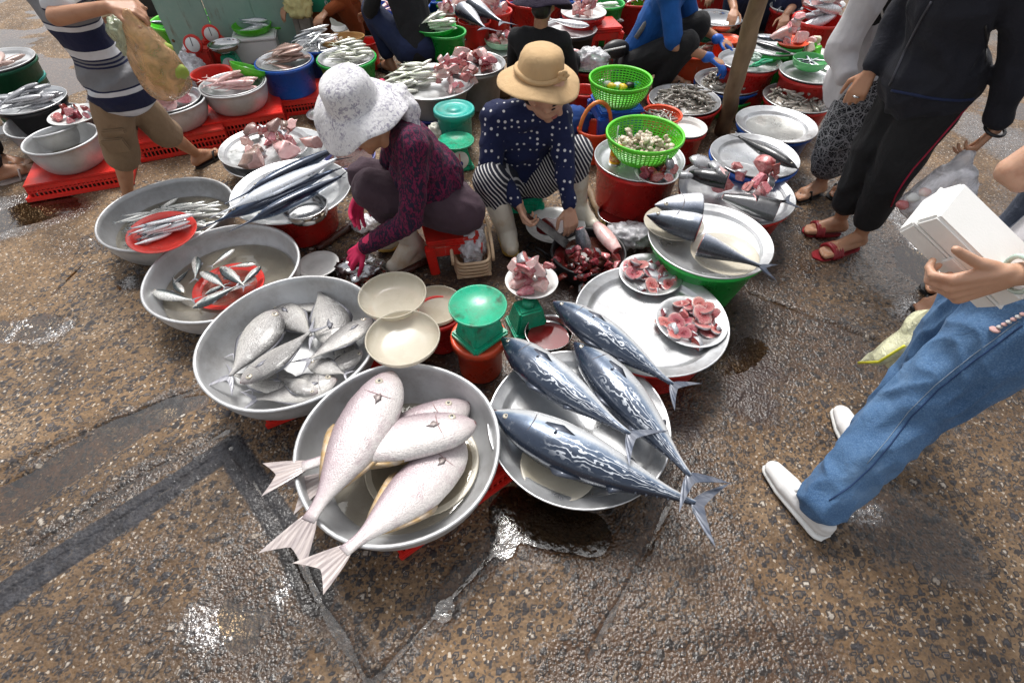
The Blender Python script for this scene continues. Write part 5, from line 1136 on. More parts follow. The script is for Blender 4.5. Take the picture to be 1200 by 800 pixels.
# sheet-metal wall, posts and sign
def metal_wall():
    a = Y(196, 40, 4.55); b = Y(358, 40, 4.75); t = thing('metal_wall', 'old green sheet metal wall with rust streaks', 'wall', (0, 0, 0)); L = (b.xy-a.xy); n = 3
    m, nt, bs_ = new_mat('rusty green paint'); v = coords(nt)
    col = ramp(nt, noise(nt, v, 3, 5, .7), [(.3, (.20, .34, .28)), (.6, (.28, .42, .35)), (.8, (.36, .45, .38))])
    rust = mth(nt, 'MULTIPLY', ramp(nt, noise(nt, coords(nt, scale=(1, 1, .12)), 9, 5, .7), [(.54, 0), (.66, 1)]), ramp(nt, noise(nt, v, 5, 4, .7), [(.45, 0), (.6, 1)]))
    nt.links.new(mix(nt, rust, col, (.16, .075, .035)), bs_.inputs['Base Color']); bs_.inputs['Roughness'].default_value = .6
    for i in range(n):
        p0 = a.xy+L*(i/n); p1 = a.xy+L*((i+1)/n-.004); dz = .008*(i % 2)
        me = from_bm('panel', lambda bm: box_bm(bm, ((p0.x+p1.x)/2, (p0.y+p1.y)/2+dz, 1.1), ((p1-p0).length, .02, 2.2), Euler((0, 0, math.atan2(L.y, L.x))), .004)); ob('sheet_panel', me, m, t)
        for k in range(5):
            c_ = p0.lerp(p1, .08); ob('rivet', mesh('rivet', *ell_prim((c_.x, c_.y-.012, .15+k*.42), (.012, .006, .012), seg=8)), M('rust', (.2, .09, .04), .7), t)
metal_wall()
for px, lab, m_, w_ in ((352, 'grey plank post at the end of the metal wall', M('grey plank', (.30, .28, .24), .7), .05), (363, 'pale concrete post beside the green sign', M('concrete post', (.36, .33, .28), .75, bmp=.3), .09)):
    p = Y(px, 40, 4.65); tag(ob('post', boxes('post', [((0, 0, 1.1), (w_, w_, 2.2))], .006), m_, None, (p.x, 4.65, 0)), lab, 'post')
def sign():
    c_ = Y(384, 5, 4.6); t = thing('sign', 'green painted sign with white lettering on the post', 'sign', c_, (0, 0, .12)); ob('board', boxes('board', [((0, 0, .07), (.36, .02, .24))], .004), M('sign green', (.01, .22, .12), .45), t)
    for txt, sz, x, z in (('HOÀI', .13, -.15, .06), ('Đ. NHCM 23', .035, -.02, 0.0), ('ĐT', .035, -.15, -.005)):
        cu = bpy.data.curves.new('txt', 'FONT'); cu.body = txt; cu.size = sz; cu.extrude = .001; o = bpy.data.objects.new('txt', cu); C.objects.link(o)
        dg = bpy.context.evaluated_depsgraph_get(); me = bpy.data.meshes.new_from_object(o.evaluated_get(dg)); bpy.data.objects.remove(o); me.materials.clear()
        ob('lettering', me, WHITE, t, (x, -.0125, z), (math.pi/2, 0, 0))
    c2 = Y(415, 2, 4.7); tag(ob('notice', boxes('notice', [((0, 0, .05), (.2, .015, .24))], .003), WHITE, None, c2), 'white notice board beside the green sign', 'notice')
sign()
tag(ob('plastic_bag', crumple('ybag', (.10, .06, .13), 4), M('pale yellow bag', (.72, .66, .30), .4), None, Y(348, 4, 4.5)), 'pale yellow bag hanging from the metal wall', 'plastic bag')
p = P(175, 12, 0); tag(ob('tub', lathe('rbk', tub_prof(.24, .22, .85), 40), RED, None, (p.x, p.y, .35)), 'red tub standing high in the dark behind the striped shirt', 'tub')
tag(ob('block', boxes('block', [((0, 0, .18), (.4, .4, .36))], .01), BLACKP, None, (p.x, p.y, 0)), 'dark block under the red tub in the shade', 'block')
# centre
K1 = tray('big aluminium tray of grey and pink fillets', .27, [(454, 99), (559, 92), (507, 116), (530, 77)], rimw=.1)
kb = tub('grey tub under the fillet tray', .262, .18, None, ALU2, xyr=(K1['x'], K1['y'], K1['r']*.9)); tub('dark blue tub under the grey fillet tub', .10, .10, None, NAVYP, xyr=(K1['x'], K1['y'], K1['r']*.8))
hp = Heap(K1, dome=.03)
pile(K1, 34, 'green_fish', 'greenish silver fish on the big fillet tray', 'fish', 'greenish fish on the fillet tray', mk_fish('mack', 'greenish fish skin'), .17, .3, .12, .5, 0, .4, .2, .5, .2, 3, cx=-.15, hp=hp)
pile(K1, 34, 'fillet', 'pink and white fish fillet on the big tray', 'fillet', 'fillets on the big tray', mk_lump((FILL, PINK, FILL, STEAKF), (.5, .24, .12), 'fil', .4, 0, 3), .14, .5, .3, .55, 0, .5, .25, .5, .2, 4, cx=.17, hp=hp)
tag(ob('glove', lump('pinkknot', (.03, .03, .03), 2, .3), M('pink glove rubber', (.72, .03, .12), .45, 0, (.55, .02, .09), 8), None, P(448, 98, .25)), 'bright pink rubber glove end by the fillet tray', 'glove')
K2 = tray('aluminium tray of dark red meat rounds and plates', .27, [(524, 76), (589, 74), (560, 90), (555, 59)], rimw=.1); under(K2, 'grey tub under the dark red meat rounds', ALU2, .92)
chunks(K2, 9, 'dark red meat round on the grey tub', 'meat rounds', (MEAT, FILL, MEAT), .16, (.5, .42, .18), .55, 3, 'meat_round', 'meat', amp=.15)
tag(ob('wooden_box', boxes('wicker_box', [((0, 0, .09), (.26, .2, .18))], .01), WOOD, None, (*P(578, 110, 0)[:2], 0), (0, 0, .3)), 'brown wooden box behind the dotted blouse', 'box')
K3 = tub('green tub with a green pan of fish across it', .32, .3, [(507, 41), (543, 34), (522.6, 46), (525, 28)], GREEN)
k3 = tray('green pan of fish laid over the green tub', .345, None, GREEN, xyr=(K3['x']-.1, K3['y']+.05, K3['r']*1.15), rimw=.1); fishes(k3, 16, 'small fish in the green pan', 'fish in the green pan', 'mack', 'greenish fish skin', .2, .6, .2, dome=.02)
K4 = tub('red tub with fish tails hanging over its edge', .27, .27, [(540, 26), (573, 24), (557, 16), (557, 31)], RED); K5 = tub('red tub heaped with white fish', .3, .3, [(566, 14), (598, 12), (582, 5), (582, 19)], RED)
fish_cut('red cut fish with a white forked tail over the red tub', 'bonito', TUNA, (.4, 1), P(545, 14, .32), P(572, 36, .30), 0, None, .2, name='cut_fish', L=.7)
fish_cut('silver fish tail hanging over the red tub edge', 'bonito', TUNA, (.5, 1), P(560, 10, .34), P(590, 27, .30), 0, None, .2, name='cut_fish', L=.75)
fishes(K4, 6, 'silver fish in the red tub with the tails', 'fish in the red tail tub', 'mack', 'cut silver skin', .24, .5, dome=.18)
chunks(K5, 12, 'white fish chunk in the heaped red tub', 'white chunks in the red tub', (FILL, SILV, FILL), .17, dome=.24)
K6 = plate('plate of pale pink fish beyond the green pan', .2, [(512, 13), (540, 11), (526, 8), (526, 17)], WHITE, .03); chunks(K6, 8, 'pale pink fish on the far plate', 'fish on the far plate', (FILL, PINK), .12); under(K6, 'red tub under the far plate of fish', RED, .8, dz=.028)
K7 = bowl('pale green bowl of pink fish behind the dark coat', .16, .06, [(570, 47), (604, 43), (587, 38), (584, 53)], M('pale green plastic', (.35, .62, .42), .4)); chunks(K7, 9, 'pink fish piece in the pale green bowl', 'fish in the pale green bowl', (PINK, FILL), .12, sd=6)
K7b = plate('white plate leaning by the pale green bowl', .11, [(560, 60), (600, 58), (580, 50), (580, 68)], WHITE, .03); under(K7b, 'grey tub under the white plate and green bowl', ALU2, .8, dz=.028)
K8 = tray('aluminium tray with one big silver fish', .27, [(640, 36), (696, 33), (667, 21), (674, 46)], rimw=.12); under(K8, 'black tub under the big silver fish', BLACKP, .85)
big_fish('big silver fish curved on the aluminium tray behind the purple hat', 'fish', 'mack', TUNA, *at2((690, 31), (640, 22), .32), None, bend=.1)
K9 = tray('white rimmed tray of pink fish strips on a red tub', .33, [(654, 13), (714, 14), (685, 6), (681, 21)], WHITE, rimw=.12); under(K9, 'red tub under the pink fish strips', REDT, .85)
chunks(K9, 18, 'pink fish strip on the white rimmed tray', 'pink strips', (PINK, FILL), .2, (.5, .14, .12), .5, 2, asp=.3, hh=.25)
K10 = tub('green tub of black and white fish', .3, .3, [(688, 2), (730, 2), (708, -5), (710, 11)], GREEN); fishes(K10, 22, 'black and white fish in the green tub', 'black and white fish', 'mack', 'scad skin', .2, .65, .2, dome=.25)
K11 = plate('green plate with bags and pink fish beside the straw hat', .27, [(668, 76), (708, 74), (688, 62), (688, 86)], M('pale green plastic', (.35, .62, .42), .4), .03); chunks(K11, 6, 'pink fish piece on the green plate', 'fish on the green plate', (PINK, FILL), .12, sd=3)
tag(ob('plastic_bag', crumple('bag11', (.10, .08, .07), 6), BAGW, None, P(694, 70, .32)), 'white plastic bag on the green plate', 'plastic bag')
K12 = tub('red bucket half full of water behind the straw hat', .23, .23, [(670, 105), (701, 105), (685, 97), (685, 114)], RED, .85, name='bucket', cat='bucket'); fill(K12, .17, MURK, 'water', K12['r']*.88)
tub('red tub under the green plate of bags', .245, .245, None, REDT, xyr=(K11['x'], K11['y'], K11['r']*.9))
p = P(702, 70, 0); stool('red plastic stool under the blue shirt', p.x, p.y+.05, 0, RED, .26, .26, .2)
# right
R10 = tray('empty wet tray with a small green bowl on it', .36, [(912.6, 78), (929, 71.5), (956, 97.6), (985, 88)], rimw=.18); under(R10, 'red tub under the tray with the small green bowl', REDT, .97)
R10b = bowl('small green bowl of tiny silver fish', .415, .06, [(930, 67), (969, 67), (948, 61), (949, 75.6)], M('mid green plastic', (.10, .42, .14), .35)); fishes(R10b, 24, 'tiny silver fish in the small green bowl', 'tiny silver fish', 'slim', 'sardine skin', .085, .7, dome=.03)
R11 = tray('grey tray with tangled green nets', .33, [(844, 68), (912.6, 77), (895, 86), (872, 56)], rimw=.1); under(R11, 'red tub under the tray of green nets', REDT, .95)
for i, (px, py) in enumerate(((880, 66), (890, 74))):
    pts = [P(px+math.cos(k*.9+i)*9+rnd.gauss(0, 2), py+math.sin(k*.9)*4, .33+.012*k/3) for k in range(22)]
    tag(ob('net', tube('net', pts, .008, 6), M('net green', (.03, .38, .18), .4) if i else M('net pale', (.5, .62, .55), .4)), ['pale net loop on the grey tray', 'green tangled net on the grey tray'][i], 'net')
R12 = tray('tray with a fat black fish and a pale one', .36, [(880, 55), (936, 58), (905, 40), (905, 66)], rimw=.1); under(R12, 'green tub under the fat black fish', GREEN, .9)
big_fish('fat black fish on the tray over the green tub', 'fish', 'barr', BLACKF, *at2((884, 50), (932, 64), .42), None, name='black_fish'); big_fish('pale grey fish lying behind the fat black fish', 'fish', 'mack', TUNA, *at2((886, 43), (928, 50), .42), None)
R13 = plate('orange dish of fish with a clear bag beyond the black fish', .42, [(911, 46), (946, 48), (926, 40), (930, 55)], ORNG, .03); chunks(R13, 6, 'fish piece on the orange dish', 'fish on the orange dish', (FILL, SILV), .14); under(R13, 'green tub under the orange dish', GREEN, .8, dz=.028)
R14 = plate('plate of cut vegetables behind the small green bowl', .37, [(938, 58), (970, 60), (955, 54), (955, 66)], WHITE, .025); chunks(R14, 7, 'pale vegetable slice on the plate', 'vegetable slices', (CREAM, LIME, FILL), .1); under(R14, 'blue tub under the plate of vegetables', BLUE, .7, dz=.023)
R15 = tub('wide red basin heaped with dark tuna', .46, .16, [(931, 19), (959, 31.6), (992, 26), (963, 12)], REDT, .85, name='basin'); tub('blue tub under the red basin of tuna', .31, .31, None, BLUE, xyr=(R15['x'], R15['y'], R15['r']*.85))
fishes(R15, 10, 'dark tuna in the wide red basin', 'dark tuna in the red basin', 'bonito', 'tuna skin', .34, .55, .3, dome=.1, hh=.2)
R16 = tray('white tray of silver fish in front of the far tubs', .38, [(905, 8), (945, 8), (925, 1), (925, 15)], WHITE, rimw=.12); under(R16, 'red tub under the far white tray', REDT, .9); fishes(R16, 9, 'silver fish on the far white tray', 'fish on the far white tray', 'mack', 'sardine skin', .22, .55)
R17 = tray('far tray of dark red fish behind the tuna basin', .5, [(945, 4), (990, 4), (967, -4), (967, 10)], ALU, rimw=.12); under(R17, 'red tub under the far dark red fish', REDT, .9); chunks(R17, 9, 'dark red fish on the far tray', 'dark red fish far', (MEAT, SILV, FILL), .2)
tub('red tub beside the far white tray', .3, .3, [(914, 20), (932, 18), (922, 12), (924, 26)], REDT)
p = P(826, 75, 0); spring_scale('green scale with a white dial and a steel bowl', p.x, p.y, 0, R_(-8), 'bowl', 1.55, green=True)
R18 = tub('red tub stuffed with clear plastic bags', .2, .2, [(784, 52), (816, 52), (800, 46), (800, 58)], RED)
tag(ob('plastic_bag', crumple('bag18', (.13, .11, .16), 2), BAGW, None, (R18['x'], R18['y'], .28)), 'big clear plastic bag standing in the red tub', 'plastic bag')
lidded_bucket('tall orange red lidded bucket behind the wooden pole', .27, .27, [(836, 47), (868, 47), (852, 42), (852, 53)], ORNG)
p = P(802, 88, 0); t = thing('tray_box', 'shallow rectangular orange red box with fish', 'box', (p.x, p.y, 0), (0, 0, -.05)); w_ = .46; dd = .3; hh_ = .17
ob('side_walls', boxes('side_walls', [((0, -dd/2, hh_/2), (w_, .012, hh_)), ((0, dd/2, hh_/2), (w_, .012, hh_)), ((-w_/2, 0, hh_/2), (.0125, dd-.01, hh_-.002)), ((w_/2, 0, hh_/2), (.0125, dd-.01, hh_-.002)), ((0, 0, hh_*.6), (w_-.01, dd-.01, .01))], .003), ORNG, t); ob('rim', boxes('rim', [((0, s*(dd/2+.008), hh_+.005), (w_+.05, .03, .014)) for s in (-1, 1)]+[((s*(w_/2+.008), 0, hh_+.0045), (.03, dd, .013)) for s in (-1, 1)], .004), ORNG, t)
rx = dict(x=p.x+.05, y=p.y, r=.13, rb=.12, z=.115, top=.12); fishes(rx, 8, 'greenish fish in the rectangular red box', 'fish in the red box', 'slim', 'greenish fish skin', .2, .6, .1, dome=.03)
for i, (px, py, lab) in enumerate(((822, 40, 'red slotted crate stood on end with a bent white handle'), (842, 38, 'red slotted crate stood on end behind the steel bowl'))):
    p = P(px, py+4, 0); t = thing('standing_crate', lab, 'crate', (p.x, p.y+.1, 0), (0, 0, .1+i*.3)); ob('panel', boxes('panel', [((0, 0, .16), (.24, .16, .32))], .012), RED, t)
    for s in (-1, 1): ob('handle_post', boxes('handle_post', [((s*.075, 0, .38), (.03, .03, .14))], .006), RED, t)
    ob('handle', boxes('handle', [((0, 0, .45), (.19, .032, .03))], .006), RED, t)
pts = [P(806, 40, .33), P(807, 28, .36), P(813, 21, .37), P(826, 20, .37)]; tag(ob('pipe', tube('pipe', pts, .03, 10), WHITE), 'bent white plastic pipe beside the red crates', 'pipe')
tag(ob('plastic_bag', crumple('tealbag', (.16, .1, .12), 9), M('blue teal bag', (.02, .20, .34), .35), None, P(782, 38, .2)), 'teal blue plastic bag behind the blue shirt', 'plastic bag')
tag(ob('storage_box', boxes('storage_box', [((0, 0, .12), (.3, .2, .24))], .05), BLUE, None, (*P(806, 24, 0)[:2], 0)), 'blue box behind the red crates', 'box')
# wooden pole
a, b = P(846, 156, 0), Y(891, -10, P(846, 156, 0).y-.32); d_ = (b-a)
pts = [a+d_*(k/14)*1.6+Vector((rnd.gauss(0, .004), rnd.gauss(0, .004), -.01 if k == 0 else 0)) for k in range(15)]
tag(ob('wooden_pole', tube('wooden_pole', pts, [.052-.0008*k+rnd.gauss(0, .0015) for k in range(15)], 14), WOOD), 'leaning weathered wooden pole between the shrimp trays', 'pole')
# basket with bags, orange carrier, blue cloth near the women
def wicker_tray():
    a = P(550, 318, 0); t = thing('wicker_basket', 'narrow beige wicker basket of clear plastic bags', 'basket', (a.x, a.y+.12, 0), (0, 0, R_(10))); wv, lv, hv = .17, .34, .11
    for i in range(5):
        z = .012+i*.0195; ob('wall_weave', tube('wall_weave', [(wv/2*math.copysign(min(1, abs(math.cos(th))**.4), math.cos(th)), lv/2*math.copysign(min(1, abs(math.sin(th))**.4), math.sin(th)), z) for th in [2*math.pi*k/36 for k in range(36)]], .0085, 6, True), RATTAN, t)
    ob('base', boxes('base', [((0, 0, .006), (wv, lv, .01))], .003), RATTAN, t)
    for s in (-1, 1): ob('handle', tube('handle', [(s*(wv/2+.012), lv*.45*math.cos(th), hv*.75+.085*math.sin(th)) for th in [math.pi*k/12 for k in range(13)]], .008, 8), RATTAN, t)
    o = tag(ob('plastic_bag', crumple('wb', (.078, .160, .10), 4), film('full clear bag', (.9, .9, .94), .75), None, t.location+Vector((0, 0, .125)), (0, 0, R_(10))), 'bundle of clear plastic bags in the wicker basket', 'plastic bag')
wicker_tray()
def carrier():
    p = P(694, 190, 0); t = thing('carrier_basket', 'orange plastic carrier basket behind the striped trousers', 'basket', (p.x, p.y+.05, 0), (0, 0, .3))
    ob('pail', lathe('carr', tub_prof(.11, .2, .85), 32), ORNG, t); ob('handle', tube('handle', [(.1*math.cos(th), .0, .19+.16*math.sin(th)) for th in [math.pi*k/12 for k in range(13)]], .012, 8), M('orange handle', (.80, .25, .06), .4), t)
    tag(ob('cloth', lump('bluecloth', (.1, .07, .09), 4, .35, 3), M('blue cloth', (.012, .06, .26), .8), None, t.location+Vector((-.12, .08, .2))), 'bundled blue cloth beside the orange carrier', 'cloth')
    tag(ob('tub', lathe('cloth_tub', tub_prof(.1, .14, .85), 32), RED, None, t.location+Vector((-.12, .08, 0))), 'small red tub under the blue cloth', 'tub')
carrier()
tag(ob('plastic_bag', crumple('wbag', (.06, .05, .07), 4), M('white purple bag', (.72, .70, .60), .4), None, P(512, 158, .1)), 'cream plastic bag beside the green scale', 'plastic bag')

# the far row of tubs that closes the view
for i, (px, py, z, m_, lab, kind) in enumerate(((468, 6, .22, BLUE, 'far blue tub of pale fish', 0), (545, 2, .2, LIME, 'far lime tub of pink fish', 1), (628, -2, .25, REDT, 'far red tub of pale fish', 0), (745, -4, .25, TEAL, 'far teal tub of dark fish', 2), (775, 4, .2, WHITE, 'far white tub of green fish', 3), (870, -2, .22, ORNG, 'far orange tub of dark fish', 2), (512, -8, .22, ALU, 'far grey tub of dark red fish', 4), (592, -8, .22, GREEN, 'far green tub of pink fish', 1), (660, -8, .22, BLUE, 'far blue tub of green fish', 3), (905, -10, .25, REDT, 'far red tub of dark red fish', 4), (215, 22, .2, BLACKP, 'far black tub of dark fish', 2), (322, 20, .2, GREEN, 'far green tub of pale fish by the metal wall', 0))):
    c_ = P(px, py, z); d_ = tub(lab, z, z, None, m_, xyr=(c_.x, c_.y, .27)); d_['z'] = z-.03; d_['rb'] = .22
    if kind == 0: fishes(d_, 9, 'pale fish in the '+lab.split(' of ')[0], 'pale fish '+lab, 'mack', 'pale fillet', .24)
    elif kind == 1: chunks(d_, 10, 'pink fish in the '+lab.split(' of ')[0], 'pink fish '+lab, (PINK, FILL), .17)
    elif kind == 2: fishes(d_, 8, 'dark fish in the '+lab.split(' of ')[0], 'dark fish '+lab, 'mack', 'tuna skin', .26)
    elif kind == 3: fishes(d_, 9, 'green fish in the '+lab.split(' of ')[0], 'green fish '+lab, 'mack', 'greenish fish skin', .24)
    else: chunks(d_, 9, 'dark red fish in the '+lab.split(' of ')[0], 'dark red fish '+lab, (MEAT, SILV), .18)
# ------------------------------------------------------------ people
def skin_mat(name, c):
    m, nt, b = new_mat(name); v = coords(nt)
    col = ramp(nt, noise(nt, v, 14, 5, .65), [(.3, tuple(x*1.12 for x in c)), (.55, c), (.75, (c[0]*.82, c[1]*.66, c[2]*.6))])
    nt.links.new(col, b.inputs['Base Color']); b.inputs['Roughness'].default_value = .48; b.inputs['Subsurface Weight'].default_value = .15
    b.inputs['Subsurface Radius'].default_value = (.01, .004, .002); bump(nt, b, noise(nt, v, 160, 3), .15, .002); return m
SKIN = skin_mat('tan skin', (.42, .215, .125)); SKINL = skin_mat('light skin', (.52, .30, .20))
HAIR = M('black hair', (.012, .010, .009), .4, 0, (.03, .024, .02), 40, stretch=(1, 1, .1), bmp=.4, bs=120)
def cloth(name, fn, rough=.85, bs=220, bst=.3, sheen=.04):
    m, nt, b = new_mat(name); v = coords(nt, jitter=False); col = fn(nt, v)
    w_ = noise(nt, v, 7, 4, .6); col = mix(nt, 1, col, ramp(nt, w_, [(.3, .78), (.7, 1.0)]), 'MULTIPLY')
    nt.links.new(col, b.inputs['Base Color']); b.inputs['Roughness'].default_value = rough; b.inputs['Sheen Weight'].default_value = sheen; b.inputs['Specular IOR Level'].default_value = .25
    h = mth(nt, 'ADD', mth(nt, 'MULTIPLY', noise(nt, v, 18, 4, .6, .5), 2.2), mth(nt, 'MULTIPLY', noise(nt, v, bs, 2), .25)); bump(nt, b, h, bst, .012); return m
def plain(c, c2=None): return lambda nt, v: ramp(nt, noise(nt, v, 5, 5, .65), [(.3, c), (.7, c2 or tuple(x*.75 for x in c))])
def dots(nt, v):
    d = voro(nt, v, 33, rand=.3); return mix(nt, ramp(nt, d, [(.20, 1), (.24, 0)]), (.012, .018, .065), (.72, .72, .74))
def leopard(nt, v):
    mp = _n(nt, 'ShaderNodeMapping'); mp.inputs['Scale'].default_value = (1.6, 1.6, .8); nt.links.new(v, mp.inputs[0])
    n = noise(nt, mp.outputs[0], 62, 2, .5, 1.0); return ramp(nt, n, [(.47, (.016, .010, .030)), (.53, (.115, .008, .040)), (.64, (.16, .012, .055))])
def stripes(nt, v):
    n = noise(nt, v, 3, 2, .5); d = _n(nt, 'ShaderNodeVectorMath', operation='DOT_PRODUCT'); nt.links.new(v, d.inputs[0]); d.inputs[1].default_value = (.80, .12, .52)
    w_ = mth(nt, 'SINE', mth(nt, 'ADD', mth(nt, 'MULTIPLY', d.outputs['Value'], 430), mth(nt, 'MULTIPLY', n, 22))); return ramp(nt, w_, [(.45, (.014, .016, .03)), (.55, (.62, .61, .60))])
def floral(nt, v):
    a = noise(nt, v, 75, 3, .6, 1); b_ = noise(nt, v, 11, 3); f = mth(nt, 'MULTIPLY', ramp(nt, a, [(.50, 0), (.58, 1)]), ramp(nt, b_, [(.36, .15), (.56, .9)])); return mix(nt, f, (.74, .73, .74), (.32, .30, .38))
def paisley(nt, v):
    d = voro(nt, v, 26, 'Distance', 'DISTANCE_TO_EDGE'); a = noise(nt, v, 62, 2, .5, 1.5); f = mth(nt, 'MAXIMUM', ramp(nt, d, [(.03, .8), (.06, 0)]), ramp(nt, mth(nt, 'ABSOLUTE', mth(nt, 'SUBTRACT', a, .5)), [(.025, .75), (.05, 0)])); return mix(nt, f, (.010, .011, .015), (.38, .38, .40))
def polo(nt, v):                                    # broad bands of navy, white and grey, stepped at a side seam
    s = _n(nt, 'ShaderNodeSeparateXYZ'); nt.links.new(v, s.inputs[0]); st = ramp(nt, s.outputs[0], [(.0, 0), (.0005, .055)], 'CONSTANT')
    z = mth(nt, 'ADD', s.outputs[2], mth(nt, 'MULTIPLY', ramp(nt, mth(nt, 'ADD', mth(nt, 'MULTIPLY', s.outputs[0], 1.0), 2.32), [(.499, 0), (.5, 1)]), .055)); f = mth(nt, 'FRACT', mth(nt, 'MULTIPLY', z, 3.9))
    W, N, G_ = (.66, .67, .70), (.014, .018, .055), (.20, .20, .21)
    return ramp(nt, f, [(0, G_), (.26, N), (.29, G_), (.32, N), (.35, G_), (.38, N), (.41, W), (.55, N), (.86, W), (.94, N), (.965, G_)], 'CONSTANT')
def denim(nt, v):
    a = noise(nt, v, 260, 2, .8); b_ = noise(nt, v, 6, 4, .6); c = ramp(nt, b_, [(.3, (.045, .115, .25)), (.6, (.085, .18, .34)), (.8, (.17, .28, .44))]); return mix(nt, ramp(nt, a, [(.45, 0), (.65, .45)]), c, (.20, .33, .52))
CL = dict(dots=cloth('navy dotted knit', dots), leopard=cloth('maroon mottled knit', leopard), stripes=cloth('black white striped cotton', stripes), floral=cloth('floral white cotton', floral), paisley=cloth('black paisley cotton', paisley),
          polo=cloth('striped polo knit', polo), denim=cloth('blue denim', denim, .8, 320, .3), khaki=cloth('khaki twill', plain((.30, .205, .125), (.235, .155, .09))), black=cloth('black jersey', plain((.020, .020, .022))), navy=cloth('near black navy fleece', plain((.022, .023, .032), (.016, .017, .024))),
          white=cloth('white sweatshirt', plain((.66, .64, .66), (.58, .56, .58)), .9, 240, .2), mauve=cloth('dark mauve trousers', plain((.075, .045, .06), (.055, .033, .045))), rust=cloth('rust brown cotton', plain((.30, .075, .02))), blue=cloth('blue jersey', plain((.012, .10, .36), (.010, .075, .28))), purple=cloth('dark purple felt', plain((.028, .018, .04))),
          straw=cloth('tan straw weave', plain((.62, .43, .235), (.55, .36, .18)), .8, 300, .25), slate=cloth('slate cotton', plain((.10, .12, .17))), cream=cloth('cream hat cotton', plain((.66, .56, .36))), navyj=cloth('navy cloth', plain((.02, .03, .08))))
PINKG = MATS['pink glove rubber']; BLUEG = M('blue glove rubber', (.02, .13, .55), .4); BOOT = M('white rubber boot', (.66, .62, .52), .35, 0, (.5, .36, .2), 9, .5, .75, .08, 30); SOLE = M('amber boot sole', (.52, .34, .08), .5)

def hand(Wr, d, n, side=1, curl=.45, s=1, spread=.10, thumb=.5, r=.0085, tup=False):
    d = Vector(d).normalized(); n = Vector(n); n = (n-d*n.dot(d)).normalized(); l = d.cross(n)*side; Wr = Vector(Wr); out = []
    K = []
    for i in range(4):
        off = (.030, .010, -.010, -.028)[i]*s; K.append(Wr+d*(.088, .092, .088, .078)[i]*s+l*off)
        out.append(cap_prim(Wr+l*off*.45+d*.008*s, .015*s, K[i], .0115*s))
    for i in range(4):
        L = (.072, .080, .074, .058)[i]*s; dd = (d+l*(.5-i/3)*spread*2).normalized(); p = K[i]; a = 0; c_ = curl*(.85+.15*i)
        for q_, (fr, rr) in enumerate(((.44, 1.0), (.31, .92), (.25, .8))):
            a += c_*(.9, 1.1, .7)[q_]; v = dd*math.cos(a)+n*math.sin(a); e = p+v*L*fr; out.append(cap_prim(p, r*s*(1.08 if q_ == 0 else rr*1.05), e, r*s*rr, 10)); p = e
    p = Wr+d*.022*s+l*.022*s+n*.006*s; v = (d*.62+l*.72+n*.25*thumb).normalized() if not tup else (l*.70+d*.70).normalized(); e = p+v*.045*s; out.append(cap_prim(p, .0135*s, e, .0105*s, 10))
    v2 = (d*.86+l*(.45-.5*thumb)+n*.5*thumb).normalized() if not tup else (l*.80+d*.55).normalized(); f = e+v2*.032*s; out.append(cap_prim(e, .0105*s, f, .0095*s, 10)); out.append(cap_prim(f, .0095*s, f+(v2+n*.15*thumb).normalized()*.024*s, .0078*s, 10))
    return out
def foot(an, toe, s=1, r=.032, barefoot=True):
    an = Vector(an); toe = Vector(toe); d = (toe-an); d.z = 0; d.normalize(); l = Vector((-d.y, d.x, 0)); base = toe.z
    heel = an-d*.035*s; heel.z = base+.028*s; ball = an.lerp(toe, .62); ball.z = base+.026*s; out = [cap_prim(an, r*1.05*s, heel, .03*s), cap_prim(an, r*s, ball, .026*s), cap_prim(heel, .028*s, ball, .026*s)]
    for k in (-1, 1): out.append(cap_prim(heel+l*k*.006, .024*s, ball+l*k*.02*s, .022*s))
    for i in range(5):
        o = (.034, .015, 0, -.015, -.028)[i]*s; L = (.055, .056, .05, .043, .036)[i]*s; rr = (.0135, .0095, .009, .0085, .008)[i]*s; a = ball+l*o+d*.008; a.z = base+.016*s; b_ = a+d*L; b_.z = base+rr*1.05; out.append(cap_prim(a, rr*1.15, b_, rr, 8))
    return out
def lim(a, ra, b, rb): return cap_prim(a, ra, b, rb)
def torso_prims(J, g=0, s=1, top=True):
    w_ = (Vector(J['sh'][0])-Vector(J['sh'][1])).normalized(); c = Vector(J['chest']); p = Vector(J['pelvis']); n = Vector(J['neck']); mid = p.lerp(c, .5)
    o = [cap_prim(p, (.135+g)*s, mid, (.125+g)*s, 18, (w_, .74)), cap_prim(mid, (.125+g)*s, c, (.142+g)*s, 18, (w_, .72))]
    sm_ = (Vector(J['sh'][0])+Vector(J['sh'][1]))/2
    for k in (0, 1): o.append(cap_prim(c, (.10+g)*s, Vector(J['sh'][k]).lerp(sm_, .12), (.062+g)*s)); o.append(cap_prim(sm_.lerp(n, .3), (.058+g)*s, J['sh'][k], (.056+g)*s))
    return o
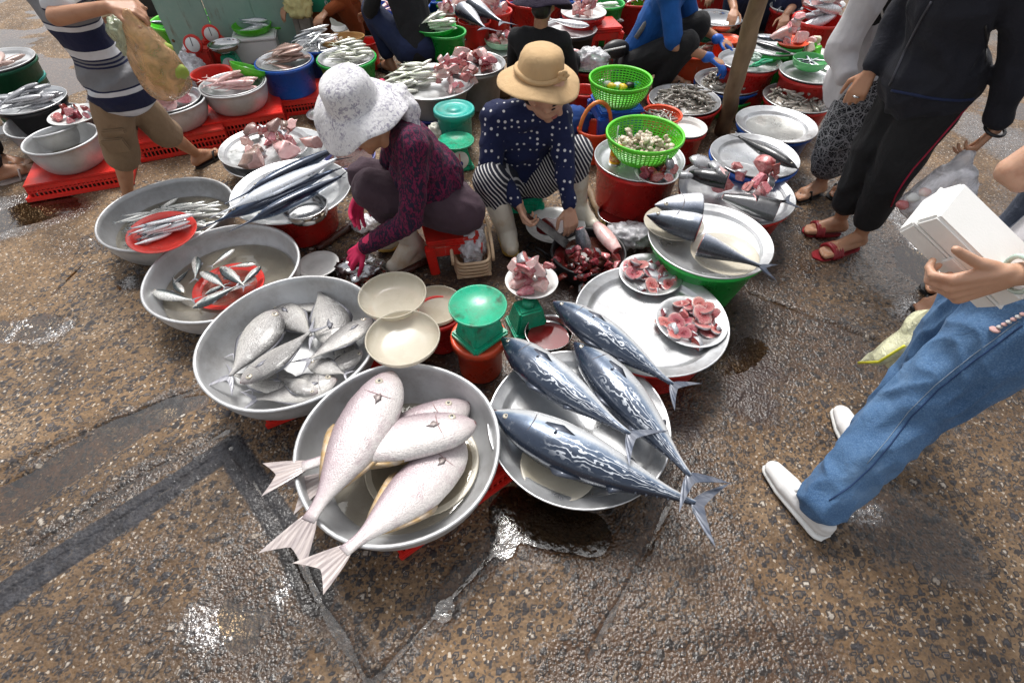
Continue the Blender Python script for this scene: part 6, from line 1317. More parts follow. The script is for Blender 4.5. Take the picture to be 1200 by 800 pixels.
def head_prims(J, s=1, face=None):
    h = Vector(J['head']); n = Vector(J['neck']); fd = Vector(face or (0, -1, 0)).normalized(); up = (h-n); up = (up-fd*up.dot(fd)); up = up.normalized() if up.length > 1e-4 else Vector((0, 0, 1)); sd = fd.cross(up)
    rot = Matrix((sd, -fd, up)).transposed().to_euler(); o = [ell_prim(h+up*.02*s, (.074*s, .092*s, .105*s), rot), ell_prim(h+fd*.025*s-up*.045*s, (.058*s, .062*s, .068*s), rot)]
    o.append(cap_prim(n, .052*s, h-up*.04*s-fd*.02*s, .05*s))
    o.append(cap_prim(h+fd*.088*s+up*.012*s, .009*s, h+fd*.104*s-up*.022*s, .014*s, 10))            # nose
    o.append(ell_prim(h+fd*.082*s-up*.052*s, (.022*s, .012*s, .007*s), rot)); o.append(ell_prim(h+fd*.081*s-up*.064*s, (.019*s, .012*s, .008*s), rot))   # lips
    o.append(ell_prim(h+fd*.068*s-up*.092*s, (.024*s, .02*s, .018*s), rot))                          # chin
    for k in (-1, 1): o.append(ell_prim(h+sd*k*.076*s-up*.005*s-fd*.005*s, (.010*s, .02*s, .032*s), rot)); o.append(ell_prim(h+sd*k*.042*s+fd*.068*s-up*.018*s, (.02*s, .016*s, .015*s), rot))
    return o, (h, fd, up, sd, rot)
def face_parts(t, H, s=1):
    h, fd, up, sd, rot = H
    for k in (-1, 1):
        ob('eye', mesh('eye', *ell_prim(h+fd*.086*s+sd*k*.033*s+up*.006*s, (.015*s, .008*s, .004*s), rot, 10)), EYEB, t)
        ob('eyebrow', mesh('eyebrow', *ell_prim(h+fd*.086*s+sd*k*.034*s+up*.030*s, (.019*s, .010*s, .004*s), rot, 10)), HAIR, t)
    ob('lips', mesh('lips', *ell_prim(h+fd*.0905*s-up*.057*s, (.021*s, .006*s, .0085*s), rot, 10)), M('lips', (.40, .12, .10), .4), t)
def hair_cap(t, H, s=1, long=False):
    h, fd, up, sd, rot = H; pr = [ell_prim(h+up*.036*s-fd*.026*s, (.081*s, .086*s, .100*s), rot)]
    if long: pr.append(cap_prim(h-fd*.06*s, .06*s, h-fd*.09*s-up*.14*s, .035*s))
    else: pr.append(ell_prim(h-fd*.045*s-up*.03*s, (.07*s, .06*s, .07*s), rot))
    ob('hair', blob('hair', pr, .009, 3), HAIR, t)
def person(label, J, s=1, skin=None, vox=.007, hands=None, face=None, feet=True, toes=None, group=None):
    t = thing('person', label, 'person', (J['pelvis'][0], J['pelvis'][1], 0), group=group); t['_o'] = 0; del t['_o']
    org = Vector(t.location); o = torso_prims(J, -.012, s); hp_, H = head_prims(J, s, face); o += hp_
    for k in (0, 1):
        o += [lim(J['sh'][k], .045*s, J['el'][k], .036*s), lim(J['el'][k], .037*s, J['wr'][k], .024*s)]
        o += [lim(J['hip'][k], .082*s, J['kn'][k], .052*s), lim(J['kn'][k], .053*s, Vector(J['kn'][k]).lerp(Vector(J['an'][k]), .35), .05*s), lim(Vector(J['kn'][k]).lerp(Vector(J['an'][k]), .35), .05*s, J['an'][k], .03*s), lim(J['pelvis'], .1*s, J['hip'][k], .085*s)]
        if feet: o += foot(J['an'][k], J['toe'][k], s)
        if hands and hands[k]: o += hand(J['wr'][k], *hands[k][0], **hands[k][1])
    me = blob('body', o, vox, 3); shift(me, org); ob('body', me, skin or SKIN, t); H = (H[0]-org, *H[1:])
    return t, H, org
def shift(me, org): me.transform(Matrix.Translation(-Vector(org))); return me
def top(t, org, J, mat, g=.012, s=1, sleeve=(1, 1), arm=.052, disp=(.006, 11), name='shirt', hem=None, vox=.009, cuff=.036, extra=(), hr=0):
    o = torso_prims(J, g, s)
    if hem: o.append(cap_prim(J['pelvis'], (.14+g)*s, hem, (.145+g+hr)*s, 18, ((Vector(J['sh'][0])-Vector(J['sh'][1])).normalized(), .95)))
    for k in (0, 1):
        a, e, w_ = Vector(J['sh'][k]), Vector(J['el'][k]), Vector(J['wr'][k]); f = sleeve[k]
        if f <= .5: o.append(lim(a, (arm+.008)*s, a.lerp(e, f*2), (arm+.006)*s))
        else: o += [lim(a, (arm+.008)*s, e, arm*s*.95), lim(e, arm*s*.95, e.lerp(w_, (f-.5)*2), cuff*s)]
    o += list(extra)
    me = blob(name, o, vox, 3, folds(disp[0], disp[1], (1, 1, .6), len(t.name)) if disp else None); shift(me, org); return ob(name, me, mat, t)
def bottom(t, org, J, mat, g=.012, s=1, leg=(1, 1), disp=(.006, 10), name='trousers', vox=.009, hemr=.05, kneer=.068, thigh=.095):
    w_ = (Vector(J['sh'][0])-Vector(J['sh'][1])).normalized(); o = [ell_prim(Vector(J['pelvis']), ((.13+g)*s, (.11+g)*s, .11*s))]
    for k in (0, 1):
        h, kn, an = Vector(J['hip'][k]), Vector(J['kn'][k]), Vector(J['an'][k]); o.append(lim(J['pelvis'], (.095+g)*s, h, (thigh+g)*s)); f = leg[k]
        o.append(lim(h, (thigh+g)*s, kn if f >= .5 else h.lerp(kn, f*2), (kneer+g)*s))
        if f > .5: o.append(lim(kn, (kneer+g)*s, kn.lerp(an, (f-.5)*2), (hemr+g*.5)*s))
    me = blob(name, o, vox, 3, folds(disp[0], disp[1], (1, 1, .55), 5+len(t.name)) if disp else None); shift(me, org); return ob(name, me, mat, t)
def boot(t, org, an, kn, toe, s=1):
    an, kn, toe = Vector(an), Vector(kn), Vector(toe); d = (toe-an); d.z = 0; d.normalize(); heel = an-d*.05; heel.z = .042; ball = an.lerp(toe, .75); ball.z = .045; tp = an.lerp(kn, .62)
    o = [cap_prim(tp, .062*s, an, .05*s), cap_prim(an, .052*s, heel, .04*s), cap_prim(an, .05*s, ball, .042*s), cap_prim(heel, .04*s, ball, .043*s), cap_prim(ball, .043*s, toe+Vector((0, 0, .02)), .034*s)]
    b_ = ob('boot', shift(blob('boot', o, .006, 4, folds(.004, 14)), org), BOOT, t)
    so_ = [cap_prim(heel-Vector((0, 0, .024)), .04*s, ball-Vector((0, 0, .028)), .044*s, 14, ((-d.y, d.x, 0), .45)), cap_prim(ball-Vector((0, 0, .028)), .044*s, toe-Vector((0, 0, .004)), .036*s, 14, ((-d.y, d.x, 0), .45))]
    ob('sole', shift(blob('sole', so_, .006, 2), org), SOLE, b_)
def sandal(t, org, an, toe, mat, s=1, strap='thong', smat=None):
    an, toe = Vector(an), Vector(toe); d = (toe-an); d.z = 0; d.normalize(); l = Vector((-d.y, d.x, 0)); a = an-d*.05*s; e = toe+d*.012*s; V = []; F = []; n = 14
    for z in (-.004, .012):
        for i in range(n*2):
            u = (i/(n-1)) if i < n else ((2*n-1-i)/(n-1)); sd_ = 1 if i < n else -1; w_ = .036+.010*math.sin(u*2.6-.6) if u < .93 else .036; w_ *= (max(0, 1-abs(2*u-1)**6))**.5*s; p = a.lerp(e, u); V.append(Vector((p.x, p.y, z))+l*sd_*w_)
    m_ = 2*n; F = [(i, (i+1) % m_, m_+(i+1) % m_, m_+i) for i in range(m_)]+[tuple(range(m_, 2*m_)), tuple(range(m_))[::-1]]
    so_ = ob('sandal', mesh('sandal', [v-org for v in V], F, smooth=False), mat, t)
    f = an.lerp(toe, .70); tip = an.lerp(toe, .80)
    if strap == 'thong': sets = [([an.lerp(toe, .38)+l*k*.044*s+Vector((0, 0, .015-an.z)), an.lerp(toe, .55)+l*k*.034*s+Vector((0, 0, .052-an.z*.45)), Vector((tip.x, tip.y, .036)), Vector((tip.x, tip.y, .012))], .0065) for k in (-1, 1)]
    else: sets = [([an.lerp(toe, u)+Vector((0, 0, -an.lerp(toe, u).z+.012))+l*math.cos(th)*.05*s+Vector((0, 0, .046*math.sin(th))) for th in [math.pi*i/10 for i in range(11)]], .0105) for u in (.50, .56, .62, .68)]
    for pts, r in sets: ob('strap', tube('strap', [Vector(p)-org for p in pts], r, 8), smat or mat, so_)
def hat(t, org, c, up, R=.17, mat=None, crown=.09, ch=.10, droop=.05, wave=.012, band=None, seed=1, asp=1.1, name='hat'):
    up = Vector(up).normalized(); rot = up.to_track_quat('Z', 'Y').to_matrix(); c = Vector(c); V = []; F = []; n = 56; rings = []
    prof = [(0, ch), (crown*.35, ch*.995), (crown*.62, ch*.96), (crown*.82, ch*.86), (crown*.93, ch*.66), (crown*.98, ch*.4), (crown*1.02, ch*.15), (crown*1.05, 0)]
    m_ = 9
    for i in range(1, m_+1): s = i/m_; prof.append((crown*1.05+(R-crown*1.05)*s, -droop*s**1.5))
    prof.append((R*1.004, -droop-.004))
    for i in range(m_, -1, -1): s = i/m_; prof.append((crown*1.05-.004+(R-crown*1.05)*s, -droop*s**1.5-.006))
    prof += [(crown*.95, ch*.4), (crown*.75, ch*.85), (0, ch*.95)]
    for r, z in prof:
        if r == 0: rings.append([len(V)]); V.append(Vector((0, 0, z))); continue
        rings.append(list(range(len(V), len(V)+n)))
        for i in range(n):
            a = 2*math.pi*i/n; k = max(0, (r-crown)/(R-crown)); zz = z+k*wave*(1.3*math.sin(2*a+seed)+.6*math.sin(3*a+seed*2)+.25*math.sin(7*a)); rr = r*(1+.02*math.sin(2*a+seed)); V.append(Vector((rr*asp*math.cos(a), rr*math.sin(a), zz)))
    for a, b_ in zip(rings, rings[1:]):
        for i in range(n):
            j = (i+1) % n
            if len(a) == 1: F.append((a[0], b_[i], b_[j]))
            elif len(b_) == 1: F.append((a[j], a[i], b_[0]))
            else: F.append((a[i], b_[i], b_[j], a[j]))
    o = ob(name, mesh(name, [rot @ v+c-org for v in V], F), mat, t)
    if band is not None:
        pts = [rot @ Vector((crown*1.04*asp*math.cos(a), crown*1.04*math.sin(a), ch*.14+.004*math.sin(3*a)))+c-org for a in [2*math.pi*i/40 for i in range(40)]]; ob('hat_band', tube('hat_band', pts, .011, 8, True), band, o)
    return o, rot
V3 = Vector
# --- woman in the floral hat
def woman_floral():
    J = dict(pelvis=Y(526, 240, 2.03), chest=Y(484, 178, 1.97), neck=Y(455, 160, 1.95), head=Y(428, 142, 1.93), sh=(Y(486, 172, 1.83), Y(468, 160, 2.10)), el=(Y(482, 258, 1.77), Y(455, 205, 2.14)), wr=(Y(425, 290, 1.82), Y(424, 222, 2.05)),
             hip=(Y(540, 247, 1.95), Y(530, 236, 2.12)), kn=(Y(437, 222, 1.94), Y(430, 208, 2.10)), an=(Y(483, 283, 1.99), Y(470, 262, 2.16)), toe=(P(461, 316, .03), P(448, 290, .03)))
    t, H, org = person('woman in a floral hat and maroon top, squatting with pink gloves', J, .98, hands=(None, None), face=(-.75, -.35, -.55), feet=False)
    top(t, org, J, CL['leopard'], .012, .98, (.97, .97), .054, (.010, 13), extra=[ell_prim(Y(500, 205, 2.0), (.16, .15, .15))]); bottom(t, org, J, CL['mauve'], .012, 1, (.72, .72), (.009, 11), thigh=.10, kneer=.078, hemr=.06)
    for k, n_, d_ in ((0, (.2, .5, -.8), (-.62, .05, -.62)), (1, (-.2, -.5, -.8), (-.35, -.35, -.75))):
        w_ = V3(J['wr'][k]); dd = V3(d_).normalized(); o = [cap_prim(V3(J['el'][k]).lerp(w_, .72), .041, w_, .031)]+hand(w_, d_, n_, 1 if k == 0 else -1, .28, 1.08, .3, .3, .0105); ob('glove', shift(blob('glove', o, .0045, 2), org), PINKG, t)
    boot(t, org, J['an'][0], J['kn'][0], J['toe'][0]); boot(t, org, J['an'][1], J['kn'][1], J['toe'][1]); face_parts(t, H); hair_cap(t, H, 1, True)
    h, rot = hat(t, org, V3(H[0])+org+V3((-.03, -.005, .085)), (-.20, -.30, .9), .190, CL['floral'], .102, .100, .066, .024, seed=2, asp=1.0)
    ob('scarf', shift(blob('scarf', [cap_prim(Y(462, 118, 2.0), .05, Y(478, 128, 2.0), .05), cap_prim(Y(474, 128, 1.98), .04, Y(486, 148, 1.96), .022), cap_prim(Y(455, 112, 2.02), .03, Y(470, 108, 2.03), .03)], .008, 3, folds(.009, 18)), org), CL['floral'], t)
    p = P(517, 268, 0); stool('red plastic stool under the woman in the floral hat', J['pelvis'].x-.005, J['pelvis'].y, 0, RED, .25, .20, .2)
woman_floral()
# --- woman in the dotted blouse with the knife
def woman_dotted():
    J = dict(pelvis=Y(612, 206, 2.42), chest=Y(612, 166, 2.36), neck=Y(622, 130, 2.29), head=Y(638, 108, 2.22), sh=(Y(580, 138, 2.29), Y(655, 135, 2.29)), el=(Y(574, 196, 2.20), Y(660, 192, 2.20)), wr=(Y(608, 238, 2.10), Y(667, 243, 2.09)),
             hip=(Y(590, 212, 2.36), Y(632, 208, 2.38)), kn=(Y(574, 212, 2.13), Y(676, 180, 2.28)), an=(Y(594, 270, 2.13), Y(676, 238, 2.32)), toe=(P(600, 296, .03), P(696, 268, .03)))
    t, H, org = person('woman in a straw hat and navy dotted blouse, cutting fish', J, 1.0, SKINL, .005, hands=(((( .35, -.35, -.75), (.75, -.1, .3)), dict(side=1, curl=.85, s=1.0, thumb=.7)), (((.15, -.35, -.85), (-.1, .5, -.5)), dict(side=-1, curl=.42, s=1.0, thumb=.6))), face=(.66, -.56, -.42), feet=False)
    top(t, org, J, CL['dots'], .014, 1, (.95, .95), .056, (.010, 13), extra=[cap_prim(J['neck'], .06, V3(J['neck']).lerp(V3(J['head']), .25), .056)]); bottom(t, org, J, CL['stripes'], .010, 1, (.75, .75), thigh=.098, kneer=.074)
    boot(t, org, J['an'][0], J['kn'][0], J['toe'][0]); boot(t, org, J['an'][1], J['kn'][1], J['toe'][1]); face_parts(t, H); hair_cap(t, H)
    h, rot = hat(t, org, V3(H[0])+org+V3((-.022, .004, .070)), (.10, -.08, 1), .174, CL['straw'], .096, .108, .030, .009, CL['straw'], 1.2, 1.05); q0 = Y(660, 88, 2.135)-org
    for k in range(5): a = k*1.256; ob('bow', mesh('bow', *ell_prim(q0+V3((.012*math.cos(a), -.005, .012*math.sin(a))), (.013, .008, .010), seg=10)), CL['straw'], h)
    stool('low green stool under the woman in the dotted blouse', J['pelvis'].x, J['pelvis'].y+.03, 0, SCALEG, .22, .13, 0)
    # cleaver
    A, B = Y(624, 258, 2.075), Y(688, 306, 1.97); d_ = (B-A).normalized(); n_ = V3((.15, -.5, .85)).normalized(); wv = d_.cross(n_).normalized()*-1; k = thing('cleaver', 'long dark cleaver held by the woman in the straw hat', 'knife', A)
    L = (B-A).length; q_ = [(0, -.012), (L*.9, -.020), (L, -.004), (L*.97, .030), (L*.02, .030)]; vs = [d_*x+wv*y+n_*s for s in (-.0018, .0018) for x, y in q_]
    ob('blade', mesh('blade', vs, [(0, 1, 2, 3, 4), (9, 8, 7, 6, 5)]+[(i, i+5, (i+1) % 5+5, (i+1) % 5) for i in range(5)], smooth=False), M('dark steel blade', (.055, .05, .05), .28, .8, (.15, .14, .13), 9), k); ob('handle', tube('handle', [d_*.01, d_*-.06, d_*-.115], [.012, .013, .011], 10), DARKW, k)
    fish_cut('silver pink fish half held under the cleaver', 'bonito', SILV, (.1, .6), Y(680, 268, 2.02), Y(688, 300, 1.97), -.01, None, .2, name='cut_fish', flesh=PINK, L=.36); fish_cut('pale fish piece lying across the chopping block', 'bonito', FILL, (.1, .7), P(700, 265, .15), P(722, 292, .13), .0, None, .2, name='cut_fish', flesh=MEAT, L=.36)
woman_dotted()
# --- man in the striped polo shirt
def man_polo():
    J = dict(pelvis=Y(132, 88, 2.45), chest=Y(88, 25, 2.42), neck=Y(58, -48, 2.40), head=Y(40, -95, 2.38), sh=(Y(78, -22, 2.26), Y(30, -30, 2.56)), el=(Y(66, 20, 2.10), Y(80, 0, 2.5)), wr=(Y(128, 8, 2.12), Y(128, -4, 2.36)), hip=(Y(127, 104, 2.40), Y(143, 104, 2.50)), kn=(Y(142, 176, 2.44), Y(190, 152, 2.62)), an=(P(150, 228, .08), P(230, 180, .08)), toe=(P(168, 240, .015), P(258, 178, .015)))
    hd = (((.9, .15, -.1), (0, .3, -1)), dict(side=-1, curl=.8, s=.95, thumb=.6))
    t, H, org = person('man in a striped polo shirt and khaki cargo shorts carrying a bag', J, .86, SKIN, .006, (hd, (((.9, -.1, -.1), (0, -.3, -1)), dict(side=1, curl=.8, s=.95))), (.8, 0, -.4))
    top(t, org, J, CL['polo'], .026, .84, (.34, .34), .062, (.007, 8), hem=Y(136, 92, 2.45), hr=.03); bottom(t, org, J, CL['khaki'], .006, .88, (.56, .56), (.008, 9), 'shorts', thigh=.092, kneer=.085, hemr=.085)
    hair_cap(t, H, .95); sandal(t, org, J['an'][0], J['toe'][0], BLACKP, .95); sandal(t, org, J['an'][1], J['toe'][1], BLACKP, .95)
    sh_ = [o for o in t.children if o.name.startswith('shorts')][0]
    for nm, px, py, w_, h_, of in (('cargo_pocket', 136, 170, .10, .085, .004), ('pocket_flap', 133, 154, .105, .03, .008)):
        c, n = on_surf(sh_, px, py, of)
        if c is not None: ob(nm, boxes(nm, [((0, 0, 0), (w_, h_, .016))], .006), CL['khaki'], t, c-org, n.to_track_quat('Z', 'Y').to_euler())
    # carrier bag of vegetables
    a = Y(150, 14, 2.10); b_ = Y(194, 92, 2.14); pr = [cap_prim(a, .018, a.lerp(b_, .3), .05), cap_prim(a.lerp(b_, .3), .05, a.lerp(b_, .7), .085), cap_prim(a.lerp(b_, .7), .085, b_, .088)]
    bag = thing('carrier_bag', 'orange and clear carrier bag of vegetables held by the man', 'bag', a); ob('sheet', shift(blob('bag', pr, .009, 3, folds(.012, 12, (1, 1, .4))), a), film('orange film bag', (.88, .50, .24), .5), bag)
    for i, (px, py, m_, lab) in enumerate(((190, 92, M('pale mango', (.72, .55, .14), .4), 'yellow'), (205, 84, M('lime leaf', (.33, .42, .06), .5), 'green'), (180, 75, M('lime leaf', (.33, .42, .06), .5), 'leafy'), (200, 96, M('pale mango', (.72, .55, .14), .4), 'round'), (186, 60, M('lime leaf', (.33, .42, .06), .5), 'pale'))):
        tag(ob('vegetable', lump(('veg', i), (.05, .042, .042), i, .2, 3), m_, None, Y(px, py, 2.13)), ['yellow fruit at the bottom of the orange bag', 'green leaves on the side of the orange bag', 'leafy greens in the middle of the orange bag', 'round yellow fruit in the corner of the orange bag', 'pale greens near the neck of the orange bag'][i], 'vegetable')
    tag(ob('plastic_bag', crumple('lettuce', (.055, .05, .075), 7), film('green veg bag', (.55, .62, .42), .75), None, Y(150, 44, 2.25)), 'clear bag of leafy greens beside the orange bag', 'plastic bag')
man_polo()
# --- shoppers on the right
def shopper_black():
    J = dict(pelvis=Y(1092, 82, 2.13), chest=Y(1118, -5, 2.12), neck=Y(1165, -120, 2.14), head=Y(1185, -185, 2.10), sh=(Y(1182, -70, 2.0), Y(1118, -70, 2.26)), el=(Y(1200, 40, 1.97), Y(1062, 10, 2.30)), wr=(Y(1166, 152, 1.95), Y(1020, 84, 2.22)), hip=(Y(1108, 98, 2.08), Y(1080, 92, 2.2)), kn=(Y(1052, 190, 2.06), Y(1025, 172, 2.2)), an=(P(1008, 276, .085), P(984, 258, .085)), toe=(P(955, 300, .016), P(943, 270, .016)))
    t, H, org = person('shopper in a black zip jacket and black trousers with red sandals', J, .98, SKIN, .006, ((((-.35, -.1, -.85), (-.5, .5, 0)), dict(side=1, curl=.75, s=1)), (((-.25, -.2, -.9), (.5, .5, 0)), dict(side=-1, curl=.6, s=1, thumb=.6))), (-.7, -.3, -.5))
    top(t, org, J, CL['navy'], .035, 1, (.93, .93), .062, (.015, 9), 'jacket', hem=Y(1092, 92, 2.13), cuff=.045); bottom(t, org, J, CL['black'], .012, 1, (.86, .86), (.011, 10), thigh=.105, kneer=.078, hemr=.062)
    jk = [o for o in t.children if o.name.startswith('jacket')][0]; tr_ = [o for o in t.children if o.name.startswith('trousers')][0]
    seam(t, 'zip', jk, [(1043, 100), (1052, 80), (1060, 62), (1070, 42), (1080, 22), (1092, 2)], .005, M('dull zip', (.10, .10, .12), .4, .6), org); seam(t, 'side_piping', tr_, [(1136, 122), (1125, 135), (1112, 150), (1098, 166), (1084, 182), (1070, 198), (1060, 212), (1050, 228), (1044, 242)], .004, M('red piping', (.42, .01, .05), .6), org)
    seam(t, 'pocket_zip', jk, [(1155, 30), (1156, 50), (1155, 72)], .004, BLACKP, org); seam(t, 'hem_band', jk, [(1045, 106), (1065, 110), (1085, 114), (1105, 117), (1125, 118), (1145, 116)], .006, CL['navyj'], org)
    hair_cap(t, H, .98, True); RS = M('red sandal leather', (.30, .022, .03), .4, 0, (.2, .015, .02), 10)
    for k in (0, 1): sandal(t, org, J['an'][k], J['toe'][k], RS, .95, 'bands')
    tor = [V3(J['wr'][0])+V3((.036*math.cos(x), .036*math.sin(x), .01*math.sin(x))) for x in [2*math.pi*i/20 for i in range(20)]]; ob('bracelet', tube('bracelet', [p-org for p in tor], .006, 8, True), BLACKP, t)
    h2 = V3(J['wr'][1])+V3((-.02, -.02, -.09)); ob('ring', tube('ring', [h2-org+V3((.013*math.cos(x), .013*math.sin(x), 0)) for x in [2*math.pi*i/14 for i in range(14)]], .004, 6, True), STEEL, t)
    a = V3(J['wr'][0])+V3((-.05, -.02, -.09)); b_ = Y(1080, 238, 1.90); c_ = Y(1120, 235, 1.86); bag = thing('carrier_bag', 'clear violet carrier bag of shopping held by the black jacket', 'bag', a)
    pr = [cap_prim(a, .02, a.lerp(b_, .5), .06), cap_prim(a.lerp(b_, .45), .06, b_, .075), cap_prim(a.lerp(c_, .5), .05, c_, .06), cap_prim(b_, .07, c_, .06)]; ob('sheet', shift(blob('bag', pr, .008, 3, folds(.014, 13, (1, .7, .7))), a), BAGV, bag)
    for i, (px, py, m_, lab) in enumerate(((1058, 240, PINK, 'pink fruit'), (1070, 232, WHITE, 'white packet'), (1098, 238, M('ginger brown', (.5, .3, .12), .5), 'brown ginger'), (1110, 245, M('ginger brown', (.5, .3, .12), .5), 'brown bread'), (1085, 225, FILL, 'pale fish'))): tag(ob('shopping', lump(('shp', i), (.026, .022, .02), i, .3, 2), m_, None, Y(px, py, 1.88)), lab+' inside the clear violet carrier bag', 'shopping')
shopper_black()
def shopper_white():
    J = dict(pelvis=Y(1012, 82, 2.68), chest=Y(1028, 18, 2.68), neck=Y(1062, -95, 2.70), head=Y(1075, -150, 2.67), sh=(Y(1042, -55, 2.54), Y(1045, -55, 2.82)), el=(Y(985, 62, 2.52), Y(1040, 50, 2.85)), wr=(Y(990, 88, 2.44), Y(1000, 70, 2.75)), hip=(Y(1015, 98, 2.62), Y(1012, 96, 2.76)), kn=(Y(985, 160, 2.56), Y(1002, 155, 2.74)), an=(P(962, 214, .085), P(996, 208, .085)), toe=(P(932, 232, .016), P(975, 232, .016)))
    t, H, org = person('shopper in a white sweatshirt and black paisley trousers', J, .95, SKIN, .008, None, (-.8, -.3, -.3))
    top(t, org, J, CL['white'], .035, .95, (.98, .98), .075, (.010, 8), 'sweatshirt', hem=Y(1008, 98, 2.68), cuff=.05); bottom(t, org, J, CL['paisley'], .02, .95, (.78, .78), (.007, 9), thigh=.11, kneer=.095, hemr=.088); hair_cap(t, H, .95, True)
    sw = [o for o in t.children if o.name.startswith('sweatshirt')][0]; c, n = on_surf(sw, 1046, 8, .004)
    if c is not None:
        pn = ob('print_panel', boxes('print_panel', [((0, 0, 0), (.13, .16, .006))], .002), CL['black'], t, c-org, n.to_track_quat('Z', 'Y').to_euler())
        cu = bpy.data.curves.new('txt', 'FONT'); cu.body = 'NY'; cu.size = .10; cu.extrude = .001; cu.align_x = 'CENTER'; cu.align_y = 'CENTER'; o = bpy.data.objects.new('txt', cu); C.objects.link(o); dg = bpy.context.evaluated_depsgraph_get(); me = bpy.data.meshes.new_from_object(o.evaluated_get(dg)); bpy.data.objects.remove(o); me.materials.clear(); ob('lettering', me, WHITE, pn, (0, -.03, .005))
    for k in (0, 1): sandal(t, org, J['an'][k], J['toe'][k], BLACKP, .95)
shopper_white()
def shopper_jeans():
    J = dict(pelvis=Y(1215, 322, .98), chest=Y(1330, 215, .98), neck=Y(1520, 0, .98), head=Y(1650, -150, .95), sh=(Y(1480, 70, .84), Y(1420, 50, 1.13)), el=(V3((1.34, .80, 1.02)), V3((1.24, 1.15, 1.0))), wr=(Y(1186, 322, .80), Y(1195, 215, 1.12)), hip=(Y(1205, 372, .90), Y(1188, 325, 1.06)), kn=(Y(1068, 480, .84), Y(1085, 440, 1.02)), an=(P(958, 596, .085), P(1015, 520, .085)), toe=(P(905, 553, .016), P(984, 487, .016)))
    t, H, org = person('shopper in blue jeans and white slip-on shoes with a jade bangle', J, 1, SKINL, .0045, ((((-.75, .05, -.42), (.15, .95, .05)), dict(side=-1, curl=1.0, s=1.16, thumb=.1, spread=.05, tup=True)), None), (-.6, -.2, -.6), feet=False)
    bottom(t, org, J, CL['denim'], .014, 1.04, (.96, .95), (.014, 13), 'jeans', .007, .064, .072, .105)
    top(t, org, J, CL['white'], .02, 1, (.32, .32), .06, (.006, 8), 'blouse', vox=.01); hair_cap(t, H, 1, True)
    jn = [o for o in t.children if o.name.startswith('jeans')][0]; DS = M('denim seam', (.025, .06, .16), .9)
    seam(t, 'side_seam', jn, [(1198, 381), (1170, 402), (1140, 424), (1100, 456), (1068, 488), (1044, 520), (1020, 548), (996, 570), (972, 586)], .0020, DS, org, .0010); seam(t, 'side_seam', jn, [(1194, 376), (1166, 397), (1136, 419), (1096, 451), (1064, 483), (1040, 515), (1016, 543)], .0008, M('pale stitch', (.35, .42, .5), .9), org, .0008)
    for k in range(7): a_, n_ = on_surf(jn, 1166+k*5.5, 386-k*3, .001); a_ is not None and ob('embroidery', mesh('embroidery', *ell_prim(a_-org, (.008, .006, .004) if k else (.014, .012, .005), seg=8)), M('pink thread', (.72, .45, .42), .8) if k % 2 == 0 else M('white thread', (.75, .72, .7), .8), t)
    SH = M('white canvas', (.74, .73, .72), .7, 0, (.66, .65, .63), 9, .4, .7, .2, 180)
    for k in (0, 1):
        an, toe = V3(J['an'][k]), V3(J['toe'][k]); d = toe-an; d.z = 0; d.normalize(); l = V3((-d.y, d.x, 0)); heel = an-d*.045; heel.z = .05; ball = an.lerp(toe, .62); ball.z = .040; tp = toe.copy(); tp.z = .036
        o = [cap_prim(heel, .034, ball, .042, 16, (l, .85)), cap_prim(ball, .043, tp, .033, 16, (l, .75)), cap_prim(heel+V3((0, 0, .02)), .032, an.lerp(ball, .45)-V3((0, 0, .012)), .033, 16, (l, .9))]
        sh = ob('shoe', shift(blob('shoe', o, .0045, 4), org), SH, t); so_ = [cap_prim(heel-V3((0, 0, .032)), .040, ball-V3((0, 0, .022)), .047, 16, (l, .36)), cap_prim(ball-V3((0, 0, .022)), .047, tp-V3((0, 0, .018)), .038, 16, (l, .36))]
        ob('sole', shift(blob('sole', so_, .005, 2), org), WHITE, sh); c = an.lerp(toe, .42); c.z = .088
        ob('bow', tube('bow', [c+l*x*.028-org+V3((0, 0, y_)) for x, y_ in ((-1, .0), (-.6, .008), (0, .002), (.6, .008), (1, 0))], .005, 6), SH, sh); ob('elastic', tube('elastic', [c-d*.02+l*x*.03-org+V3((0, 0, -.012*x*x+.002)) for x in (-1, -.5, 0, .5, 1)], .004, 6), SH, sh)
    w_ = V3(J['wr'][0]); ax = (V3(J['el'][0])-w_).normalized(); u = ax.orthogonal().normalized(); v = ax.cross(u); c = w_+ax*.012
    ob('bangle', tube('bangle', [c+(u*math.cos(x)+v*math.sin(x))*.037-org for x in [2*math.pi*i/36 for i in range(36)]], .0058, 10, True), M('jade', (.42, .58, .50), .15, 0, (.62, .70, .64), 16, coat=.5), t)
    # foam lunch box in the hand
    O_ = Y(1129, 209, .99); Xd = (Y(1218, 296, .87)-O_).normalized(); Vd = Y(1083, 257, .90)-O_; Vd = (Vd-Xd*Vd.dot(Xd)).normalized(); Wd = Xd.cross(Vd); rt = Matrix((Xd, Vd, Wd)).transposed().to_euler(); sx, sy, sz = .27, .118, .10
    if Wd.dot(Y(1161, 195, 1.06)-O_) < 0: Wd = -Wd
    c = O_+Xd*sx/2+Vd*sy/2+Wd*sz/2; bx = thing('foam_box', 'white foam takeaway box held in the hand with the bangle', 'box', c, rt)
    def half(bm):
        r = bmesh.ops.create_cube(bm, size=1)
        for q_ in r['verts']: k = .95 if q_.co.z < 0 else 1; q_.co = V3((q_.co.x*sx*k, q_.co.y*sy*k, q_.co.z*sz/2))
        bmesh.ops.bevel(bm, geom=list(bm.edges), offset=.006, segments=3, affect='EDGES')
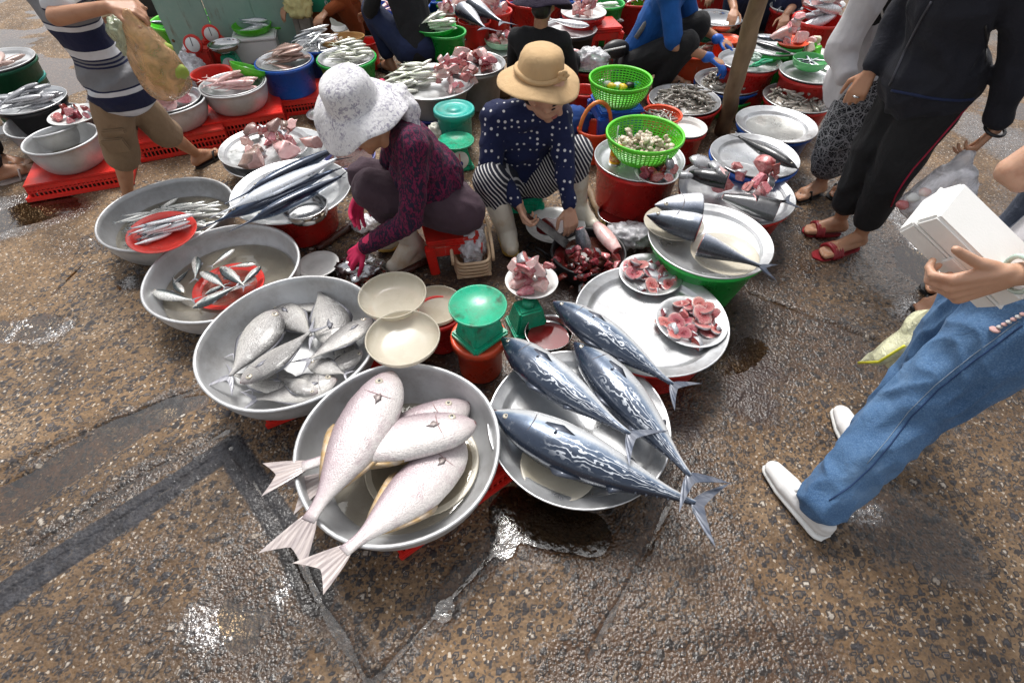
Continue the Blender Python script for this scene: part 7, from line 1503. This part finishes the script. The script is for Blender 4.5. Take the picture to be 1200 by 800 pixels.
    hm = from_bm('half', half, False); ob('base', hm, FOAM, bx, (0, 0, -sz/4)); ob('lid', hm, FOAM, bx, (0, 0, sz/4), (math.pi, 0, 0)); ob('latch', boxes('latch', [((0, sy/2+.002, .004), (.05, .008, .028))], .003), FOAM, bx); ob('flange', boxes('flange', [((0, 0, 0), (sx+.006, sy+.006, .005))], .003), FOAM, bx)
    # pale yellow bag hanging at the leg
    a, m1, b_ = Y(1150, 335, 1.20), Y(1085, 385, 1.22), Y(1035, 415, 1.20); bag = thing('carrier_bag', 'pale yellow carrier bag hanging behind the blue jeans', 'bag', a); pr = [cap_prim(a, .05, m1, .085, 14, ((.5, 0, .8), .5)), cap_prim(m1, .095, b_, .062, 14, ((.5, 0, .8), .5)), cap_prim(m1, .07, Y(1050, 425, 1.18), .035, 14, ((.5, 0, .8), .5)), cap_prim(b_, .03, Y(1008, 424, 1.2), .008)]
    ob('sheet', shift(blob('bag', pr, .007, 3, folds(.007, 12)), a), film('yellow film bag', (.92, .91, .62), .8), bag); ob('seam', tube('seam', [Y(1006, 425, 1.19)-a, Y(1030, 424, 1.14)-a, Y(1060, 405, 1.12)-a], .005, 6), M('yellow seam', (.75, .70, .05), .4), bag)
shopper_jeans()
def shopper_edge(label, leg_px, toe_px, hip, mat, shoe, x, y, face, yy, s=1):
    an, toe = P(*leg_px, .085), P(*toe_px, .016); dx = x-an.x
    p = V3((x, y, .84)); J = dict(pelvis=p, chest=p+V3((0, 0, .32)), neck=p+V3((0, 0, .58)), head=p+V3((0, 0, .74)), sh=(p+V3((0, -.17, .52)), p+V3((0, .17, .52))), el=(p+V3((.02, -.23, .25)), p+V3((.02, .23, .25))), wr=(p+V3((0, -.24, .02)), p+V3((0, .24, .02))), hip=(p+V3((0, -.09, -.03)), p+V3((0, .09, -.03))),
                                  kn=(an.lerp(p+V3((0, -.09, -.03)), .5), p+V3((0, .1, -.42))), an=(an, p+V3((0, .12, -.755))), toe=(toe, p+V3((face*.17, .12, -.824))))
    t, H, org = person(label, J, s, SKIN, .008, None, (face, 0, -.2)); top(t, org, J, CL['navyj'], .02, s, (.95, .95)); bottom(t, org, J, CL[mat], .014, s, (.9, .9), hemr=.075); hair_cap(t, H, s)
    for k in (0, 1): sandal(t, org, J['an'][k], J['toe'][k], shoe, s)
shopper_edge('shopper in slate trousers and black flip-flops behind the foam box', (1112, 345), (1075, 364), None, 'slate', BLACKP, 2.12, 1.66, -1, 0)
shopper_edge('passer-by in black trousers with pale sandals at the wet kerb', (-4, 198), (42, 199), None, 'black', M('pale sandal', (.5, .42, .38), .5), -3.12, 2.75, 1, 0)
# --- squatting sellers behind
def squat(label, base, fdir, tm, bm_, hatm=None, hatz=0, s=1, lean=.12, hands=None, skin=SKIN, sleeve=(.45, .45), hatR=.16, seat=.16):
    p = V3((base[0], base[1], seat+.06)); f = V3((fdir[0], fdir[1], 0)).normalized(); l = V3((-f.y, f.x, 0)); U = V3((0, 0, 1))
    def q_(a, b_, c): return p+f*a*s+l*b_*s+U*c*s
    J = dict(pelvis=p, chest=q_(lean, 0, .30), neck=q_(lean*1.9, 0, .50), head=q_(lean*2.3+.02, 0, .63), sh=(q_(lean*1.6, .17, .43), q_(lean*1.6, -.17, .43)), el=(q_(lean*1.6+.1, .24, .20), q_(lean*1.6+.1, -.24, .20)), wr=(q_(lean*1.6+.32, .17, .14), q_(lean*1.6+.32, -.17, .14)), hip=(q_(.03, .1, -.01), q_(.03, -.1, -.01)), kn=(q_(.36, .19, .20), q_(.36, -.19, .20)), an=(q_(.22, .17, -.13), q_(.22, -.17, -.13)), toe=(q_(.40, .19, -.2), q_(.40, -.19, -.2)))
    for k in (0, 1):
        for nm, zz in (('an', .085), ('toe', .016)): v = V3(J[nm][k]); v.z = zz; J[nm] = tuple(v if i == k else J[nm][i] for i in (0, 1))
    t, H, org = person(label, J, s, skin, .008, ((((f-U*.3), -U), dict(side=-1, curl=.5)), (((f-U*.3), -U), dict(side=1, curl=.5))), (f.x, f.y, -.5)); top(t, org, J, tm, .015, s, sleeve); bottom(t, org, J, bm_, .012, s, (.9, .9)); hair_cap(t, H, s)
    for k in (0, 1): sandal(t, org, J['an'][k], J['toe'][k], BLACKP, s)
    if hatm: hat(t, org, V3(H[0])+org+V3((0, 0, .07)), (f.x*.25, f.y*.25, 1), hatR, hatm, .098, .11, .06, .01, seed=3)
    stool('low dark stool under the '+' '.join(label.split()[:8]), p.x, p.y, 0, BLACKP, .2, seat-.02, .3)
    return t, org, J
b_ = P(490, 92, 0); squat('seller in a black tee squatting beside the green tub', (b_.x+.05, b_.y+.02), (-.55, .7), CL['black'], CL['navyj'], s=.98)
squat('seller in a dark purple hat and black coat seen from behind', Y(628, 100, 3.42)[:2], (.25, .9), CL['black'], CL['black'], CL['purple'], s=.86, sleeve=(.95, .95), hatR=.165, lean=.05, seat=.08)
b_ = Y(745, 70, 4.0); t_, o_, J_ = squat('seller in a blue shirt with blue gloves and a black waist pouch', (b_.x-.02, b_.y), (.75, -.35), CL['blue'], CL['black'], s=1.05, sleeve=(.45, .45))
for k in (0, 1):
    w_ = V3(J_['wr'][k]); ob('glove', shift(blob('glove', [cap_prim(w_-V3((.02, 0, 0)), .034, w_, .032)]+hand(w_, (.8, -.4, -.35), (0, 0, -1), -1 if k == 0 else 1, .5, 1.1, r=.011), .006, 2), o_), BLUEG, t_)
ob('pouch', mesh('pouch', *ell_prim((0, 0, 0), (.10, .05, .06))), BLACKP, t_, Y(722, 58, 3.85)-o_, (0, 0, .3)); ob('pouch_zip', tube('pouch_zip', [Y(708, 60, 3.73)-o_, Y(733, 55, 3.73)-o_], .006, 6), WHITE, t_)
ob('strap', tube('strap', [Y(745, 45, 3.83)-o_, Y(760, 22, 3.84)-o_, Y(773, -5, 3.9)-o_], .016, 6), M('grey strap', (.2, .2, .2), .6), t_)
b_ = Y(130, 70, 3.55); squat('seller in a cream hat and denim jacket behind the carrier bag', (b_.x-.02, b_.y), (.6, -.5), CL['denim'], CL['black'], CL['cream'], s=.88, sleeve=(.95, .95), hatR=.15, seat=.10)
b_ = Y(885, 20, 5.0); squat('seller in navy squatting behind the wooden pole', (b_.x, b_.y), (-.3, -.8), CL['navyj'], CL['navyj'], s=1.1)
b_ = Y(425, 25, 5.05); squat('seller in rust brown clothes behind the black tee', (b_.x, b_.y), (-.4, -.7), CL['rust'], CL['rust'], s=1.1, sleeve=(.95, .95))
b_ = Y(800, 5, 5.6); squat('seller in a blue and yellow top beyond the red crates', (b_.x, b_.y), (-.2, -.8), CL['blue'], CL['khaki'], s=1.1)
